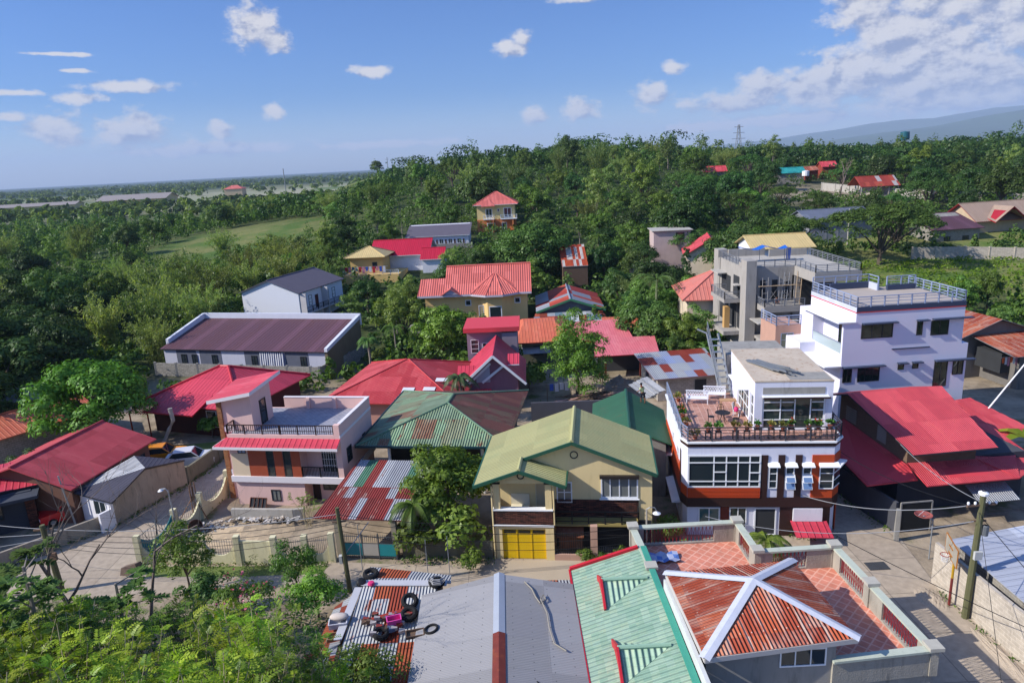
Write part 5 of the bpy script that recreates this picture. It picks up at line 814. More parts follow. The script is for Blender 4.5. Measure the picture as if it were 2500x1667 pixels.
for lb, x, y, z, rr, ti in (('worn black tire lying on the back corner of the junk shack roof', -8.6, 34.7, 2.55, (.33, .13), (.1, .05)), ('black tire leaning on top of the tire pile by the grey shed', -6.0, 31.7, 2.75, (.33, .13), (.5, .2)), ('black tire lying lowest in the tire pile by the grey shed', -5.95, 30.9, 2.55, (.33, .13), (.25, 0)), ('thin black tire lying alone on the grey shed roof', -4.55, 28.7, 3.24, (.3, .06), (0, -.19)), ('dark tire half buried in junk below the pink basket', -7.2, 29.7, 2.4, (.32, .12), (.1, .1)), ('black tire wound with hoses near the shack ridge', -4.75, 33.3, 2.75, (.34, .12), (.1, .1))):
    q = MB(); torus(q, *rr, tilt=ti); o = q.build('tire', TIRE); o.location = (x, y, z); tag(o, lb, 'tire', 'tires on the shack roofs')
q = MB()
for i in range(5): q.tube([(.42*math.cos(a/3*math.pi)*(1-.05*i), .34*math.sin(a/3*math.pi)*(1-.06*i), .12+.05*i+.05*math.sin(a+i)) for a in range(7)], .022, 5)
o = q.build('hose', mat('grey_hose', '9a9a9c', .6)); o.location = (-4.7, 33.2, 2.75); tag(o, 'grey hose coiled over the tire near the shack ridge', 'hose')
def crate(name, lb, cat, x, y, z, sx_, sy_, sz_, m_, a=0):
    o = empty(name, lb, cat, (x, y, z), a); q = MB(); t_ = .03; q.box(0, sx_, 0, sy_, 0, t_); q.box(0, sx_, 0, t_, t_, sz_); q.box(0, sx_, sy_-t_, sy_, t_, sz_); q.box(0, t_, t_, sy_-t_, t_, sz_); q.box(sx_-t_, sx_, t_, sy_-t_, t_, sz_); q.build('body', m_, o)
    q = MB(); q.box(-.02, sx_+.02, -.02, 0, sz_-.05, sz_); q.box(-.02, sx_+.02, sy_, sy_+.02, sz_-.05, sz_); q.box(-.02, 0, 0, sy_, sz_-.05, sz_); q.box(sx_, sx_+.02, 0, sy_, sz_-.05, sz_); q.build('rim', m_, o); return o
crate('plastic_basket', 'bright pink plastic basket among junk on the shack roof', 'basket', -6.9, 30.0, 2.5, .7, .45, .3, mat('pink_plastic', 'd84a98', .45), 15); crate('wooden_tray', 'shallow dark wooden tray on the edge of the grey shed roof', 'tray', -5.7, 28.3, 3.0, .85, .5, .16, WOOD, 10)
crate('plastic_crate', 'pale crate with papers on the outer edge of the junk shack roof', 'crate', -9.95, 30.4, 2.2, .9, .5, .3, mat('pale_plastic', 'c4c4cc', .5), 8); crate('cardboard_box', 'brown box below the pale crate on the junk shack', 'box', -9.9, 29.7, 1.8, .9, .5, .4, mat('brown_card', '8a6a50', .9), 8)
q = MB(); q.lathe([(.0, .28), (.22, .27), (.42, .2), (.46, .1), (.3, 0)], 12); o = q.build('sack', mat('white_sack', 'c0b4aa', .9, .1), smooth=True); o.location = (-9.5, 30.9, 2.5); o.scale = (1.1, .6, .9); tag(o, 'stuffed white sack on the pale crate', 'sack')
q = MB(); q.bar((-8.2, 30.6, 2.45), (-5.9, 31.3, 2.62), .25, .05); tag(q.build('plank', mat('dark_red_board', '8a2c24', .8, .2)), 'dark red board lying across the junk shack roof', 'board')
q = MB(); q.lathe([(.0, .22), (.18, .2), (.26, .1), (.28, 0)], 10); o = q.build('bucket', mat('black_plastic', '1a1c20', .6)); o.location = (-8.95, 33.8, 2.6); o.rotation_euler = (.5, .3, 0); tag(o, 'black bucket tipped on the shack ridge', 'bucket')
q = MB(); q.lathe([(.0, .2), (.16, .18), (.2, .08), (.15, 0)], 10); o = q.build('bag', mat('pink_bag', 'c8306a', .6)); o.location = (-8.35, 33.55, 2.6); tag(o, 'small pink and white bag on the shack ridge', 'bag')
q = MB(); rr = random.Random(3)
for i in range(26): x, y = rr.uniform(-8.4, -6), rr.uniform(29.4, 31); q.loft([(x, y, 2.4), (x+.3, y+.05, 2.45), (x+.28, y+.22, 2.4), (x, y+.2, 2.5)], [(x, y, 2.5+.15*rr.random()), (x+.3, y+.05, 2.6), (x+.28, y+.22, 2.55), (x, y+.2, 2.62)], i % 4)
tag(q.build('junk_heap', [mat('rag_white', 'b0a8a4', .9), WOOD, mat('rag_blue', '5a6a86', .9), mat('rag_red', '8a3a34', .9)]), 'jumbled rags and scrap spread on the junk shack roof', 'junk', kind='stuff')
def pole(name, lb, x, y, z, h, r_, m_, cat='pole', lean=0, n=8, solo=False):
    q = MB(); q.tube([(0, 0, -.3), (0, 0, h*.5), (0, 0, h)], [r_, r_*.9, r_*.75], n)
    if solo: o = tag(q.build(name, m_), lb, cat); o.location = (x, y, z); o.rotation_euler = (0, lean, 0); return o
    o = empty(name, lb, cat, (x, y, z)); o.rotation_euler = (0, lean, 0); q.build('post', m_, o); return o
OLDW = mat('mossy_pole_wood', '5a5a3e', .9, .3, 3, ('3a3428', .5))
p1_ = pole('utility_pole', 'mossy wooden utility pole with transformer gear beside the pale block wall', 23.15, 31.7, 0, 7.1, .19, OLDW, 'pole', .02)
q = MB(); q.bar((-.75, 0, 6.5), (.75, 0, 6.6), .1); q.bar((-.4, .1, 5.6), (.4, .1, 5.6), .08); q.build('crossarm', WOOD, p1_); q = MB(); q.lathe([(.16, 0), (.16, .5), (.1, .56)], 10, (.28, -.1, 4.9)); q.build('transformer', mat('grey_can', '5a5e62', .6), p1_); q = MB(); q.box(-.2, .2, -.32, -.18, 3.6, 4.05); q.build('meter_box', mat('pale_box', 'b4b4b0', .6), p1_)
q = MB()
IV = [(-.7), (-.35), .35, .7]
for x in IV: q = MB(); q.lathe([(.05, 0), (.07, .08), (.04, .16)], 8, (x, 0, 6.58)); q.build('insulator', WHT, p1_)
q = MB(); q.lathe([(.22, 0), (.24, .12), (.1, .2)], 10, (0, 0, 7.1)); q.build('cap', WHT, p1_)
p2_ = pole('utility_pole', 'dark wooden utility pole in front of the carport gate', -10.5, 36.9, 0, 5.6, .15, OLDW, 'pole', -.03); q = MB(); q.bar((-.4, 0, 4.7), (.4, 0, 4.7), .08); q.build('crossarm', WOOD, p2_); q = MB(); q.box(-.32, -.14, -.12, .12, 2.0, 2.5); q.build('meter_box', mat('pale_box', 'b4b4b0'), p2_); q = MB(); q.tube([(.1, 0, 2.6), (1.6, .4, 4.3)], .03); q.build('brace', GALV, p2_)
p3_ = pole('utility_pole', 'short weathered utility pole with tangled fittings by the low garden wall', -28.9, 38.6, 0, 4.6, .2, OLDW, 'pole', -.05); q = MB(); q.bar((-.6, 0, 4.3), (.6, 0, 4.3), .1); q.bar((-.5, .1, 3.2), (.5, .1, 3.2), .08); q.box(.1, .5, -.3, -.15, 2.3, 2.8); q.build('crossarm', WOOD, p3_)
pole('bare_pole', 'thin galvanised pole standing before the red car', -33.2, 47.3, 0, 4.0, .07, GALV, 'pole', -.12, solo=True)
pole('steel_pole', 'slanting white steel pole behind the red gabled house', 37.5, 52.5, 2.5, 6.0, .07, WHT, 'pole', .6, solo=True)
l1 = pole('street_lamp', 'thin street lamp post at the teal gate of the scalloped wall', -24.3, 44.7, 0, 3.6, .06, GALV, 'lamp', -.05); q = MB(); q.tube([(0, 0, 3.5), (-.15, 0, 3.75), (-.45, 0, 3.75)], .03); q.build('arm', GALV, l1); q = MB(); q.lathe([(.04, .14), (.2, 0), (.18, -.02)], 10, (-.5, 0, 3.62)); q.build('lamp_shade', WHT, l1)
for x, y, h, lb in ((-10.2, 39.2, 3.2, 'thin pipe post between the shack and the carport'), (-5.8, 37.3, 3.0, 'thin pipe post behind the shack roof'), (-4.5, 37.4, 3.1, 'thin pipe post at the garden edge near the grey shed')): tag(pole('pipe_post', lb, x, y, 0, h, .03, GALV, 'post', solo=True), group='thin posts by the shack')
WIRE = mat('black_cable', '17181a', .6); WIRE2 = mat('pale_cable', '8e9094', .6)
def wire(lb, a, c, sag, m_=WIRE, r_=.018):
    q = MB(); a, c = Vector(a), Vector(c); q.tube([a+(c-a)*i/14-Vector((0, 0, sag*4*(i/14)*(1-i/14))) for i in range(15)], r_, 4, 0, False); tag(q.build('power_line', m_), lb, 'wire', 'overhead wires')
PT = (23.2, 31.7, 6.6)
wire('pale sagging cable from the mossy transformer pole to the awning of the corner building', PT, (17.8, 40.8, 2.9), .7, WIRE2, .022); wire('cable from the mossy transformer pole to the upper red roof', (23.2, 31.8, 6.7), (25.2, 42.4, 5.2), .3, WIRE2); wire('thin cable from the mossy transformer pole to the corner building balcony', (22.8, 31.7, 6.5), (20.6, 42.4, 5.4), .5)
wire('cable from the mossy transformer pole over the zinc roof', PT, (34, 30, 6.6), .5); wire('lower cable from the mossy transformer pole above the zinc roof', (23.2, 31.7, 6.0), (36, 36, 6.2), .6); wire('long thin cable crossing in front of the terrace corner', (16.4, 33, 4.6), (27, 22, 2.5), .3)
wire('pale cable from the mossy transformer pole across the terrace front', (22.9, 31.6, 5.7), (11.0, 37.6, 3.4), .9, WIRE2); wire('guy cable running down from the mossy transformer pole to the street', (23.1, 31.6, 6.2), (20.6, 25, .1), 0); wire('second guy cable from the mossy transformer pole to the block wall', (23.2, 31.6, 6.0), (26.5, 26, .5), 0)
for i in range(5): wire('one of the cables strung between the carport pole and the short weathered pole', (-10.5, 36.9, 5.2-.28*i), (-28.9, 38.6, 4.3-.3*i), .5+.12*i, WIRE2 if i == 0 else WIRE)
for i in range(4): wire('one of the cables strung from the carport pole towards the cream house gate', (-10.5, 36.9, 5.1-.35*i), (6.2, 38.2, 3.0-.5*i), .5+.1*i)
for i in range(3): wire('one of the cables fanning from the short weathered pole towards the charcoal house', (-28.9, 38.6, 4.3-.3*i), (-42, 42.5-3*i, 4.6-.4*i), .3, WIRE2)
# right block wall, grey roof, hoop
wall_run('street_wall', 'pale hollow block wall along the street opposite the terrace', [(23.35, 34.9), (23.6, 29), (24.4, 22), (25.5, 14)], 2.55, .2, brick('pale_block', 'b4aa9c', 'a89e90', 'c2b8aa', .45, .22, .02, bump=.5))
b = Bld('zinc_roof_house', 'house with pale zinc sheet roof at the right border behind the street wall', 'house', 23.9, 22, 0); rf = b.part('roof', roofmat('pale_zinc_roof', ['a9adb8', 'a2a6b2', 'b2b6c0'], 'rib', .45, .05, rust=.08, mott=.12, sheet=1.0, rowlen=4, metal=.2)); rf.panel([(.1, 12.8, 2.75), (.1, -8, 2.75), (12, -8, 4.3), (12, 13.2, 4.3)], (0, 1, 0), .06); w = b.part('wall', BLOCK); w.box(.5, 12, -8, 12.4, 0, 2.7); b.done()
o = empty('basketball_hoop', 'basketball hoop with a worn clear board on a red and yellow post', 'basketball hoop', (22.95, 32.75, 0), -17)
q = MB(); q.tube([(0, 0, 0), (0, 0, 1.7)], .07); q.build('lower_post', mat('dull_red_post', '6e2e2a', .7), o); q = MB(); q.tube([(0, 0, 1.7), (0, 0, 2.7), (-.1, .1, 3.3)], .065); q.bar((0, 0, 2.6), (-.25, 0, 3.0), .06); q.build('upper_post', mat('yellow_post_paint', 'b08a1e', .6), o)
q = MB(); q.box(-.2, -.15, -.95, .95, 2.85, 3.85); q.build('backboard', mat('worn_board', '9c9688', .7, .25, 3, ('6a5a44', .5)), o); q = MB()
for p_, r_ in (((-.18, -.97, 2.85), (-.18, .97, 2.85)), ((-.18, -.97, 3.85), (-.18, .97, 3.85)), ((-.18, -.97, 2.85), (-.18, -.97, 3.85)), ((-.18, .97, 2.85), (-.18, .97, 3.85)), ((-.22, -.3, 3.1), (-.22, .3, 3.1)), ((-.22, -.3, 3.5), (-.22, .3, 3.5))): q.bar(p_, r_, .05)
q.build('board_frame', mat('orange_wood_frame', 'a0662c', .7), o); q = MB(); q.tube([(-.45+.23*math.cos(k*math.pi/8), .23*math.sin(k*math.pi/8), 3.05) for k in range(17)], .02, 5); q.build('rim', mat('dark_red_rim', '8a2a24', .6), o); q = MB()
for k in range(12): a = k*math.pi/6; q.tube([(-.45+.22*math.cos(a), .22*math.sin(a), 3.04), (-.45+.13*math.cos(a+.5), .13*math.sin(a+.5), 2.65)], .008, 4); q.tube([(-.45+.22*math.cos(a), .22*math.sin(a), 3.04), (-.45+.13*math.cos(a-.5), .13*math.sin(a-.5), 2.65)], .008, 4)
q.build('net', WHT, o)
o = empty('satellite_dish', 'faded red satellite dish on a post above the shaded street', 'dish', (23.9, 37.2, 0)); q = MB(); q.tube([(.6, 0, 0), (.6, 0, 2.6), (0, 0, 2.9)], .04); q.build('post', GALV, o); q = MB(); q.lathe([(.03, 0), (.28, .06), (.5, .2), (.48, .22), (.26, .09), (.03, .03)], 14, (0, 0, 2.8)); q.build('dish', mat('faded_red_dish', '8a4a44', .7), o); q = MB(); q.tube([(.3, 0, 2.95), (0, 0, 3.25), (-.3, 0, 2.95)], .015); q.build('feed_arm', GALV, o)
q = MB(); q.box(20.5, 21.7, 36.3, 37.1, .03, .05); [q.box(20.55+i*.12, 20.6+i*.12, 36.35, 37.05, .05, .07) for i in range(10)]; tag(q.build('drain_grate', mat('dark_grate', '3e4044', .7)), 'dark metal drain grate in the sunlit street', 'drain')
tag(pole('gate_post', 'grey concrete post standing alone in the shaded street', 23.7, 39.4, 0, 2.2, .2, CONC, 'post', 0, 4, True))
# scalloped garden wall of the lot
SCW = mat('cream_garden_wall', 'cfc8a4', .9, .12, 1, ('857c58', .7), bump=.3); IRON = mat('pale_iron_bars', '6e7274', .6)
GW = [(-25.3, 41.35), (-23.3, 41.45), (-20.9, 41.0), (-18.5, 40.7), (-16.0, 40.35), (-14.0, 40.3), (-12.3, 40.4)]; GW2 = [(-24.5, 44.9), (-23.7, 47.3), (-23.2, 51.2)]
sw_ = empty('scalloped_wall', 'cream garden wall with deep scallops, iron bars and tall pillars round the rubble lot', 'wall', (0, 0, 0)); q = MB(); q2 = MB(); q3 = MB()
for ch in (GW, GW2):
    for k_, ((x0, y0), (x1, y1)) in enumerate(zip(ch, ch[1:])):
        d = Vector((x1-x0, y1-y0)); L = d.length; d.normalize(); n_ = Vector((-d.y, d.x))*.07; M_ = 14; flat = (ch is GW and k_ == 3) ; hh = lambda s: 1.7 if flat else .62+1.15*(abs(2*s-1)**2.2)
        for i in range(M_):
            a, c_ = i/M_, (i+1)/M_; A, B_ = Vector((x0, y0))+d*L*a, Vector((x0, y0))+d*L*c_
            q.loft([(A.x-n_.x, A.y-n_.y, -.2), (B_.x-n_.x, B_.y-n_.y, -.2), (B_.x+n_.x, B_.y+n_.y, -.2), (A.x+n_.x, A.y+n_.y, -.2)], [(A.x-n_.x, A.y-n_.y, hh(a)), (B_.x-n_.x, B_.y-n_.y, hh(c_)), (B_.x+n_.x, B_.y+n_.y, hh(c_)), (A.x+n_.x, A.y+n_.y, hh(a))])
            if not flat and 1 < i < M_-1: q3.bar((A.x, A.y, hh(a)-.05), (A.x, A.y, 1.75), .02)
        if not flat: q3.bar((x0, y0, 1.6), (x1, y1, 1.6), .03)
    for x, y in ch: q2.box(x-.18, x+.18, y-.18, y+.18, -.2, 2.05)
q.build('panel', SCW, sw_); q2.build('pillar', SCW, sw_); q3.build('bars', IRON, sw_)
g_ = empty('teal_gate', 'teal sheet gate with scooped top in the scalloped wall', 'gate', (0, 0, 0)); q = MB(); q2 = MB(); P0, P1_ = Vector((-25.2, 41.6)), Vector((-24.6, 44.7))
for i in range(12):
    a, c_ = i/12, (i+1)/12; A, B_ = P0+(P1_-P0)*a, P0+(P1_-P0)*c_; h_ = lambda s: .95+.75*abs(2*s-1)**2
    q.loft([(A.x, A.y, .12), (B_.x, B_.y, .12), (B_.x+.04, B_.y, .12), (A.x+.04, A.y, .12)], [(A.x, A.y, h_(a)), (B_.x, B_.y, h_(c_)), (B_.x+.04, B_.y, h_(c_)), (A.x+.04, A.y, h_(a))]); q2.bar((A.x, A.y, h_(a)), (A.x, A.y, 1.95), .02)
q2.bar((P0.x, P0.y, 1.9), (P1_.x, P1_.y, 1.9), .03); q2.bar(((P0.x+P1_.x)/2, (P0.y+P1_.y)/2, .1), ((P0.x+P1_.x)/2, (P0.y+P1_.y)/2, 2.1), .06); q.build('leaf', mat('teal_painted_sheet', '1f7a80'), g_); q2.build('bars', IRON, g_)
q = MB(); rr = random.Random(11); BAMP = mat('bamboo_pole', '7a5a40', .8, .3, 4)
for i in range(9): a = rr.uniform(-.35, .35); q.tube([(rr.uniform(-.2, .2), rr.uniform(-.2, .2), 0), (a*.5, a*.4, 2.3+rr.uniform(0, 1.0))], .04, 5)
q.tube([(-1.2, -.3, 0), (.1, 0, 2.0)], .04, 5); q.tube([(.9, -.2, 0), (0, 0, 2.1)], .04, 5); o = q.build('pole_bundle', BAMP); o.location = (-24.1, 47.2, 0); tag(o, 'bundle of brown bamboo poles propped against the scalloped wall', 'poles')
q = MB(); q.lathe([(.42, 0), (.5, .35), (.5, .7), (.46, .7), (.44, .08), (0, .05)], 14); o = q.build('drum', mat('brown_drum', '7a5c4e', .8, .2)); o.location = (-23.4, 45.3, .45); o.rotation_euler = (1.2, .2, .5); tag(o, 'overturned brown plastic drum by the scalloped wall', 'drum')
q = MB(); q.loft([(0, 0, 0), (1.3, -.2, 0), (1.5, .6, 0), (.2, .8, 0)], [(.1, .1, .5), (1.1, 0, .8), (1.2, .5, .7), (.2, .6, .4)]); o = q.build('boulder', mat('brown_rock', '6a5a50', .95, .3, 3, bump=1)); o.location = (-26.0, 40.0, 0); tag(o, 'broken brown concrete chunk at the corner of the scalloped wall', 'rock')
q = MB(); rr = random.Random(5)
for i in range(300):
    g_ = i % 3; x = rr.gauss((-22.3, -17.6, -19.5)[g_], .85); y = rr.gauss((45.3, 46.0, 46.3)[g_], .35); s_ = rr.uniform(.04, .17); z = .05+max(0, .3-.2*abs(y-45.8)); a = rr.uniform(0, 6.28); t_ = rr.uniform(-.4, .4)
    e1 = Vector((math.cos(a), math.sin(a), t_))*s_; e2 = Vector((-math.sin(a), math.cos(a), rr.uniform(-.4, .4)))*s_*rr.uniform(.4, 1); c_ = Vector((x, y, z)); up_ = Vector((0, 0, .03+.05*rr.random()))
    q.loft([c_-e1-e2, c_+e1-e2, c_+e1+e2, c_-e1+e2], [c_-e1-e2+up_, c_+e1-e2+up_, c_+e1+e2+up_, c_-e1+e2+up_], i % 4)
tag(q.build('rubble', [mat('rubble_pale', 'b0a69a', .95), mat('rubble_white', 'b4b0ae', .9), mat('rubble_brown', '80705e', .95), mat('rubble_grey', '8c8a86', .9)]), 'pale broken rubble and tiles strewn in the walled lot', 'rubble', kind='stuff')
wall_run('retaining_wall', 'low grey retaining wall before the pink house', [(-21.3, 46.9), (-16.6, 46.3), (-15.8, 46.4)], .85, .25, CONCL)
q = MB(); rr = random.Random(8)
for i in range(90): a = rr.uniform(-.3, .5); x, y = rr.uniform(4, 9.5), rr.uniform(64.5, 70); L = rr.uniform(.8, 2.6); q.bar((x, y, .1+.3*rr.random()), (x+L*math.cos(a), y+L*math.sin(a), .1+.5*rr.random()), .16, .05, i % 3)
tag(q.build('lumber_pile', [WOOD, mat('pinkish_board', 'b08a80', .9), mat('dark_timber', '3c342e', .9)]), 'scattered boards and timber on the ground behind the rusted roofs', 'lumber', kind='stuff')
def heap(name, lb, x, y, rx, ry, h, m_, seed, cat):
    rr = random.Random(seed); q = MB(); G = 16; Z = [[0]*(G+1) for _ in range(G+1)]
    for i in range(G+1):
        for j in range(G+1):
            u, v = 2*i/G-1, 2*j/G-1; Z[i][j] = (x+u*rx, y+v*ry, max(-.1, h*(max(0, 1-(u*u+v*v)**.5)**.8)*(.8+.4*rr.random())-.05))
    for i in range(G):
        for j in range(G): q.poly([Z[i][j], Z[i+1][j], Z[i+1][j+1], Z[i][j+1]])
    return tag(q.build(name, m_), lb, cat)
heap('dirt_mound', 'low sandy dirt mound under the rubble in the walled lot', -19.6, 44.6, 3.6, 1.9, .55, mat('sandy_dirt', 'b09c80', .95, .2, 5, bump=.6), 9, 'dirt'); heap('sand_heap', 'heap of grey brown sand in front of the pink roofed shed', 11.5, 72.2, 2.6, 1.5, 1.4, mat('grey_sand', '8a7a6a', .95, .2, 6, bump=.6), 2, 'sand heap'); heap('gravel_heap', 'small heap of gravel beside the basketball post', 22.4, 33.4, .9, 1.3, .3, mat('gravel_tan', 'a49684', .95, .35, 18, bump=1), 3, 'gravel'); heap('gravel_heap', 'low spill of gravel along the foot of the pale block wall', 23.0, 28.5, .5, 3.0, .25, MATS['gravel_tan'], 4, 'gravel')
o = empty('roof_sheets', 'stack of galvanised roof sheets leaning beside the block house', 'sheets', (12.2, 61.2, 2.6), 30)
for i in range(4): q = MB(); q.panel([(i*.5, 0, i*.1), (i*.5+.9, 0, i*.1), (i*.5+.9, 2.6, .7+i*.1), (i*.5, 2.6, .7+i*.1)], (1, 0, 0), .02); q.build('sheet', R_GALV, o)
# people
def person(lb, x, y, z, rz, joints, shirt, shorts, skin, group=None):
    """one skinned body; garments are looser shells over the same joints"""
    o = empty('person', lb, 'person', (x, y, z)); o.rotation_euler = (0, 0, rz)
    def shell(name, J, E, m_, root=0):
        me = bpy.data.meshes.new(name); me.from_pydata([j[0] for j in J], E, []); ob_ = bpy.data.objects.new(name, me); C.objects.link(ob_); ob_.parent = o; me.materials.append(m_)
        sk_ = ob_.modifiers.new('Skin', 'SKIN'); su = ob_.modifiers.new('Sub', 'SUBSURF'); su.levels = su.render_levels = 1; sk_.use_smooth_shade = True
        for k, j in enumerate(J): me.skin_vertices[0].data[k].radius = (j[1], j[1]*(j[2] if len(j) > 2 else 1))
        me.skin_vertices[0].data[root].use_root = True
    J, E = joints; shell('body', J, E, skin)
    ix = lambda ks, s_: [(J[k][0], J[k][1]*s_)+tuple(J[k][2:]) for k in ks]
    if shirt: shell('shirt', ix([0, 1, 2, 6, 7, 10, 11], 1.2), [(0, 1), (1, 2), (2, 3), (3, 4), (2, 5), (5, 6)], shirt)
    shell('shorts', ix([0, 14, 15, 18, 19], 1.25), [(0, 1), (1, 2), (0, 3), (3, 4)], shorts)
    q = MB(); q.lathe([(.0, .125), (.06, .115), (.098, .06), (.1, 0), (.085, -.03), (.0, -.02)], 10, tuple(Vector(J[4][0])+Vector((0, .015, .03)))); q.build('hair', mat('black_hair', '14110f', .7), o, True)
    # face and fingers are a few millimetres at this distance; hands are built as short finger chains
    q = MB()
    for hnd in (9, 13):
        h = Vector(J[hnd][0]); 
        for f_, dx in enumerate((-.03, -.01, .01, .03)): q.tube([h+Vector((dx, -.01, -.03)), h+Vector((dx, -.02, -.075)), h+Vector((dx*.9, -.0, -.11+.008*abs(f_-1)))], .008, 5)
        q.tube([h+Vector((.03, 0, 0)), h+Vector((.055, -.02, -.04))], .009, 5)
    q.build('fingers', skin, o)
SKIN = mat('brown_skin', '7a4e38', .7, .05)
def std(bend=0., armL=((.24, 0, 1.15), (.3, -.08, .95)), armR=((-.24, 0, 1.15), (-.3, -.08, .95)), step=.0):
    s_, c_ = math.sin(bend), math.cos(bend); T = lambda x, y, z: (x, y-(z-.92)*s_, .92+(z-.92)*c_)
    J = [((0, 0, .92), .14, .75), (T(0, 0, 1.15), .13, .72), (T(0, 0, 1.38), .12, .7), (T(0, -.01, 1.5), .055), (T(0, -.02, 1.62), .095), (T(0, -.02, 1.7), .07),
         (T(.18, 0, 1.38), .06), (T(.22, 0, 1.2), .048), (armL[0], .04), (armL[1], .035), (T(-.18, 0, 1.38), .06), (T(-.22, 0, 1.2), .048), (armR[0], .04), (armR[1], .035),
         ((.1, 0, .85), .085), ((.11, -step, .5), .06), ((.11, -step*.6, .1), .042), ((.12, -step-.12, .04), .04), ((-.1, 0, .85), .085), ((-.11, step, .5), .06), ((-.11, step*1.2, .1), .042), ((-.12, step*1.2-.12, .04), .04)]
    E = [(0, 1), (1, 2), (2, 3), (3, 4), (4, 5), (2, 6), (6, 7), (7, 8), (8, 9), (2, 10), (10, 11), (11, 12), (12, 13), (0, 14), (14, 15), (15, 16), (16, 17), (0, 18), (18, 19), (19, 20), (20, 21)]
    return J, E
person('person in pale green shirt and dark shorts standing on the dark green roof', 10.45, 53.9, 4.78, math.pi+.6, std(.25, ((.26, -.25, 1.08), (.2, -.42, .98)), ((-.26, -.25, 1.08), (-.2, -.42, .98)), .12), mat('pale_green_shirt', 'b4c08a', .9), mat('dark_shorts', '1c2230', .9), SKIN)
person('shirtless person in grey trousers standing in the shed shade by the sand heap', 9.8, 74.3, 0, .3, std(.0), None, mat('grey_trousers', '7a8290', .9), SKIN)
person('worker crouched low on the concrete balcony under the scaffold', 28.6, 73.4, 8.1, .2, ([((0, .1, .32), .14, .8), ((0, -.02, .5), .13, .8), ((0, -.16, .7), .12, .8), ((0, -.24, .78), .055), ((0, -.3, .88), .09), ((0, -.3, .95), .07), ((.18, -.16, .7), .06), ((.22, -.25, .55), .048), ((.2, -.35, .45), .04), ((.15, -.45, .35), .035), ((-.18, -.16, .7), .06), ((-.22, -.25, .55), .048), ((-.2, -.35, .45), .04), ((-.15, -.45, .35), .035), ((.1, 0, .33), .085), ((.16, -.34, .48), .06), ((.15, -.12, .12), .042), ((.16, -.25, .05), .04), ((-.1, 0, .33), .085), ((-.16, -.34, .48), .06), ((-.15, -.12, .12), .042), ((-.16, -.25, .05), .04)], std()[1]), mat('pale_work_shirt', 'a8a8ac', .9), mat('dark_shorts', '1c2230'), SKIN)
# ---------------------------------------------------------------- terrace furniture and pots on the corner building
def T_(name, lb, cat, u, v, ang=0, group=None, z=6.65): return empty(name, lb, cat, on(ob, u, v, z), -6.66+ang, group)
WP = mat('white_plastic', 'd8d8de', .5, .04); IRN = mat('wrought_iron', '1e1c1e', .5, .1)
for lb, u, v, a in (('white lattice garden bench on the roof terrace beside the railing', 1.6, 7.0, -8), ('white garden bench half hidden behind the lattice bench on the terrace', 3.0, 7.9, -8)):
    o = T_('garden_bench', lb, 'bench', u-.8, v, a, 'white benches on the roof terrace'); q = MB(); q.box(0, 1.6, 0, .5, .4, .46); q.build('seat', WP, o); q = MB(); q.bar((0, .5, .9), (1.6, .5, .9), .07); q.bar((0, .5, .5), (1.6, .5, .5), .05)
    for i in range(9): q.bar((i*.18, .5, .48), (min(1.6, i*.18+.3), .52, .9), .035); q.bar((i*.18+.15, .5, .48), (max(0, i*.18-.15), .52, .9), .035)
    q.build('backrest', WP, o)
    for x in (.03, 1.57): q = MB(); q.bar((x, .48, .66), (x, .0, .62), .06); q.bar((x, .02, .62), (x, .02, .44), .06); q.build('armrest', WP, o)
    for x in (.06, 1.54):
        for y in (.05, .45): q = MB(); q.bar((x, y, 0), (x, y, .42), .07); q.build('leg', WP, o)
o = T_('round_table', 'black wrought iron round table on the roof terrace', 'table', 2.75, 3.3); q = MB(); q.lathe([(0, .72), (.5, .72), (.52, .7), (.5, .69), (0, .69)], 18); q.build('tabletop', IRN, o)
for k in range(4): a = k*math.pi/2+.4; q = MB(); q.tube([(.1*math.cos(a), .1*math.sin(a), .7), (.14*math.cos(a), .14*math.sin(a), .35), (.34*math.cos(a), .34*math.sin(a), 0)], .02, 5); q.build('leg', IRN, o)
for lb, u, v, a in (('black iron chair on the railing side of the round terrace table', 2.0, 3.3, 80), ('black iron chair behind the round terrace table', 2.8, 4.1, 0), ('black iron chair between the round terrace table and the glass wall', 3.55, 2.9, -100)):
    o = T_('iron_chair', lb, 'chair', u, v, a, 'iron chairs at the terrace table'); q = MB(); q.lathe([(0, .44), (.22, .44), (.23, .42), (0, .42)], 12); q.build('seat', IRN, o); q = MB(); q.tube([(-.2, .18, .43), (-.21, .22, .7), (-.12, .25, .92), (0, .26, .96), (.12, .25, .92), (.21, .22, .7), (.2, .18, .43)], .02, 5)
    for x in (-.08, 0, .08): q.tube([(x, .2, .45), (x*.6, .24, .93)], .013, 4)
    q.tube([(-.2, .23, .72), (.2, .23, .72)], .013, 4); q.build('backrest', IRN, o)
    for x in (-.16, .16):
        for y in (-.15, .16): q = MB(); q.tube([(x, y, .43), (x*1.25, y*1.25, 0)], .016, 5); q.build('leg', IRN, o)
o = T_('wooden_table', 'tan narrow wooden table by the terrace doors', 'table', 3.5, 5.4, 0); q = MB(); q.box(-.55, .55, -.3, .3, .84, .88); q.build('tabletop', mat('tan_wood', 'b08a66', .7, .1), o)
for x in (-.5, .5):
    for y in (-.25, .25): q = MB(); q.bar((x, y, 0), (x, y, .84), .05); q.build('leg', mat('tan_wood', 'b08a66'), o)
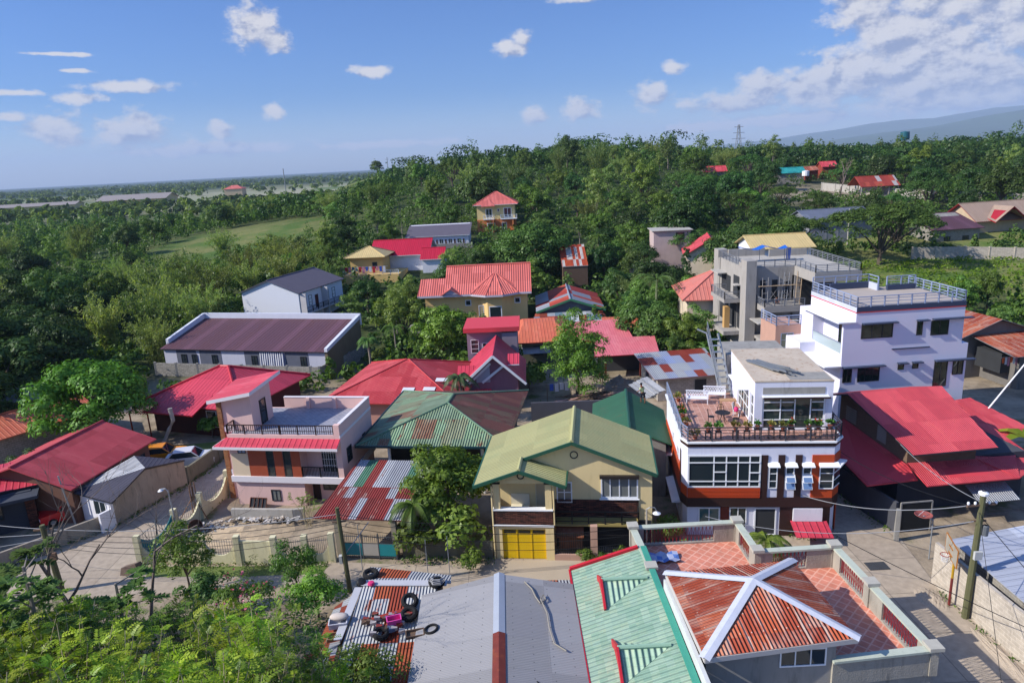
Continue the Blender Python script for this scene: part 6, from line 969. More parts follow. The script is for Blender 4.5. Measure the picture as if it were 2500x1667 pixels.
o = T_('plastic_chair', 'white plastic chair with a pink bag beside the terrace doors', 'chair', 3.95, 4.6, 60); q = MB(); q.box(-.22, .22, -.22, .2, .42, .45); q.build('seat', WP, o); q = MB(); q.loft([(-.2, .2, .45), (.2, .2, .45), (.2, .23, .45), (-.2, .23, .45)], [(-.18, .28, .9), (.18, .28, .9), (.18, .31, .9), (-.18, .31, .9)]); q.build('backrest', WP, o)
for x in (-.2, .2):
    for y in (-.2, .18): q = MB(); q.bar((x, y, 0), (x*.95, y, .42), .045); q.build('leg', WP, o)
q = MB(); q.lathe([(.06, .34), (.14, .28), (.17, .12), (.12, 0)], 9); tag(q.build('bag', mat('pink_bag', 'c8306a'), None, True), 'bright pink bag on the chair beside the terrace doors', 'bag').location = on(ob, 3.85, 4.3, 7.05)
POT = mat('terracotta_pot', '8f4a32', .8, .15)
L1 = leafmat('pot_leaf', (.03, .1, .02), (.12, .26, .05), .25); LR = leafmat('red_flower', (.5, .02, .02), (.7, .06, .05), .2, .05); LY = leafmat('dry_leaf', (.14, .12, .03), (.28, .26, .07), .25)
def tuft(q, c, r_, n, s_, rr, mi=0, up_=.6):
    for i in range(n):
        d = Vector((rr.gauss(0, 1), rr.gauss(0, 1), abs(rr.gauss(0, 1))*up_+.1)).normalized(); p_ = Vector(c)+d*r_*rr.uniform(.35, 1); t_ = d.cross(Vector((rr.gauss(0, 1), rr.gauss(0, 1), rr.gauss(0, 1)))).normalized()*s_*.5; l_ = d*s_*rr.uniform(.7, 1.3)
        q.poly([p_-l_*.5, p_+t_, p_+l_*.6, p_-t_], None, mi)
rr = random.Random(21)
PL = [(.5, .35, .0, 'bushy yellowing potted plant at the bench side front corner of the terrace', 1, .7), (1.3, .3, .55, 'low leafy potted plant on a stand, second along the front rail', 0, .45), (1.95, .35, .55, 'spreading dark bonsai in a bowl on a stand along the front rail', 0, .5), (3.0, .3, .6, 'sparse plant in a pot on a thin stand below the iron table', 1, .55), (3.7, .3, .6, 'bushy plant in a wide pot on a low bench by the penthouse corner', 1, .55), (4.35, .3, .7, 'small leafy plant on a tall stand at the penthouse corner', 0, .35), (5.2, .3, .7, 'pale thin plant on twin stands before the glass wall', 1, .4), (5.9, .3, .6, 'pale feathery plant in a wide bowl before the glass wall', 1, .5), (6.5, .6, .6, 'green plant with a red bloom before the glass wall', 2, .4), (7.5, .45, .6, 'dense bright green potted plant next to the rail post', 0, .5), (8.1, .5, .6, 'potted plant with red flowers near the penthouse side end of the rail', 2, .5), (8.75, .35, .7, 'bright green plant at the chamfered end of the front rail', 0, .45), (.35, 7.6, .0, 'tall thin potted plant at the far end of the terrace rail', 1, .7), (.2, 5.2, .0, 'orange potted plant halfway along the side terrace rail', 2, .5), (.25, 4.3, 0, 'red leaved potted plant beside the side terrace rail', 2, .55), (.25, 2.6, 0, 'yellow green potted plant near the front end of the side terrace rail', 1, .6)]
for u, v, h, lb, k, r_ in PL:
    o = T_('potted_plant', lb, 'potted plant', u, v, 0, 'potted plants along the terrace rail')
    if h > .1:
        q = MB()
        for x in (-.16, .16):
            for y in (-.12, .12): q.bar((x, y, 0), (x, y, h), .035)
        q.box(-.2, .2, -.15, .15, h-.04, h); q.build('stand', IRN, o)
    q = MB(); q.lathe([(.09, h), (.16, h+.2), (.17, h+.22), (.13, h+.21), (0, h+.19)], 10); q.build('pot', POT, o)
    q = MB(); tuft(q, (0, 0, h+.35), r_*.6, 70, .16, rr, 0); tuft(q, (0, 0, h+.5), r_*.55, 14 if k == 2 else 6, .1, rr, 1); q.build('foliage', [LY if k == 1 else L1, LR if k == 2 else L1], o)
q = MB()
for i in range(16): x = rr.uniform(-.5, .5); q.bar((x, rr.uniform(-.2, .2), .05), (x+rr.uniform(.6, 1.4), rr.uniform(-4.2, -2.8), .1+.3*rr.random()), .07)
o = q.build('steel_bars', mat('zinc_channels', '7c8084', .5, .2, metal=.4)); o.location = on(ob, 5.2, 6.3, 10.06); o.rotation_euler = (0, 0, R(4)); tag(o, 'pile of galvanised channel bars on the penthouse roof', 'steel bars')
o = empty('steel_stair', 'tall galvanised steel stair frame behind the roof terrace', 'stair', on(ob, 3.6, 8.6, 6.65), -6.66); q = MB()
q.bar((0, 0, 0), (-.9, 1.2, 4.6), .12, .12); q.bar((.8, 0, 0), (-.1, 1.2, 4.6), .12, .12); q.bar((-.9, 1.2, 4.6), (-1.6, 1.4, 4.9), .1); q.build('stringer', GALV, o); q = MB()
for i in range(9): t_ = (i+1)/10; q.box(-.9*t_, .8-.9*t_, 1.2*t_-.15, 1.2*t_+.15, 4.6*t_, 4.6*t_+.05)
q.build('tread', GALV, o); q = MB()
for k in (.5, .9): q.bar((0, -.05, k), (-.9, 1.15, 4.6+k), .04)
for i in range(6): t_ = i/5; q.bar((-.9*t_, 1.2*t_, 4.6*t_), (-.9*t_, 1.2*t_, 4.6*t_+.9), .04)
q.build('handrail', GALV, o)
# ---------------------------------------------------------------- vehicles
def car(name, lb, x, y, z, ang, paint, L=4.2, Wd=1.7, Hh=1.5, cat='car', hood=.28, cab=.3):
    o = empty(name, lb, cat, (x, y, z), ang); q = MB(); hw = Wd/2
    sec = [(-L/2, .35, .72, .86), (-L/2+.12, .3, .88, .92), (-L*.5+L*hood*.4, .28, .95, .96), (L*.12*0-L*.12, .27, 1.0, 1.0), (L*.3, .27, 1.0, 1.0), (L/2-.1, .3, .98, .95), (L/2, .38, .85, .88)]
    rings = [[(x_, -hw*k, z0), (x_, hw*k, z0), (x_, hw*k, z1*.8), (x_, hw*k*.96, z1), (x_, -hw*k*.96, z1), (x_, -hw*k, z1*.8)] for x_, z0, z1, k in sec]
    for a, c in zip(rings, rings[1:]):
        for i in range(6): j = (i+1) % 6; q.poly([a[i], a[j], c[j], c[i]])
    q.poly(rings[0]); q.poly(rings[-1]); q.build('body', paint, o); q = MB()
    lo = [(-L*.22, -hw*.93, .98), (L*.42, -hw*.93, .98), (L*.42, hw*.93, .98), (-L*.22, hw*.93, .98)]; hi = [(-L*.08, -hw*.78, Hh-.05), (L*.3, -hw*.78, Hh-.05), (L*.3, hw*.78, Hh-.05), (-L*.08, hw*.78, Hh-.05)]; q.loft(lo, hi); q.build('windows', glass(), o)
    q = MB(); q.loft([(p[0], p[1], p[2]) for p in hi], [(p[0]*.96, p[1]*.9, Hh+.03) for p in hi])
    for a, c in zip(lo, hi): q.bar(a, c, .07)
    q.build('cabin_roof', paint, o)
    for sx_ in (-L*.31, L*.3):
        for sy in (-hw+.06, hw-.06):
            w_ = MB(); torus(w_, .24, .09, 16, 6, (sx_, sy, .32), (math.pi/2, 0)); wo2 = w_.build('wheel', TIRE, o); r_ = MB(); r_.tube([(sx_, sy-.05, .32), (sx_, sy+.05, .32)], .19, 12); r_.build('rim', GALV, wo2)
    for sy in (-hw*.65, hw*.65): q = MB(); q.box(-L/2-.02, -L/2+.06, sy-.16, sy+.16, .6, .74); q.build('headlight', WHT, o)
    return o
car('parked_car', 'bright red car parked in the dark yard beside the white annex', -34.3, 48.6, 0, 40, mat('red_car_paint', 'c8101e', .3, .02, spec=.6), 4.0, 1.7, 1.6)
car('parked_car', 'white car parked on the grass behind the charcoal roofed annex', -28.9, 57.4, 0, 190, mat('white_car_paint', 'c8c8cc', .3, .02, spec=.6)); car('parked_car', 'orange yellow car beside the white car behind the annex', -32.0, 58.6, 0, 190, mat('orange_car_paint', 'd8861a', .3, .02, spec=.6))
# ---------------------------------------------------------------- houses further back
b = house('two_storey_villa', 'yellow and orange two storey villa with red hip roof on the slope', -7.2, 180, -3, 9.6, 9, 14.2-gz(-3, 180), 17.2-gz(-3, 180), 'hip', mat('pale_yellow_plaster', 'e0c68a', .85, .05), R_TILE, gz(-3, 180), .9, trim=WHT, done=False)
w = b.part('ground_wall', mat('peach_plaster', 'c87a4a', .85, .08)); w.box(-.06, 9.66, -.06, 9, 0, 3.1); w.box(4.0, 4.2, -1.5, 0, 0, 3.1); w.box(8.9, 9.3, -1.5, 0, 0, 3.1); by = b.part('balcony', WHT); by.box(1.6, 4.4, -1.0, 0, 3.1, 3.3); by.box(6.0, 10.2, -1.6, 0, 3.1, 3.3); b.part('gable', R_TILE).panel([(1.2, -1.8, 6.6), (4.8, -1.8, 6.6), (3.0, 1, 8.2)], (1, 0, 0), .2)
b.win('f', 2.2, 0, 3.5, 1.7, 2.3, 2, 1, WHT, glass(), .15); b.win('f', 6.8, 0, 3.5, 2.0, 2.4, 2, 1, WHT, glass(), .15); b.win('f', 2.4, -.06, .7, 2.1, 1.5, 1, 1, WHT, glass(), .18); b.win('f', 6.2, -.06, .1, 1.3, 2.2, 1, 1, WHT, DKVOID, .15, 'door'); b.win('f', 5.2, 0, 5.0, .6, .7, 1, 1, WHT, glass(), .1); b.win('l', 3, 0, 4, 1.2, 1.5, 2, 1, WHT, glass(), .12)
b.rail([(1.65, 0), (1.65, -.95), (4.35, -.95), (4.35, 0)], 3.3, .9, WHT, 1, 0, .25); b.rail([(6.05, 0), (6.05, -1.55), (10.1, -1.55), (10.1, 0)], 3.3, .9, WHT, 1, 0, .25); b.done()
b = house('grey_roof_rowhouse', 'low white row house with grey roof below the yellow villa', -23.3, 164.5, -2.5, 14.4, 7, 3.0, 5.2, 'shed', WHITEP, mat('slate_roof', '4e4850'), 5.6, .4, trim=WHT, base=2, done=False)
for i in range(6): b.win('f', 1.2+2.1*i, 0, 1.1, 1.0, 1.1, 2, 1, WHT, glass(), .08); b.win('f', 2.5+2.1*i, 0, .25, .55, 1.9, 1, 1, WHT, mat('dark_red_door', '4a1c1c'), .06, 'door')
b.done(); wall_run('yard_wall', 'grey wall below the grey roofed row house', [(-24, 162), (-8, 161.5)], 1.0, .25, BLOCK)
b = house('yellow_turret_house', 'cream house with beige pyramid roof turret and washing on its balcony', -31.0, 137, -5, 6.4, 6, 7.9-3, 9.6-3, 'hip', mat('cream_turret_plaster', 'd0b070', .85, .06), R_TAN, 3, .9, wins=[('f', 4.4, 2.6, 1.0, 1.2), ('f', 1.4, .4, 1.2, 1.2)], done=False); bb = b.part('balcony', MATS['cream_turret_plaster']); bb.box(-1, 10, -2.2, 6, -1, 1.6); b.rail([(-1, -2.1), (10, -2.1)], 1.6, .9, WHT, 1.5, 1, .2); b.done()
o = empty('clothes_line', 'line of red, white and blue washing on the cream turret house balcony', 'laundry', (-31.6, 134.6, 5.6), -5); cols_ = [mat('cloth_red', 'b02a34', .9), mat('cloth_white', 'c8c4c8', .9), mat('cloth_blue', '3a54a0', .9), mat('cloth_pink', 'c07a8a', .9)]
q = MB(); q.tube([(0, 0, .7), (8.5, 0, .7)], .02, 4); q.build('line', WIRE2, o)
for i in range(12): q = MB(); q.box(i*.68, i*.68+.5, -.02, .02, -.1-.2*(i % 3), .7); q.build('garment', cols_[(i*7) % 4], o)
house('red_gable_villa', 'house with wide crimson gable roof and white barge boards behind the turret house', -27.5, 143, -4, 11, 9, 7.2-3, 9.9-3, 'gable', WHITEP, roofmat('crimson_roof', ['b81838', 'ae1634'], 'rib', .4, .04, mott=.1), 3, .8, trim=WHT); house('red_gable_villa', 'small crimson roofed wing with white boards beside the wide crimson gable roof', -17.2, 140, -4, 4.2, 5, 6.4-3, 8.4-3, 'gable', WHITEP, MATS['crimson_roof'], 3, .4, trim=WHT)
house('rust_roof_hut', 'hut with steep rusty orange sheet roof among dark trees', 9.6, 122, 0, 4.4, 6, 6.2-2.2, 9.2-2.2, 'shed', WOOD, roofmat('orange_rust_roof', ['b04a24', 'a84020', 'b8b0a8', 'a03a1c'], 'corr', .2, .03, rust=.3, sheet=.5, rowlen=4, mott=.3), 2.2, .1)
house('tin_roof_hut', 'small pale tin roof just behind the salmon tiled house', -6.0, 118, 0, 5.5, 5, 4.3, 5.2, 'shed', BLOCK, R_GALV, gz(-4, 118), .3)
house('salmon_hip_house', 'house with salmon pink hip roof beside the concrete building', 22.6, 87, -6, 8, 9, 6.4-1, 9.2-1, 'hip', mat('cream_wall', 'd0c0a8', .85), roofmat('salmon_hip_roof', ['c8786a', 'c27062'], 'rib', .5, .06, mott=.08), 1, .7); house('scarlet_roof_house', 'house with scarlet sheet roof beside the tall column tree', 31.5, 122, -12, 8, 9, 7.0-2, 9.8-2, 'gable', mat('cream_wall', 'd0c0a8'), R_BRED, 2, .6, axis='v'); house('cream_roof_house', 'white house with pale cream sheet roof behind the concrete building', 37.0, 104, -2, 8.4, 8, 10.0-3, 11.6-3, 'gable', WHITEP, R_TAN, 3, .6)
house('small_concrete_house', 'small flat roofed pale house amid trees above the scarlet roof', 28.2, 134, -4, 7, 6, 10.2-3.5, 0, 'flat', mat('pale_pink_plaster', 'b8a4a0', .9), CONCL, 3.5, .4, wins=[('f', 4.2, 5.0, 1.6, 1.3)])
house('blue_grey_shed', 'long shed with blue grey roof behind the spreading rain tree', 65.0, 150, 6, 14.5, 9, 9.0-4.5, 10.9-4.5, 'gable', mat('sheet_wall', '7a7c84', .8, .15), R_BLUEG, 4.5, .5); wall_run('sheet_fence', 'grey sheet metal fence before the blue grey roofed shed', [(60, 147), (72, 147.5)], 2.8, .15, mat('grey_fence_sheet', '8a8c94', .7, .2, 4), 2.5); pole('concrete_pole', 'pale concrete pole beside the blue grey roofed shed', 71.5, 146, 4, 7.5, .14, CONCL, solo=True)
house('maroon_shed', 'block building with maroon sheet roof behind the long pale field wall', 88.2, 144, 4, 10.2, 8, 6.4-2.4, 9.0-2.4, 'shed', BLOCK, R_PURP, 2.4, .6, wins=[('f', 2.5, 1.2, 1.4, 1.3), ('f', 6.5, 1.2, 1.4, 1.3)])
b = house('tan_gable_house', 'tan tiled house with red edged pointed gables beyond the field wall', 101, 150, 8, 16, 9, 7.0-3, 10.6-3, 'gable', mat('beige_wall', 'b8a488', .9), roofmat('tan_tile_roof', ['a8907c', 'a08874'], 'tile', .5, .05, mott=.15), 3, .9, trim=mat('dark_red_edge', '9a1c28', .6), done=False); g2 = b.part('front_gable', (MATS['tan_tile_roof'], MATS['dark_red_edge'])); g2.panel([(2.5, -2.4, 3.9), (6.5, -2.4, 7.0), (6.5, 3, 7.0), (2.5, 0, 4.6)], (0, 1, 0), .2, 0, 1); g2.panel([(10.5, -2.4, 3.9), (10.5, 0, 4.6), (6.5, 3, 7.0), (6.5, -2.4, 7.0)], (0, 1, 0), .2, 0, 1); b.done()
wall_run('field_wall', 'long pale block wall across the green field', [(77, 131.5), (86, 130), (97, 126), (110, 121)], 2.2, .25, brick('pale_block', 'b4aa9c', 'a89e90', 'c2b8aa'), 4); wall_run('hill_wall', 'pale block wall running down the wooded slope by the pavilion', [(104, 232), (118, 205), (128, 190), (142, 182)], 2.4, .3, CONCL, 5)
def shed_open(name, lb, X, Y, A, Wd, D, he, hr, rm, z):
    b = house(name, lb, X, Y, A, Wd, D, he, hr, 'gable', BLOCK, rm, z, .5, open_=True, done=False); p_ = b.part('post', CONCL)
    for i in range(5): p_.box(Wd*i/4-.12, Wd*i/4+.12, 0, .24, -1, he); p_.box(Wd*i/4-.12, Wd*i/4+.12, D-.24, D, -1, he)
    w = b.part('low_wall', BLOCK); w.box(0, Wd, D-.3, D-.05, -1, 1.2); w.box(0, Wd, -.02, .2, -1, .5); b.done()
zh = gz(110, 212); shed_open('pavilion', 'open pavilion with striped rust and white roof on the bare earth hill', 106, 210, -4, 10.5, 9, 3.2, 6.0, roofmat('rust_white_roof', ['9a3a2a', 'a8a09c', '8c3426', 'a04432'], 'corr', .3, .03, rust=.3, sheet=1.3, rowlen=8, mott=.2), zh)
house('teal_roof_house', 'low house with teal sheet roof on the wooded hill', 97, 252, -6, 9, 7, 3.4, 5.2, 'gable', BLOCK, R_TEAL, gz(100, 252)+.2, .6); house('rust_red_hut', 'brick red hut on the hill beside the teal roof', 111, 262, 8, 5, 5, 3.0, 4.4, 'gable', mat('brick_red_wall', '8a3a2c', .9), R_RUST2, gz(112, 262)+.4, .5); house('rust_red_hut', 'taller dark red hut on the hill crest above the pavilion', 119, 266, -5, 5, 6, 4.4, 6.2, 'gable', mat('brick_red_wall', '8a3a2c'), R_BRED, gz(120, 266), .5)
q = MB(); q.lathe([(1.2, 0), (1.2, 1.6), (.3, 1.8), (0, 1.8)], 12); tag(q.build('water_tank', WHT), 'white water tank beside the teal roofed hill house', 'tank').location = (106, 250, gz(106, 250)+2.8)
house('red_roof_cottage', 'sliver of scarlet roof deep among hill trees', 76, 270, -4, 8, 6, 3.6, 5.6, 'gable', BLOCK, R_BRED, gz(80, 270)-1.2, .6)
b = Bld('patchy_shack', 'two storey grey block house with rusty red roofs beside the white building', 'house', 46.5, 66.5, 8); w = b.part('wall', mat('grey_block_plaster', '6e6a66', .95, .2, dirt=('3e3c3c', .6))); w.loft([(.6, 3, 0), (9, 3, 0), (9, 3, 4.7), (4.6, 3, 6.0), (.6, 3, 4.6)], [(.6, 9, 0), (9, 9, 0), (9, 9, 4.7), (4.6, 9, 6.0), (.6, 9, 4.6)]); w.box(3.2, 10, -1.6, 3, 0, 3.6)
rf = b.part('roof', (R_RUST2, GALV)); rf.panel([(-.4, 10, 4.4), (-.4, 2.4, 4.4), (4.6, 2.4, 6.2), (4.6, 10, 6.2)], (0, 1, 0), .06, 0, 1); rf.panel([(9.8, 2.4, 4.4), (9.8, 10, 4.4), (4.6, 10, 6.2), (4.6, 2.4, 6.2)], (0, 1, 0), .06, 0, 1); rf.panel([(1.6, -2.6, 3.75), (11, -2.6, 3.75), (11, 2.9, 4.6), (1.6, 2.9, 4.6)], (1, 0, 0), .05, 0, 1); wn = b.part('shade_block', DKVOID); wn.box(2.1, 3.2, -.6, 2.6, 1.5, 3.5); b.win('f', 4.2, -1.6, 2.0, 1.3, 1.2, 1, 2, GALV, glass()); b.win('f', 6.8, -1.6, 2.0, 1.3, 1.2, 1, 2, GALV, glass()); b.done()  # solid near-black block paints the shade under the lower roof
o = empty('clothes_line', 'hanging washing in orange, pink and white on the grey block house', 'laundry', (48.2, 65.4, 2.9), 8)
for i in range(6): q = MB(); q.box(i*.3, i*.3+.22, -.02, .02, -.1-.15*(i % 3), .5); q.build('garment', [mat('cloth_orange', 'c85a2a', .9), MATS['cloth_white'], MATS['cloth_pink']][i % 3], o)
q = MB(); q.tube([(-.2, 0, .5), (2.2, 0, .5)], .02, 4); q.build('line', WIRE2, o)
# distant plain: warehouses, houses, masts, pylon
house('warehouse', 'big pale grey gabled warehouse on the far plain', -450, 790, 5, 72, 40, 5, 10.5, 'gable', mat('cream_warehouse_wall', 'b8a878', .8), mat('dusty_warehouse_roof', '8c8480', .9, .1), 0, 2); house('warehouse', 'long low warehouse with dusty roof before the big warehouse', -600, 730, 8, 150, 22, 4.5, 7.5, 'gable', MATS['cream_warehouse_wall'], MATS['dusty_warehouse_roof'], 0, 1, axis='u')
house('brick_tower_house', 'small square house with red roof on the distant plain', -332, 850, 0, 21, 14, 10, 14, 'hip', mat('beige_wall', 'b8a488'), R_TILE, 0, .8)
q = MB(); o = empty('lattice_pylon', 'thin lattice pylon rising above the hill trees', 'pylon', (210, 640, 0)); q = MB()
for sx_ in (-1, 1):
    for sy in (-1, 1): q.bar((4*sx_, 4*sy, 0), (.6*sx_, .6*sy, 46), .35)
for i in range(9):
    z0, z1 = i*5.1, (i+1)*5.1; k0, k1 = 4-3.4*z0/46, 4-3.4*z1/46; q.bar((-k0, -k0, z0), (k1, -k1, z1), .2); q.bar((k0, -k0, z0), (-k1, -k1, z1), .2)
for z, l in ((34, 6), (39, 5), (44, 4)): q.bar((-l, 0, z), (l, 0, z), .35)
q.build('frame', mat('pylon_steel', '7a7e84', .6), o)
for lb, x, y in (('thin mast beside the lone hilltop tree', -77, 482), ('thin mast on the distant plain', -250, 820)): q = MB(); q.tube([(0, 0, 0), (0, 0, 11 if x > -100 else 30)], .2 if x > -100 else .5, 5); q.bar((-1.2, 0, 9.5), (1.2, 0, 9.5), .15); tag(q.build('mast', mat('pylon_steel', '7a7e84')), lb, 'mast').location = (x, y, gz(x, y))
q = MB(); q.lathe([(0, 8), (2.4, 7.6), (2.6, 4), (2.4, 3.2), (.4, 3), (.4, 0)], 14); tag(q.build('water_tower', mat('teal_tank', '1f5a66', .5)), 'dark teal water tank above the trees of the hill', 'tank').location = (235, 420, gz(235, 420)+9)
# ---------------------------------------------------------------- ground, street, mountains, haze
def sgrid(lo, hi, n, c, k):
    t = np.linspace(-1, 1, n); s_ = np.sinh(t*k)/np.sinh(k); return np.where(s_ < 0, c+s_*(c-lo), c+s_*(hi-c))
gx, gy = sgrid(-16000, 16000, 190, 5, 6.2), np.concatenate([np.linspace(-30, 30, 14)[:-1], np.linspace(30, 330, 110), 330+(np.linspace(0, 1, 70)[1:]**2.6)*19000])
V = [(x, y, gz(x, y)-.02) for y in gy for x in gx]; n_ = len(gx); F_ = [(j*n_+i, j*n_+i+1, (j+1)*n_+i+1, (j+1)*n_+i) for j in range(len(gy)-1) for i in range(n_-1)]
me = bpy.data.meshes.new('ground'); me.from_pydata(V, [], F_)
def zone(x, y):
    """r: bare earth, g: meadow grass, b: farmland of the plain"""
    r_ = max(sm(95, 70, y)*sm(-62, -45, x)*sm(60, 50, x), math.exp(-((x-100)/24)**2-((y-225)/26)**2)*1.0, sm(14, 6, abs(x-78))*sm(14, 6, abs(y-118))*.0)
    g_ = max(math.exp(-((x+84)/34)**2-((y-222)/50)**2), math.exp(-((x+93)/34)**2-((y-380)/40)**2), math.exp(-((x+83)/30)**2-((y-480)/50)**2), math.exp(-((x+180)/60)**2-((y-420)/60)**2), sm(100, 112, y)*sm(46, 60, x)*sm(165, 150, y), .6*math.exp(-((x+130)/50)**2-((y-330)/60)**2))
    return min(1, r_), min(1, g_), sm(380, 620, y)*sm(60, -140, x)
ca = me.color_attributes.new('zone', 'FLOAT_COLOR', 'POINT'); ca.data.foreach_set('color', [c for v in V for c in (*zone(v[0], v[1]), 1)])
gm, t, bs_ = newmat('ground_cover'); at = N('ShaderNodeAttribute', t, attribute_name='zone'); sp_ = N('ShaderNodeSeparateColor', t); t.links.new(at.outputs['Color'], sp_.inputs[0]); tc = N('ShaderNodeTexCoord', t)
def nz(s_, d_=6): n = N('ShaderNodeTexNoise', t); n.inputs['Scale'].default_value = s_; n.inputs['Detail'].default_value = d_; n.inputs['Roughness'].default_value = .65; t.links.new(tc.outputs['Object'], n.inputs['Vector']); return n.outputs[0]
under = mixc(t, ramp(t, nz(.5), .35, .65), (.022, .04, .014), (.07, .085, .03)); earth = mixc(t, ramp(t, nz(.35, 9), .35, .65), (.2, .16, .115), (.36, .29, .21)); earth = mixc(t, ramp(t, nz(.22, 8), .55, .68), earth, (.09, .12, .035)); meadow = mixc(t, ramp(t, nz(.09, 8), .38, .62), (.085, .15, .03), (.2, .2, .07)); meadow = mixc(t, ramp(t, nz(1.3, 6), .5, .75), meadow, (.06, .11, .02))
vo = N('ShaderNodeTexVoronoi', t); vo.inputs['Scale'].default_value = .011; vo.feature = 'F1'; mp = vmth(t, 'MULTIPLY', tc.outputs['Object'], (1, .55, 1)); t.links.new(mp, vo.inputs['Vector']); hs = N('ShaderNodeSeparateColor', t); t.links.new(vo.outputs['Color'], hs.inputs[0])
farm = mixc(t, hs.outputs[0], (.12, .17, .07), (.3, .29, .2)); farm = mixc(t, mth(t, 'GREATER_THAN', hs.outputs[1], .7), farm, (.2, .2, .12))
far_ = mixc(t, ramp(t, nz(.0035, 5), .3, .5), (.12, .15, .06), (.02, .042, .02)); yy = N('ShaderNodeSeparateXYZ', t); t.links.new(tc.outputs['Object'], yy.inputs[0]); farm = mixc(t, ramp(t, mth(t, 'ADD', yy.outputs[1], mth(t, 'MULTIPLY', nz(.002, 4), 1400)), 1900, 2500), farm, far_); c = mixc(t, sp_.outputs[2], under, farm); c = mixc(t, mth(t, 'MULTIPLY', sp_.outputs[1], .95), c, meadow); c = mixc(t, sp_.outputs[0], c, earth); t.links.new(c, bs_.inputs['Base Color']); bs_.inputs['Roughness'].default_value = .95; bs_.inputs['Specular IOR Level'].default_value = .1
bp = N('ShaderNodeBump', t); bp.inputs['Strength'].default_value = .6; bp.inputs['Distance'].default_value = .1; t.links.new(nz(3), bp.inputs['Height']); t.links.new(bp.outputs[0], bs_.inputs['Normal'])
me.materials.append(gm); me.polygons.foreach_set('use_smooth', [True]*len(F_)); o = bpy.data.objects.new('ground', me); C.objects.link(o); o['kind'] = 'structure'
ST = brick('street_concrete', 'a89a88', '9f9180', '857a6c', 3.4, 3.4, .035, .95, .3, 'floor'); TR = mat('sunny_path', 'a89a86', .95, .15, .5, bump=.3)
def sheet(name, pts, z, m_): q = MB(); q.poly([(x, y, z) for x, y in pts]); return tag(q.build(name, m_), None, None, None, 'structure')
sheet('street', [(-46, 35.4), (-30, 35.9), (-12, 35.4), (-8, 36.2), (-4, 35.6), (0, 34.2), (6, 35.6), (11, 37), (16.9, 36.8), (20.4, 40.3), (10.6, 41.2), (8.5, 38.6), (2, 39.2), (-1.7, 39.7), (-2, 39.0), (-8, 39.6), (-12, 40.3), (-18.5, 40.5), (-25.4, 41.2), (-24.7, 44.8), (-31.2, 44.6), (-36.4, 39.6), (-46, 36.6)], .010, ST)
sheet('lane', [(-31.2, 44.6), (-24.7, 44.8), (-23.9, 47.3), (-23.4, 51.2), (-23.0, 53.5), (-24.2, 72), (-25.8, 72), (-25.7, 61), (-27.3, 53.4), (-29.7, 47.2)], .014, ST); sheet('side_street', [(16.95, 8), (25.2, 8), (23.6, 29), (23.4, 34.9), (24.2, 40.2), (22.9, 47.6), (21, 54), (20, 54), (20.5, 41), (16.9, 36.7), (16.95, 32)], .014, ST)
sheet('driveway', [(-1.8, 39.5), (3.6, 39), (4.2, 36), (-2.4, 36)], .018, TR); sheet('grass_verge', [(-24.5, 40.9), (-12.5, 39.9), (-12.8, 39.0), (-18, 39.2), (-24.2, 39.7)], .02, mat('verge_grass', (.12, .16, .04), .95, .4, 2, bump=.8)); sheet('garden_grass', [(-33, 56), (-27.2, 55), (-26.2, 63), (-33, 62)], .012, MATS['verge_grass'])
def mountain(name, pts, y, w_, seed, m_):
    rr = random.Random(seed); nx, ny = 90, 14; x0, x1 = pts[0][0], pts[-1][0]; V = []; ph = [rr.uniform(0, 6) for _ in range(8)]
    for j in range(ny):
        t_ = j/(ny-1)
        for i in range(nx):
            x = x0+(x1-x0)*i/(nx-1); h = np.interp(x, [p[0] for p in pts], [p[1] for p in pts]); rid = sum(math.sin(x/(420-40*k)+ph[k]+j*.8)*(1/(k+1.5)) for k in range(6)); V.append((x, y+(t_-.5)*w_+120*math.sin(x/600+ph[7]), max(-5, h*math.sin(math.pi*t_)**1.2*(1+.12*rid))))
    me = bpy.data.meshes.new(name); me.from_pydata(V, [], [(j*nx+i, j*nx+i+1, (j+1)*nx+i+1, (j+1)*nx+i) for j in range(ny-1) for i in range(nx-1)]); me.polygons.foreach_set('use_smooth', [True]*len(me.polygons)); me.materials.append(m_); o = bpy.data.objects.new(name, me); C.objects.link(o); o['kind'] = 'structure'
MTN = mat('forested_mountain', (.04, .07, .03), .95, .5, .004); mountain('mountains', [(3000, 0), (4000, 50), (5000, 150), (5800, 200), (6600, 330), (8000, 420), (9500, 300), (11500, 200)], 9200, 3600, 3, MTN); mountain('far_mountains', [(2500, 0), (5000, 160), (7500, 380), (10000, 560), (13000, 500), (15500, 300)], 14500, 4200, 5, MTN)
q = MB(); q.box(-17000, 17000, -40, 20000, -7, 760); hz = q.build('haze', []); hz['kind'] = 'stuff'
hm = bpy.data.materials.new('haze_air'); hm.use_nodes = True; hn = hm.node_tree; hn.nodes.clear(); pv = N('ShaderNodeVolumePrincipled', hn); pv.inputs['Color'].default_value = (.6, .76, 1, 1); pv.inputs['Density'].default_value = 7.5e-5; pv.inputs['Anisotropy'].default_value = 0; oo = N('ShaderNodeOutputMaterial', hn); hn.links.new(pv.outputs[0], oo.inputs['Volume']); hz.data.materials.append(hm)

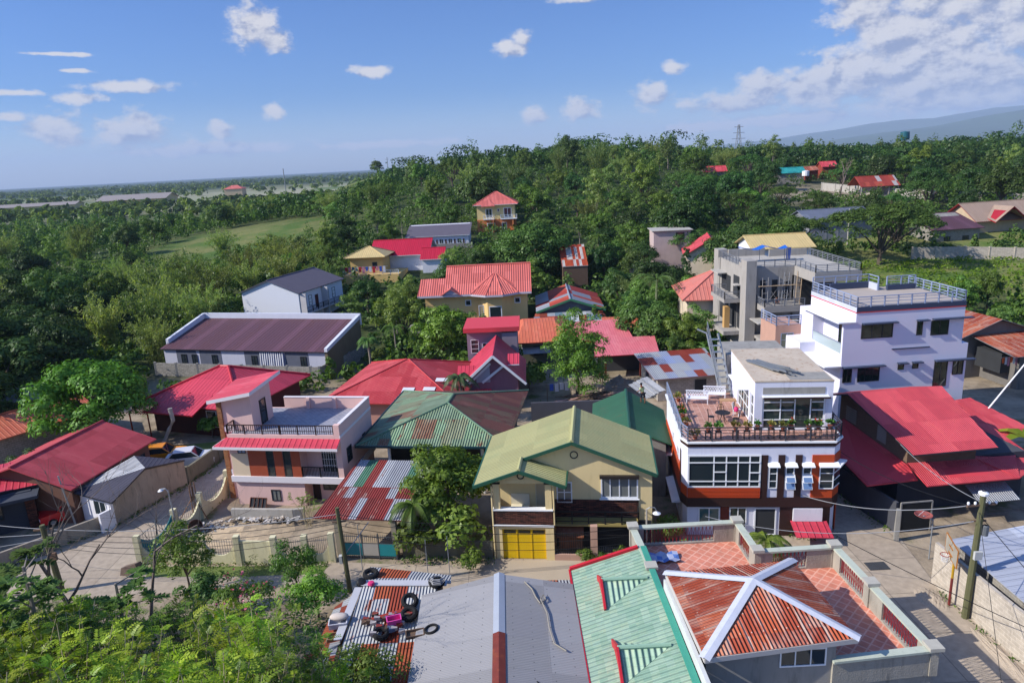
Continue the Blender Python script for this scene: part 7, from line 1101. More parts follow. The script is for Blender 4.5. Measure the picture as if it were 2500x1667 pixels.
o = empty('clothes_line', 'short line of white washing between the timber pile and the feathery tree', 'laundry', (3.4, 69.2, 0), 12); q = MB(); q.tube([(0, 0, 0), (0, 0, 1.9)], .04, 5); q.tube([(2.6, 0, 0), (2.6, 0, 1.9)], .04, 5); q.build('post', WOOD, o); q = MB(); q.tube([(0, 0, 1.85), (2.6, 0, 1.85)], .015, 4); q.build('line', WIRE2, o)
for i in range(4): q = MB(); q.box(.3+i*.55, .7+i*.55, -.02, .02, 1.1-.15*(i % 2), 1.85); q.build('garment', [MATS['cloth_white'], MATS['cloth_blue']][i == 0], o)
# ---------------------------------------------------------------- vegetation
npr = np.random.default_rng(12)
def unit(n): v = npr.normal(size=(n, 3)); return v/np.linalg.norm(v, axis=1, keepdims=True)
def leaves_mesh(name, P, Nn, size, m_, asp=.5, droop=None):
    """one small diamond leaf (or leaf spray) per point"""
    n = len(P); T = np.cross(Nn, unit(n)); T /= np.linalg.norm(T, axis=1, keepdims=True)+1e-9
    if droop is not None: T = T*(1-droop)+np.array([0, 0, -1.])*droop; T /= np.linalg.norm(T, axis=1, keepdims=True)
    B_ = np.cross(Nn, T); B_ /= np.linalg.norm(B_, axis=1, keepdims=True)+1e-9; s_ = (size*(.6+.8*npr.random(n)))[:, None]
    V = np.stack([P-T*s_*.5, P+B_*s_*asp*.5-T*s_*.05, P+T*s_*.5, P-B_*s_*asp*.5-T*s_*.05], 1).reshape(-1, 3)
    me = bpy.data.meshes.new(name); me.vertices.add(4*n); me.vertices.foreach_set('co', V.ravel()); me.loops.add(4*n); me.loops.foreach_set('vertex_index', np.arange(4*n)); me.polygons.add(n); me.polygons.foreach_set('loop_start', np.arange(n)*4); me.polygons.foreach_set('loop_total', np.full(n, 4)); me.update(); me.validate(); me.materials.append(m_); return me
def crown_pts(cent, rad, per, up_=.35, shell=.35):
    P, Nn = [], []
    for c, r_ in zip(cent, rad):
        d = unit(per); d[:, 2] = np.where(d[:, 2] < -.35, -d[:, 2]*.6, d[:, 2]); rr = r_*(1-shell*npr.random(per)**1.5)
        P.append(c+d*rr[:, None]*np.array([1, 1, .8])); q = d+.26*unit(per)+np.array([0, 0, up_]); Nn.append(q/np.linalg.norm(q, axis=1, keepdims=True))
    return np.concatenate(P), np.concatenate(Nn)
def dome(n, R_, h0, h1, flat=1.0, inner=.5):
    """clump centres on the outside of a crown"""
    c = []
    while len(c) < n:
        d = unit(1)[0]
        if d[2] < -.45: continue
        k = inner+(1-inner)*npr.random(); c.append((d[0]*R_*k, d[1]*R_*k, (h0+h1)/2+d[2]*(h1-h0)/2*k*flat))
    return np.array(c)
BARK = mat('grey_bark', '5a5046', .95, .3, 3, bump=.5); PALEB = mat('pale_bark', '8a8074', .9, .3, 3)
def trunk_mesh(name, h, r_, ends, m_=BARK):
    q = MB(); q.tube([(0, 0, -.6), (.05, 0, h*.5), (0, .03, h)], [r_*1.25, r_*.9, r_*.7], 7)
    for e in ends: e = Vector(e); q.tube([(0, .03, h*.85), (e.x*.4, e.y*.4, h+(e.z-h)*.45), tuple(e)], [r_*.6, r_*.38, r_*.12], 5)
    o = q.build(name, m_); me = o.data; bpy.data.objects.remove(o); return me
LM = {'deep': leafmat('deep_leaf', (.018, .052, .013), (.058, .115, .024), .18), 'dark': leafmat('dark_leaf', (.03, .078, .016), (.08, .15, .03), .22), 'mid': leafmat('mid_leaf', (.06, .125, .018), (.14, .23, .036), .3), 'light': leafmat('light_leaf', (.1, .18, .04), (.2, .29, .075), .4), 'bamboo': leafmat('bamboo_leaf', (.12, .18, .05), (.24, .3, .09), .4), 'yellow': leafmat('yellow_green_leaf', (.13, .25, .018), (.3, .43, .04), .4), 'bright': leafmat('bright_leaf', (.05, .14, .016), (.15, .3, .035), .25), 'grey': leafmat('grey_green_leaf', (.04, .075, .03), (.1, .15, .055), .3), 'brown': leafmat('brown_leaf', (.09, .07, .035), (.16, .13, .06), .3)}
PROTO = {}
def proto(key, crown, trunk): PROTO.setdefault(key, []).append((crown, trunk))
def limbs(c, k): return [tuple(c[i]*np.array([.75, .75, .92])) for i in npr.choice(len(c), min(k, len(c)), replace=False)]
for v in range(4):
    c = dome(44, 3.5, .9, 8.0, inner=.55); P, Nn = crown_pts(c, .95+.6*npr.random(len(c)), 150); proto('dense', leaves_mesh('crown', P, Nn, .38, LM['dark' if v % 2 else 'deep']), trunk_mesh('trunk', 2.8, .28, limbs(c, 7)))
PROTO['deep'] = [p for i_, p in enumerate(PROTO['dense']) if i_ % 2 == 0]
for v in range(4):
    c = dome(42, 3.2, .7, 8.2, inner=.35); c[:, :2] *= (1+.35*npr.random((len(c), 1))); P, Nn = crown_pts(c, .7+.6*npr.random(len(c)), 130); proto('bushy', leaves_mesh('crown', P, Nn, .38, LM['mid']), trunk_mesh('trunk', 2.4, .22, limbs(c, 7)))
for v in range(3):
    c = dome(36, 2.7, .8, 8.6, inner=.2); P, Nn = crown_pts(c, .55+.55*npr.random(len(c)), 110, .2, .8); proto('airy', leaves_mesh('crown', P, Nn, .36, LM['light'], .4, .3), trunk_mesh('trunk', 3.0, .16, limbs(c, 8), PALEB))
for v in range(3):   # bamboo clump: culms arching outwards, feathery drooping sprays
    P, Nn = [], []; q = MB()
    for i in range(34):
        a, ln, tip = npr.random()*6.28, 7.5+3.5*npr.random(), .35+.75*npr.random(); b0 = npr.normal(size=2)*.45; t_ = np.linspace(0, 1, 12); x = b0[0]+math.cos(a)*(.6*t_+ln*.42*tip*t_**2.6); y = b0[1]+math.sin(a)*(.6*t_+ln*.42*tip*t_**2.6); z = ln*(t_-.28*tip*t_**3)
        q.tube(list(zip(x, y, z))[::3], [.06, .05, .035, .02], 4); tt = .1+.9*npr.random(120)**.85; X = np.stack([np.interp(tt, t_, x), np.interp(tt, t_, y), np.interp(tt, t_, z)], 1); X += npr.normal(size=X.shape)*.38*(1.1-.6*tt)[:, None]; P.append(X); Nn.append(unit(120)*.8+np.array([0, 0, .5]))
    Nn = np.concatenate(Nn); Nn /= np.linalg.norm(Nn, axis=1, keepdims=True); o = q.build('culms', mat('bamboo_culm', '8a8a4a', .7, .2)); me = o.data; bpy.data.objects.remove(o); proto('bamboo', leaves_mesh('crown', np.concatenate(P), Nn, .5, LM['bamboo'], .26, .5), me)
for v in range(3):   # umbrella shaped rain trees
    k = 46; a = npr.random(k)*6.28; rr_ = 5.4*np.sqrt(npr.random(k)); c = np.stack([rr_*np.cos(a), rr_*np.sin(a), 6.0+1.5*(1-(rr_/5.6)**2)+.45*npr.normal(size=k)], 1); P, Nn = crown_pts(c, .9+.45*npr.random(k), 150, .6); P[:, 2] = np.maximum(P[:, 2], 4.4); proto('umbrella', leaves_mesh('crown', P, Nn, .36, LM['dark']), trunk_mesh('trunk', 2.2, .42, [tuple(q*np.array([.8, .8, .9])) for q in c[:12]]))
for v in range(3):
    c = dome(14, 1.0, .25, 1.7, inner=.3); P, Nn = crown_pts(c, .4+.25*npr.random(len(c)), 60); proto('shrub', leaves_mesh('crown', P, Nn, .26, LM['mid']), trunk_mesh('stem', .5, .05, limbs(c, 5)))
def frond(q, base, a, ln, rise, nl=22, lw=.05, ll=.5, mi=0):
    pts = [Vector(base)+Vector((math.cos(a)*ln*t_*(1-.12*t_), math.sin(a)*ln*t_*(1-.12*t_), rise*ln*t_-ln*(.55+rise*.6)*t_**2.3)) for t_ in [i/nl for i in range(nl+1)]]
    q.tube(pts[::3]+[pts[-1]], [.03]*(len(pts[::3]))+[.008], 4, mi); sd_ = Vector((-math.sin(a), math.cos(a), 0))
    for i in range(2, nl+1):
        l_ = ll*math.sin(math.pi*min(.97, (i+1)/(nl+2)))**.6; f_ = (pts[i]-pts[i-1]).normalized()
        for s_ in (-1, 1): tp = pts[i]+sd_*s_*l_*.8+f_*l_*.4-Vector((0, 0, l_*.45)); q.poly([pts[i]-f_*lw, pts[i]+f_*lw, tp], None, mi)
def palm_meshes(h, nf, ln, m_, r_=.16, mt=PALEB, seed=0):
    rr = random.Random(seed); q = MB()
    for i in range(nf): frond(q, (0, 0, h), i*2.4+rr.random()*.4, ln*(.85+.3*rr.random()), .15+.75*rr.random())
    o = q.build('crown', m_); c = o.data; bpy.data.objects.remove(o); q = MB(); q.tube([(0, 0, -.4), (.12, 0, h*.5), (0, 0, h)], [r_*1.3, r_, r_*.8], 7); o = q.build('trunk', mt); t_ = o.data; bpy.data.objects.remove(o); return c, t_
for s_ in range(2): PROTO.setdefault('palm', []).append(palm_meshes(6.5, 17, 3.0, LM['mid'], seed=s_))
def tree(name, lb, cat, key, x, y, sc=1.0, group=None, z=None, rz=None, v=None, sz=None, cname='crown', tname='trunk'):
    pr_ = PROTO[key]; c, t_ = pr_[rng.randrange(len(pr_)) if v is None else v % len(pr_)]; o = empty(name, lb, cat, (x, y, gz(x, y) if z is None else z), 0, group); o.rotation_euler = (0, 0, rng.uniform(0, 6.28) if rz is None else rz); o.scale = (sc, sc, sc*(sz or 1))
    for nm, me in ((cname, c), (tname, t_)): ch = bpy.data.objects.new(nm, me); C.objects.link(ch); ch.parent = o
    return o
# -- trees one can name
def special(key, name, lb, cat, n, R_, h0, h1, rc, per, ls, lm, x, y, th, tr_, inner=.5, z=None, flat=1, bark=BARK, droop=None, asp=.5):
    c = dome(n, R_, h0, h1, flat, inner); P, Nn = crown_pts(c, rc*(.7+.6*npr.random(n)), per); PROTO[key] = [(leaves_mesh('crown', P, Nn, ls, LM[lm], asp, droop), trunk_mesh('trunk', th, tr_, limbs(c, 8), bark))]; return tree(name, lb, cat, key, x, y, 1, None, z, 0)
special('mango', 'mango_tree', 'large sunlit mango tree above the dull red roof', 'tree', 90, 5.2, .8, 8.3, 1.2, 170, .36, 'bright', -40.0, 62.5, 2.6, .3, .55)
special('garden', 'leafy_tree', 'bright leafy tree between the carport and the cream gable house', 'tree', 70, 2.7, .5, 6.1, .8, 200, .26, 'bright', -5.0, 43.6, 1.5, .18, .45)
special('feather', 'feathery_tree', 'tall feathery light green tree before the orange roofs', 'tree', 90, 3.3, -2.2, 9.2, .9, 150, .3, 'bright', 6.7, 70.6, 3, .2, .3, droop=.35, asp=.35)
special('roundtree', 'round_tree', 'round bright mango tree beside the narrow red house', 'tree', 56, 3.4, .8, 7.4, 1.0, 140, .36, 'bright', -8.6, 85.5, 2, .2, .55)
special('bigdark', 'dark_tree', 'huge dark round tree behind the salmon tiled house', 'tree', 90, 6.6, 1.5, 10.4, 1.7, 150, .5, 'dark', 4.4, 130, 5, .6, .6)
k = 70; a = npr.random(k)*6.28; rr_ = 5.6*np.sqrt(npr.random(k)); c = np.stack([rr_*np.cos(a), rr_*np.sin(a), 6.0+1.9*(1-(rr_/5.6)**2)+.4*npr.normal(size=k)], 1); P, Nn = crown_pts(c, .8+.4*npr.random(k), 190, .6); P[:, 2] = np.maximum(P[:, 2], 4.6); PROTO['rain'] = [(leaves_mesh('crown', P, Nn, .3, LM['dark']), trunk_mesh('trunk', 1.6, .26, [tuple(q*np.array([.8, .8, .9])) for q in c[:9]]))]
tree('rain_tree', 'wide spreading rain tree in the green field below the blue grey shed', 'tree', 'rain', 69.5, 129, 1.66, sz=.76, z=2.6)
special('shrubL', 'round_shrub', 'round feathery shrub before the orange red roof', 'shrub', 24, 1.6, .6, 3.4, .7, 120, .25, 'grey', -40.6, 53.6, 1, .08, .4, droop=.3, asp=.35)
for s_, (nm, lb, x, y, h, nf, ln, lm) in enumerate((('palm_tree', 'shaggy palm standing before the narrow red house', -5.2, 64, 4.6, 20, 1.9, 'grey'), ('palm_tree', 'small bright palm at the corner of the patched carport', -7.0, 41.4, 3.2, 14, 1.9, 'mid'), ('palm_tree', 'short palm beside the awning of the corner building', 15.0, 38.3, 1.2, 14, 1.8, 'mid'), ('palm_tree', 'low palm in the yard behind the terrace parapet', 10.1, 38.0, 1.0, 12, 1.6, 'light'), ('palm_tree', 'slim palm near the round mango tree', -17.5, 82, 4.5, 14, 1.6, 'dark'), ('palm_tree', 'coconut palm with hanging fronds beside the salmon hip roof', 20.0, 93, 8.0, 20, 4.2, 'light'))):
    PROTO['sp%d' % s_] = [palm_meshes(h, nf, ln, LM[lm], .14, PALEB, 40+s_)]; o = tree(nm, lb, 'palm', 'sp%d' % s_, x, y)
q = MB()
for i in range(60): a = rng.random()*6.28; z = rng.uniform(1.2, 4.4); q.poly([(.2*math.cos(a), .2*math.sin(a), z), (.5*math.cos(a), .5*math.sin(a), z-.9), (.34*math.cos(a+.4), .34*math.sin(a+.4), z-.8)])
sk_ = [o for o in bpy.data.objects if o.get('label', '').startswith('shaggy palm')][0]; q.build('dead_fronds', LM['brown'], sk_)
c = np.stack([npr.normal(size=40)*.35, npr.normal(size=40)*.35, np.linspace(.6, 8, 40)], 1); P, Nn = crown_pts(c, np.linspace(.9, .25, 40), 60); PROTO['column'] = [(leaves_mesh('crown', P, Nn, .3, LM['dark'], .3, .5), trunk_mesh('trunk', 1, .12, []))]; tree('column_tree', 'slender dark column tree before the scarlet roofed house', 'tree', 'column', 27.8, 108, 1.15)
def banana(lb, x, y, sc=1, z=None):
    o = empty('banana_plant', lb, 'banana plant', (x, y, gz(x, y) if z is None else z)); o.scale = (sc,)*3; q = MB(); q.tube([(0, 0, -.2), (0, 0, 2.2)], [.13, .09], 7); q.build('stem', mat('banana_stem', '7a8a4a', .8, .2), o); q = MB(); rr = random.Random(int(x*10))
    for i in range(8):
        a = i*2.4; ln = 1.5+.5*rr.random(); p_ = [Vector((math.cos(a)*ln*t_, math.sin(a)*ln*t_, 2.1+1.3*ln*t_*.6-1.5*t_**2.4*ln*.6)) for t_ in (0, .25, .5, .75, 1)]; s_ = Vector((-math.sin(a), math.cos(a), 0))
        for k in range(4): w0, w1 = (.04, .24, .27, .2, .02)[k:k+2]; q.poly([p_[k]-s_*w0, p_[k]+s_*w0, p_[k+1]+s_*w1, p_[k+1]-s_*w1])
    q.build('leaves', LM['yellow'], o)
banana('big banana plant beyond the lower red roof', 37.6, 47.5, 1.3); banana('banana plant behind the red roof near the slanting pole', 35, 53.5, 1.1)
# bare branching tree, breadfruit and shrubs on the bank in the foreground
def branch(q, p_, d, ln, r_, dep, rr):
    pts = [p_]; 
    for i in range(4): d = (d+Vector((rr.gauss(0, .13), rr.gauss(0, .13), rr.gauss(.05, .08)))).normalized(); pts.append(pts[-1]+d*ln/4)
    q.tube(pts, [r_*(1-.13*i) for i in range(5)], 5)
    if dep:
        for k in range(2 if dep > 2 else 3): a = rr.choice((2, 3, 4)); branch(q, pts[a], (d+Vector((rr.gauss(0, .6), rr.gauss(0, .6), rr.gauss(.25, .3)))).normalized(), ln*.72, r_*.52, dep-1, rr)
def bare(lb, x, y, h, seed, z=None, r_=.12, dep=4, name='bare_tree'):
    q = MB(); branch(q, Vector((0, 0, -.3)), Vector((.05, 0, 1)), h, r_, dep, random.Random(seed)); o = q.build(name, mat('bare_wood', '6e625a', .9, .25, 3)); o.location = (x, y, gz(x, y) if z is None else z); return tag(o, lb, 'tree')
bare('bare branching tree in front of the street and low garden wall', -19.3, 27, 4.4, 5, r_=.14, dep=5); bare('second slimmer bare tree beside the bare branching tree', -16.9, 27.6, 4.0, 9, r_=.1, dep=5); bare('pale dead tree on the bare earth hill by the pavilion', 104, 219, 5, 3, r_=.4, dep=3); bare('bleached bare tree above the tan gabled house', 128, 172, 4.5, 4, r_=.3, dep=3)
def pinnate(q, base, d, ln, nl, lw, rr, mi=0):
    """one compound leaf: midrib with paired oval leaflets"""
    d = d.normalized(); s_ = d.cross(Vector((0, 0, 1))); s_ = s_.normalized() if s_.length > .05 else Vector((1, 0, 0)); up_ = s_.cross(d); pts = [base+d*ln*t_-Vector((0, 0, ln*.3*t_*t_)) for t_ in [i/nl for i in range(nl+1)]]
    for i in range(1, nl+1):
        for sg in (-1, 1):
            l_ = lw*(1.15-.35*i/nl); e = (s_*sg+d*.45-up_*.12+Vector((0, 0, rr.uniform(-.15, .1)))).normalized(); w_ = e.cross(up_).normalized()*l_*.22; p_ = pts[i]; q.poly([p_, p_+e*l_*.45+w_, p_+e*l_, p_+e*l_*.45-w_], None, mi)
def pin_shrub(seed, ns, h, ll, m1):
    rr = random.Random(seed); q = MB(); s_ = MB()
    for i in range(ns):
        a = rr.random()*6.28; t0 = Vector((rr.gauss(0, .25), rr.gauss(0, .25), 0)); t1 = t0+Vector((math.cos(a)*h*rr.uniform(.1, .55), math.sin(a)*h*rr.uniform(.1, .55), h*rr.uniform(.7, 1.1))); mid = (t0+t1)/2+Vector((rr.gauss(0, .15), rr.gauss(0, .15), .1)); s_.tube([t0, mid, t1], [.035, .025, .012], 5)
        for k in range(8):
            f_ = .45+.55*rr.random()**.6; b_ = t0.lerp(mid, f_*2) if f_ < .5 else mid.lerp(t1, f_*2-1); pinnate(q, b_, Vector((rr.gauss(0, 1), rr.gauss(0, 1), rr.gauss(.35, .35))), ll*rr.uniform(.7, 1.2), 6, ll*.32, rr)
    o = q.build('foliage', m1); c_ = o.data; bpy.data.objects.remove(o); o = s_.build('stems', mat('pale_stem', 'a09474', .9, .2)); t_ = o.data; bpy.data.objects.remove(o); return c_, t_
for v in range(4): PROTO.setdefault('pinnate', []).append(pin_shrub(60+v, 8, 3.4, .6, LM['yellow']))
for v in range(3): PROTO.setdefault('pinmid', []).append(pin_shrub(80+v, 10, 3.0, .45, LM['mid']))
def big_leaf(q, p_, d, ln, rr):
    d = d.normalized(); s_ = d.cross(Vector((0, 0, 1))).normalized(); n_ = s_.cross(d)
    for i in range(4):
        t_ = (i+.2)/4.4; b_ = p_+d*ln*t_-Vector((0, 0, .25*ln*t_*t_)); w_ = ln*.42*math.sin(math.pi*(t_*.8+.15))
        for sg in (-1, 1): tip = b_+s_*sg*w_+d*ln*.22+n_*rr.uniform(-.05, .03); q.poly([b_-d*ln*.06, b_+d*ln*.16, tip, b_+s_*sg*w_*.55-d*ln*.01])
    q.poly([p_, p_+d*ln*.5+s_*.05, p_+d*ln, p_+d*ln*.5-s_*.05])
def breadfruit(lb, x, y, h, seed):
    rr = random.Random(seed); q = MB(); s_ = MB(); s_.tube([(0, 0, -.5), (.05, .05, h*.5), (.1, 0, h)], [.1, .08, .05], 6)
    for i in range(9):
        z = h*rr.uniform(.45, 1); a = rr.random()*6.28; e = Vector((math.cos(a)*rr.uniform(.5, 1.3), math.sin(a)*rr.uniform(.5, 1.3), z+rr.uniform(.1, .6))); s_.tube([(.05, .02, z), e], [.04, .02], 5)
        for k in range(7): b_ = rr.random()*6.28; big_leaf(q, e, Vector((math.cos(b_), math.sin(b_), rr.uniform(-.25, .5))), rr.uniform(.4, .7), rr)
    o = empty('breadfruit_tree', lb, 'tree', (x, y, gz(x, y))); q.build('foliage', LM['dark'], o); s_.build('trunk', PALEB, o)
breadfruit('breadfruit tree with big lobed leaves among the pinnate shrubs', -19.0, 23.6, 3.4, 1); breadfruit('second breadfruit tree nearest the short weathered pole', -22.5, 26.0, 3.2, 2); breadfruit('tall breadfruit tree leaning over the pinnate shrubs', -17.4, 21.6, 3.6, 7); breadfruit('breadfruit tree with yellowing leaves behind the tall breadfruit tree', -20.8, 24.6, 3.8, 12); breadfruit('breadfruit sapling near the base of the bare trees', -16.2, 24.4, 2.4, 3)
GB = 'yellow green pinnate shrubs on the near bank'
for i in range(150):
    y = rng.uniform(13.5, 27); x = rng.uniform(-.86*y-1.5, -5.2 if y < 24 else -9.5)
    if x < -13 and y > 23 and rng.random() < .5: continue
    k = 'pinnate' if rng.random() < (.8 if y < 22 else .3) else 'pinmid'; lb = 'yellow green pinnate shrub in the thicket on the near bank' if k == 'pinnate' else 'darker green pinnate shrub in the thicket on the near bank'
    lim = EYE-.655*y-gz(x, y)+.25*rng.random()
    if lim < .7: continue
    tree('pinnate_shrub', lb, 'shrub', k, x, y, min(rng.uniform(.6, 1.0), lim/3.3), GB if k == 'pinnate' else 'darker pinnate shrubs on the near bank', z=gz(x, y)-.3, cname='foliage', tname='stems')
special('fs1', 'feathery_shrub', 'tall feathery green shrub before the scalloped wall near the teal gate', 'shrub', 34, 1.6, .4, 4.4, .6, 130, .2, 'mid', -20.6, 37.9, 1.2, .07, .3, droop=.3, asp=.35); special('fs2', 'feathery_shrub', 'loose green shrub at the road before the scalloped wall gap', 'shrub', 22, 1.5, .5, 3.6, .5, 110, .2, 'mid', -13.7, 37.0, 1.1, .06, .3, droop=.3, asp=.35); special('fs3', 'feathery_shrub', 'smaller dark shrub in front of the tall feathery shrub', 'shrub', 22, 1.4, .3, 2.6, .5, 110, .2, 'dark', -18.2, 34.8, .8, .06, .3)
for lb, x, y, h, k in (('small weed clump at the foot of the scalloped wall', -17.3, 39.6, .35, 'pinmid'), ('young leafy shrub beside the carport and rubble', -15.2, 45.4, .75, 'pinmid')): tree('feathery_shrub', lb, 'shrub', k, x, y, h, cname='foliage', tname='stems')
special('hedge', 'round_shrub', 'dense bright green round shrub beside the junk shack', 'shrub', 26, 1.5, .3, 2.9, .6, 170, .16, 'bright', -11.6, 33.9, .8, .07, .4); special('darkb', 'leafy_shrub', 'dark green leafy shrub overhanging the lower part of the junk shack', 'shrub', 26, 1.6, .8, 3.6, .7, 170, .16, 'mid', -7.3, 26.0, 1, .07, .4, z=.6); special('boug', 'flowering_shrub', 'shrub with pink flowers above the thicket', 'shrub', 18, 1.3, .4, 2.4, .55, 110, .16, 'mid', -14.6, 31.6, .8, .06, .4)
bo = [o for o in bpy.data.objects if o.get('label', '').startswith('shrub with pink')][0]; q = MB(); LP = leafmat('pink_petal', (.6, .12, .22), (.8, .25, .35), .3, .04)
for i in range(70): c_ = Vector((rng.gauss(.2, .7), rng.gauss(-.5, .6), rng.uniform(1.2, 2.9))); tuft(q, c_, .05, 2, .12, rng)
q.build('flowers', LP, bo)['kind'] = 'stuff'
for lb, x, y, s_, k in (('spiky yellow green plant at the foot of the gate wall', 3.9, 38.6, .5, 'shrub'), ('low plant with red blooms in front of the gate', 5.0, 38.2, .5, 'shrub'), ('bushy plants at the road end of the gate wall', 6.2, 38.3, .6, 'shrub'), ('leafy vine over the mossy garden wall beside the garage', -4.2, 40.7, 1.7, 'shrub'), ('dark shrub beside the teal carport gate', -6.7, 40.4, 1.3, 'shrub'), ('low flowering shrub by the garage driveway', -3.2, 38.6, .7, 'shrub'), ('shrub under the red house window', -29.6, 63.8, 1.2, 'shrub'), ('yellow leaved garden shrub behind the pink house', -24.8, 71.6, .7, 'shrub'), ('small potted tree by the cream house side wall', 9.4, 40.8, .9, 'shrub'), ('leafy bush beside the narrow red house', 1.6, 73, 1.6, 'shrub'), ('red flowering bush at the foot of the concrete building', 22.6, 79, 2.0, 'shrub'), ('clipped round bush on the tank near the salmon tiled house', -15.4, 94, 1.2, 'shrub'), ('bushes on the lane side of the maroon roofed house', -17.6, 86, 1.2, 'shrub'), ('dry brown bush in the green field', 62, 104, 1.6, 'shrub')): tree('garden_shrub', lb, 'shrub', k, x, y, s_, cname='crown', tname='stem')
wall_run('garden_wall', 'mossy garden wall between carport gate and yellow garage', [(-7.8, 40.6), (-1.9, 39.8)], 1.2, .2, mat('mossy_stone', '6e6a5a'))
# -- the wooded slopes, tree by tree
BLK = [(-34, 90, 15), (-36, 113, 11), (-28, 90, 12), (-5, 107, 12.5), (8, 103, 9), (8, 87, 11), (-3, 182, 9), (-16, 168, 10), (-22, 142, 12), (12, 125, 5), (31, 78, 10), (33, 60, 9), (40, 108, 7), (72, 153, 12), (94, 148, 9), (108, 154, 11), (111, 215, 11), (100, 255, 7), (113, 264, 6), (50, 70, 8), (69.5, 129, 10), (2.5, 132, 7), (26, 90, 7), (-45, 60, 8), (-33, 68, 9), (-13, 73, 10), (15, 73, 9), (35, 126, 7), (31, 137, 6), (26, 108, 2)]
SEE = [(-2.4, 180, 8.6, 7), (-16.5, 164, 5.6, 9), (-24, 137, 4.6, 10), (-36, 108, 2.0, 6), (-5, 103, 2.6, 9), (11.5, 122, 5.5, 3), (33, 122, 6.5, 4), (26, 87, 5.0, 4), (41, 104, 9, 5), (32, 134, 9.3, 3), (72, 150, 6.2, 8), (94, 144, 4.8, 7), (108, 150, 5.5, 8), (111, 210, 10.5, 8), (101, 252, 16, 6), (116, 264, 16.5, 7), (80, 270, 17.6, 4), (-82, 236, 6, 19), (-92, 200, 3, 8), (103, 223, 10.5, 12), (66, 121, 2.5, 9), (82, 118, 2.5, 14), (92, 128, 2.5, 12), (34, 88, 8, 3)]
def hides(x, y, h):
    top = gz(x, y)+h-EYE
    for hx, hy, hz_, hw in SEE:
        if y < hy-1 and abs(x/y*hy-hx) < hw+2 and top/y > (hz_-EYE)/hy: return True
    return False
def free(x, y, m_=0):
    if any((x-a)**2+(y-b_)**2 < (r_+m_)**2 for a, b_, r_ in BLK): return False
    if y < 76 and x > -52: return False
    if ((x+84)/25)**2+((y-224)/40)**2 < 1 or ((x+93)/24)**2+((y-380)/34)**2 < 1: return False
    if 100 < y < 132 and 52 < x < 120: return False
    if ((x-103)/20)**2+((y-225)/16)**2 < 1 and y < 236: return False
    return True
KINDS = {'deep': ('dark_tree', 'very dark dense round crowned tree'), 'dense': ('dark_tree', 'dark dense round crowned tree'), 'bushy': ('green_tree', 'mid green bushy tree'), 'airy': ('light_tree', 'loose light green tree'), 'bamboo': ('bamboo_clump', 'feathery yellow green bamboo clump'), 'umbrella': ('umbrella_tree', 'dark flat crowned tree'), 'palm': ('coconut_palm', 'coconut palm')}
def zone_name(x, y):
    if x < -48 and y < 135: return 'in the thick wood beside the maroon roofed row house'
    if x < -30 and y < 205: return 'in the belt behind the white gabled house'
    if y < 135 and x < 24: return 'among the houses around the salmon tiled roof'
    if x < -15: return 'on the slope below the grassy knoll'
    if y < 175 and x < 60: return 'on the slope between the villa and the concrete building'
    if x > 60: return 'around the blue grey shed and the pavilion'
    return 'on the wooded hill behind the villa'
placed = []; count = 0; BAMB = [(-51,118,1.15),(-54,106,1.1),(-63,124,1.1),(-70,148,1),(-53,140,1.05),(-50,152,1),(-44,148,.9),(-48.5,92,.75),(-57,116,1.2),(-47,126,1.0),(-60,135,1.0),(-75,186,1.0),(-40,146,.8),(-58,98,1.0)]
def scatter(n, xr, yr, w, sc, mind, cone=True):
    global count
    k = 0; tries = 0; ks, ws = zip(*w)
    while k < n and tries < n*60:
        tries += 1; y = rng.uniform(*yr); x = rng.uniform(xr[0], xr[1])
        if cone and abs(x) > .79*y+6: continue
        if not free(x, y) or any((x-a)**2+(y-b_)**2 < (mind*(.8+.004*y))**2 for a, b_ in placed): continue
        key = rng.choices(ks, ws)[0]; nm, lb = KINDS[key]; zn = zone_name(x, y); s_ = rng.uniform(*sc)*(.72 if key == 'umbrella' else 1)
        if hides(x, y, 8.4*s_): continue
        tree(nm, lb+' '+zn, 'palm' if key == 'palm' else 'bamboo' if key == 'bamboo' else 'tree', key, x, y, s_, lb+' '+zn, sz=rng.uniform(.85, 1.1)); placed.append((x, y)); k += 1; count += 1
for x, y, s_ in BAMB:
    tree('bamboo_clump', KINDS['bamboo'][1]+' '+zone_name(x, y), 'bamboo', 'bamboo', x, y, s_, KINDS['bamboo'][1]+' '+zone_name(x, y)); placed.append((x, y))
scatter(58, (-112, -52), (62, 140), (('deep', 6), ('dense', 4), ('bushy', 1.5), ('bamboo', .8)), (.9, 1.35), 5.6)
scatter(10, (-62, -40), (92, 128), (('bamboo', 5), ('airy', 1), ('dense', 1)), (.8, 1.05), 5)
scatter(30, (-60, -10), (100, 180), (('bushy', 4), ('airy', 3), ('dense', 3), ('bamboo', 2), ('palm', 1)), (.7, 1.05), 5)
scatter(34, (-20, 28), (84, 176), (('deep', 3), ('bushy', 4), ('airy', 2), ('palm', 1.5), ('bamboo', .8)), (.65, 1.0), 5)
scatter(46, (20, 66), (96, 230), (('deep', 4), ('dense', 2), ('bushy', 3), ('umbrella', 4), ('airy', 1.5)), (.8, 1.5), 6)
scatter(48, (60, 190), (128, 250), (('deep', 4), ('dense', 1), ('umbrella', 5), ('bushy', 2), ('airy', 1)), (.8, 1.5), 7)
scatter(44, (-160, -20), (150, 330), (('deep', 3), ('dense', 2), ('bushy', 3), ('airy', 3), ('bamboo', 4)), (.8, 1.2), 7)
scatter(60, (-20, 110), (185, 320), (('bamboo', 5), ('deep', 3), ('dense', 1), ('bushy', 3), ('umbrella', 2.5), ('airy', 4)), (.9, 1.75), 8)
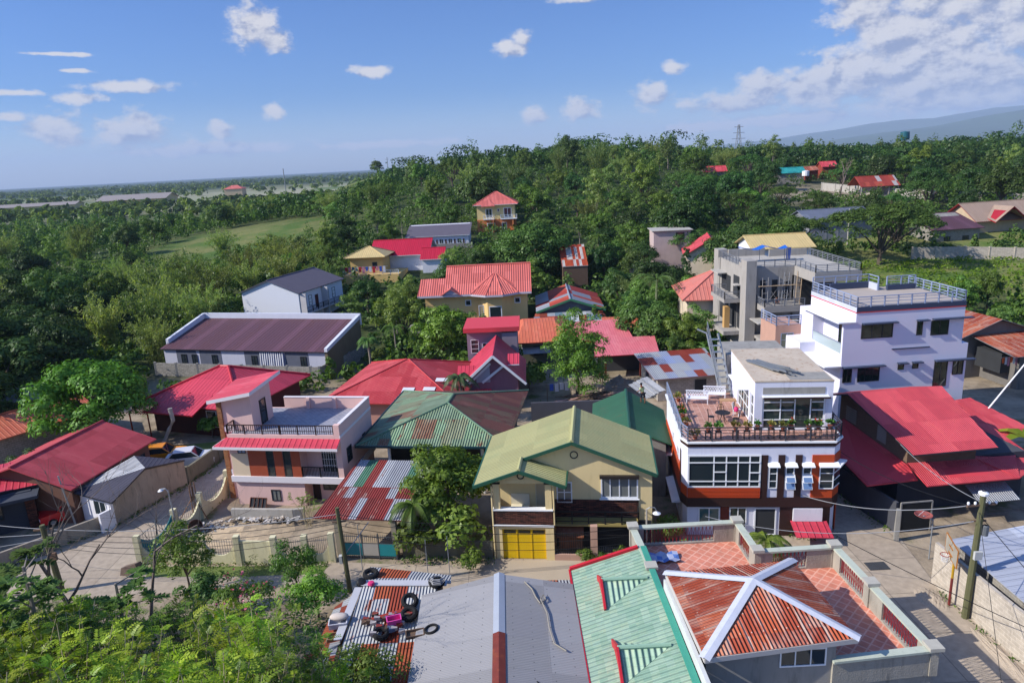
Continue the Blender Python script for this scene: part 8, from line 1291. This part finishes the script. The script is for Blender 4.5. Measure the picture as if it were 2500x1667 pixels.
scatter(14, (16, 34), (78, 100), (('airy', 3), ('bushy', 3), ('dense', 2)), (.5, .75), 3.2)
scatter(12, (55, 110), (84, 128), (('airy', 3), ('bushy', 2)), (.4, .65), 5)
tree('lone_tree', 'lone dark tree on the bald hilltop at the horizon', 'tree', 'dense', -84, 480, 1.15, v=1)
tk = []
while len(tk) < 5200:
    y = 62+330*rng.random()**1.25; x = rng.uniform(-.8*y-6, .8*y+6)
    if free(x, y, -1.5) and not hides(x, y, 2.6): tk.append((x, y))
for x, y, s_, key in ((20.6, 79.5, .75, 'bushy'), (22.6, 81.5, .8, 'airy'), (18.6, 83, .8, 'dense'), (24.0, 80.0, .55, 'bushy'), (16.5, 86, .9, 'dense'), (19.0, 78, .5, 'airy')):
    tree(KINDS[key][0], KINDS[key][1]+' crowding below the salmon hip roof', 'tree', key, x, y, s_, KINDS[key][1]+' crowding below the salmon hip roof')
# -- woods no one could count: the ridge and the far plain, leaf clumps of many crowns in one mesh
def wood(name, lb, pts, per, ls, mats_, kinds=(.5, .25, .25)):
    """many crowns in one mesh: 0 domes, 1 tall plumes, 2 flat umbrellas; mats_ go with the kinds"""
    P, Nn, mi = [], [], []
    for x, y, s_ in pts:
        z = gz(x, y); n = per; t_ = npr.random(); kd = 0 if t_ < kinds[0] else 1 if t_ < kinds[0]+kinds[1] else 2
        w_, h_, b_ = ((1.15, 1.15, .55), (.62, 1.9, .7), (1.7, .6, 1.5))[kd]; nl = 7; d = unit(n); d[:, 2] = np.abs(d[:, 2])*1.0-.15; lobes = unit(nl); lobes[:, 2] = np.abs(lobes[:, 2])*1.3-.3; li = npr.integers(0, nl, n)
        P.append(np.array([x, y, z+s_*b_])+s_*(lobes[li]*.62+d*(.42+.12*npr.random(n))[:, None])*np.array([w_, w_, h_])); q = d+.3*unit(n)+np.array([0, 0, .2]); Nn.append(q/np.linalg.norm(q, axis=1, keepdims=True)); c_ = [k for k in range(len(mats_)) if mats_[k][1] == kd] or [0]; mi.append(np.full(n, c_[npr.integers(0, len(c_))]))
    me = leaves_mesh(name, np.concatenate(P), np.concatenate(Nn), ls, mats_[0][0], .7)
    for m_, _ in mats_[1:]: me.materials.append(m_)
    me.polygons.foreach_set('material_index', np.concatenate(mi).astype(int)); o = bpy.data.objects.new(name, me); C.objects.link(o); return tag(o, lb, 'wood', None, 'stuff')
MX = [(LM['deep'], 0), (LM['mid'], 0), (LM['mid'], 0), (LM['light'], 1), (LM['bamboo'], 1), (LM['deep'], 2), (LM['dark'], 2)]
pts = []
while len(pts) < 620:
    y = 300+150*rng.random()**.8; x = rng.uniform(-75, 330)
    if abs(x) < .8*y and free(x, y) and not hides(x, y, 9): pts.append((x, y, rng.uniform(2.8, 5.6)*(1.5 if rng.random() < .12 else 1)))
wood('ridge_wood', 'unbroken green woodland along the ridge on the skyline', pts, 230, 1.05, MX, (.35, .4, .25))
pts = []
while len(pts) < 380:
    y = rng.uniform(250, 420); x = rng.uniform(-.8*y, -45 if y < 330 else -70)
    if free(x, y, 4) and rng.random() < .75 and ((x+83)/36)**2+((y-470)/70)**2 > 1 and ((x+180)/50)**2+((y-420)/50)**2 > 1: pts.append((x, y, rng.uniform(2.6, 4.6)))
wood('slope_wood', 'bushy woodland on the slope running down to the plain', pts, 170, .9, MX, (.55, .35, .1))
pts = []
while len(pts) < 420:
    y = rng.uniform(230, 460); x = rng.uniform(120, 380)
    if abs(x) < .82*y and free(x, y): pts.append((x, y, rng.uniform(3, 5.5)))
wood('valley_wood', 'dense dark woodland behind the tan gabled house', pts, 200, 1.0, MX, (.4, .1, .5))
pts = []
while len(pts) < 5200:
    y = 480+2600*rng.random()**1.3; x = rng.uniform(-.86*y, .86*y); s_ = math.sin(y/210+x/900)+math.sin(y/95-x/500+2)
    if (s_ > .1-.5*rng.random() or y > 2600 or x > -20) and not (-640 < x < -340 and 690 < y < 860) and ((x+83)/60)**2+((y-480)/90)**2 > 1: pts.append((x, y, rng.uniform(2.6, 5)*(1+y/3500)))
wood('plain_wood', 'far strips of woodland across the plain to the horizon', pts, 34, 3.6, [(LM['deep'], 0), (LM['dark'], 0), (LM['mid'], 0)], (1, 0, 0))
pts = [(x, y, rng.uniform(.9, 1.9)*(1 if y < 140 else 1.5)) for x, y in tk]
wood('thicket', 'tangled shrubs filling the ground between the trees of the slopes', pts, 66, .55, [(LM['mid'], 0), (LM['dark'], 0), (LM['mid'], 0), (LM['light'], 1), (LM['mid'], 1)], (.75, .25, 0))
# grass and weeds of the right field
P = []; 
while len(P) < 9000:
    x, y = rng.uniform(50, 112), rng.uniform(98, 130)
    if ((x-66)**2+(y-121)**2) > 4 and y < 133-.1*(x-77) and rng.random() < .4+.6*math.sin(x*.7)*math.sin(y*.9): P.append((x, y, gz(x, y)+.25+.4*rng.random()))
P = np.array(P); Nn = unit(len(P))*.7+np.array([0, 0, .6]); o = bpy.data.objects.new('field_weeds', leaves_mesh('field_weeds', P, Nn/np.linalg.norm(Nn, axis=1, keepdims=True), .55, LM['yellow'], .5)); C.objects.link(o); tag(o, 'bright green weeds over the field before the rain tree', 'weeds', None, 'stuff')
P = []
while len(P) < 16000:
    y = rng.uniform(12, 34); x = rng.uniform(-.9*y-2, -5.5)
    if gz(x, y) > .25: P.append((x, y, gz(x, y)+.5*rng.random()))
P = np.array(P); Nn = unit(len(P))*.7+np.array([0, 0, .5]); o = bpy.data.objects.new('undergrowth', leaves_mesh('undergrowth', P, Nn/np.linalg.norm(Nn, axis=1, keepdims=True), .22, LM['dark'], .45)); C.objects.link(o); tag(o, 'low tangled undergrowth on the near bank', 'undergrowth', None, 'stuff')

P = []
for (x0, y0), (x1, y1), w_, n in (((-30.3, 46.6), (-27.4, 53.4), .7, 900), ((-36.4, 39.5), (-30.2, 46.4), .6, 500), ((-27.2, 53.6), (-25.7, 62), .5, 500), ((-25.2, 41.0), (-12.4, 40.0), .5, 700), ((-21, 46.6), (-16.6, 46.0), .5, 200), ((23.0, 34.6), (23.6, 24), .35, 200), ((22.5, 47), (23.8, 40.6), .5, 250), ((-8, 40), (-2, 39.3), .6, 500), ((16.9, 40.3), (20.2, 40), .3, 80), ((-42, 35.6), (-12, 35.3), 1.0, 1200), ((-23.6, 51), (-24.3, 46.6), .6, 250), ((1.5, 62), (9.5, 62), 1.5, 500), ((3, 66), (13, 73), 3, 500)):
    for i in range(n):
        t_ = rng.random(); a = rng.gauss(0, w_*.5); x, y = x0+(x1-x0)*t_+a, y0+(y1-y0)*t_+rng.gauss(0, w_*.5)
        if math.sin(t_*23+x0)+math.sin(t_*51+y0) > -.5: P.append((x, y, gz(x, y)+.05+.18*rng.random()))
P = np.array(P); Nn = unit(len(P))*.8+np.array([0, 0, .4]); o = bpy.data.objects.new('roadside_weeds', leaves_mesh('roadside_weeds', P, Nn/np.linalg.norm(Nn, axis=1, keepdims=True), .2, LM['mid'], .35)); C.objects.link(o); tag(o, 'scattered weeds along the feet of walls and kerbs', 'weeds', None, 'stuff')
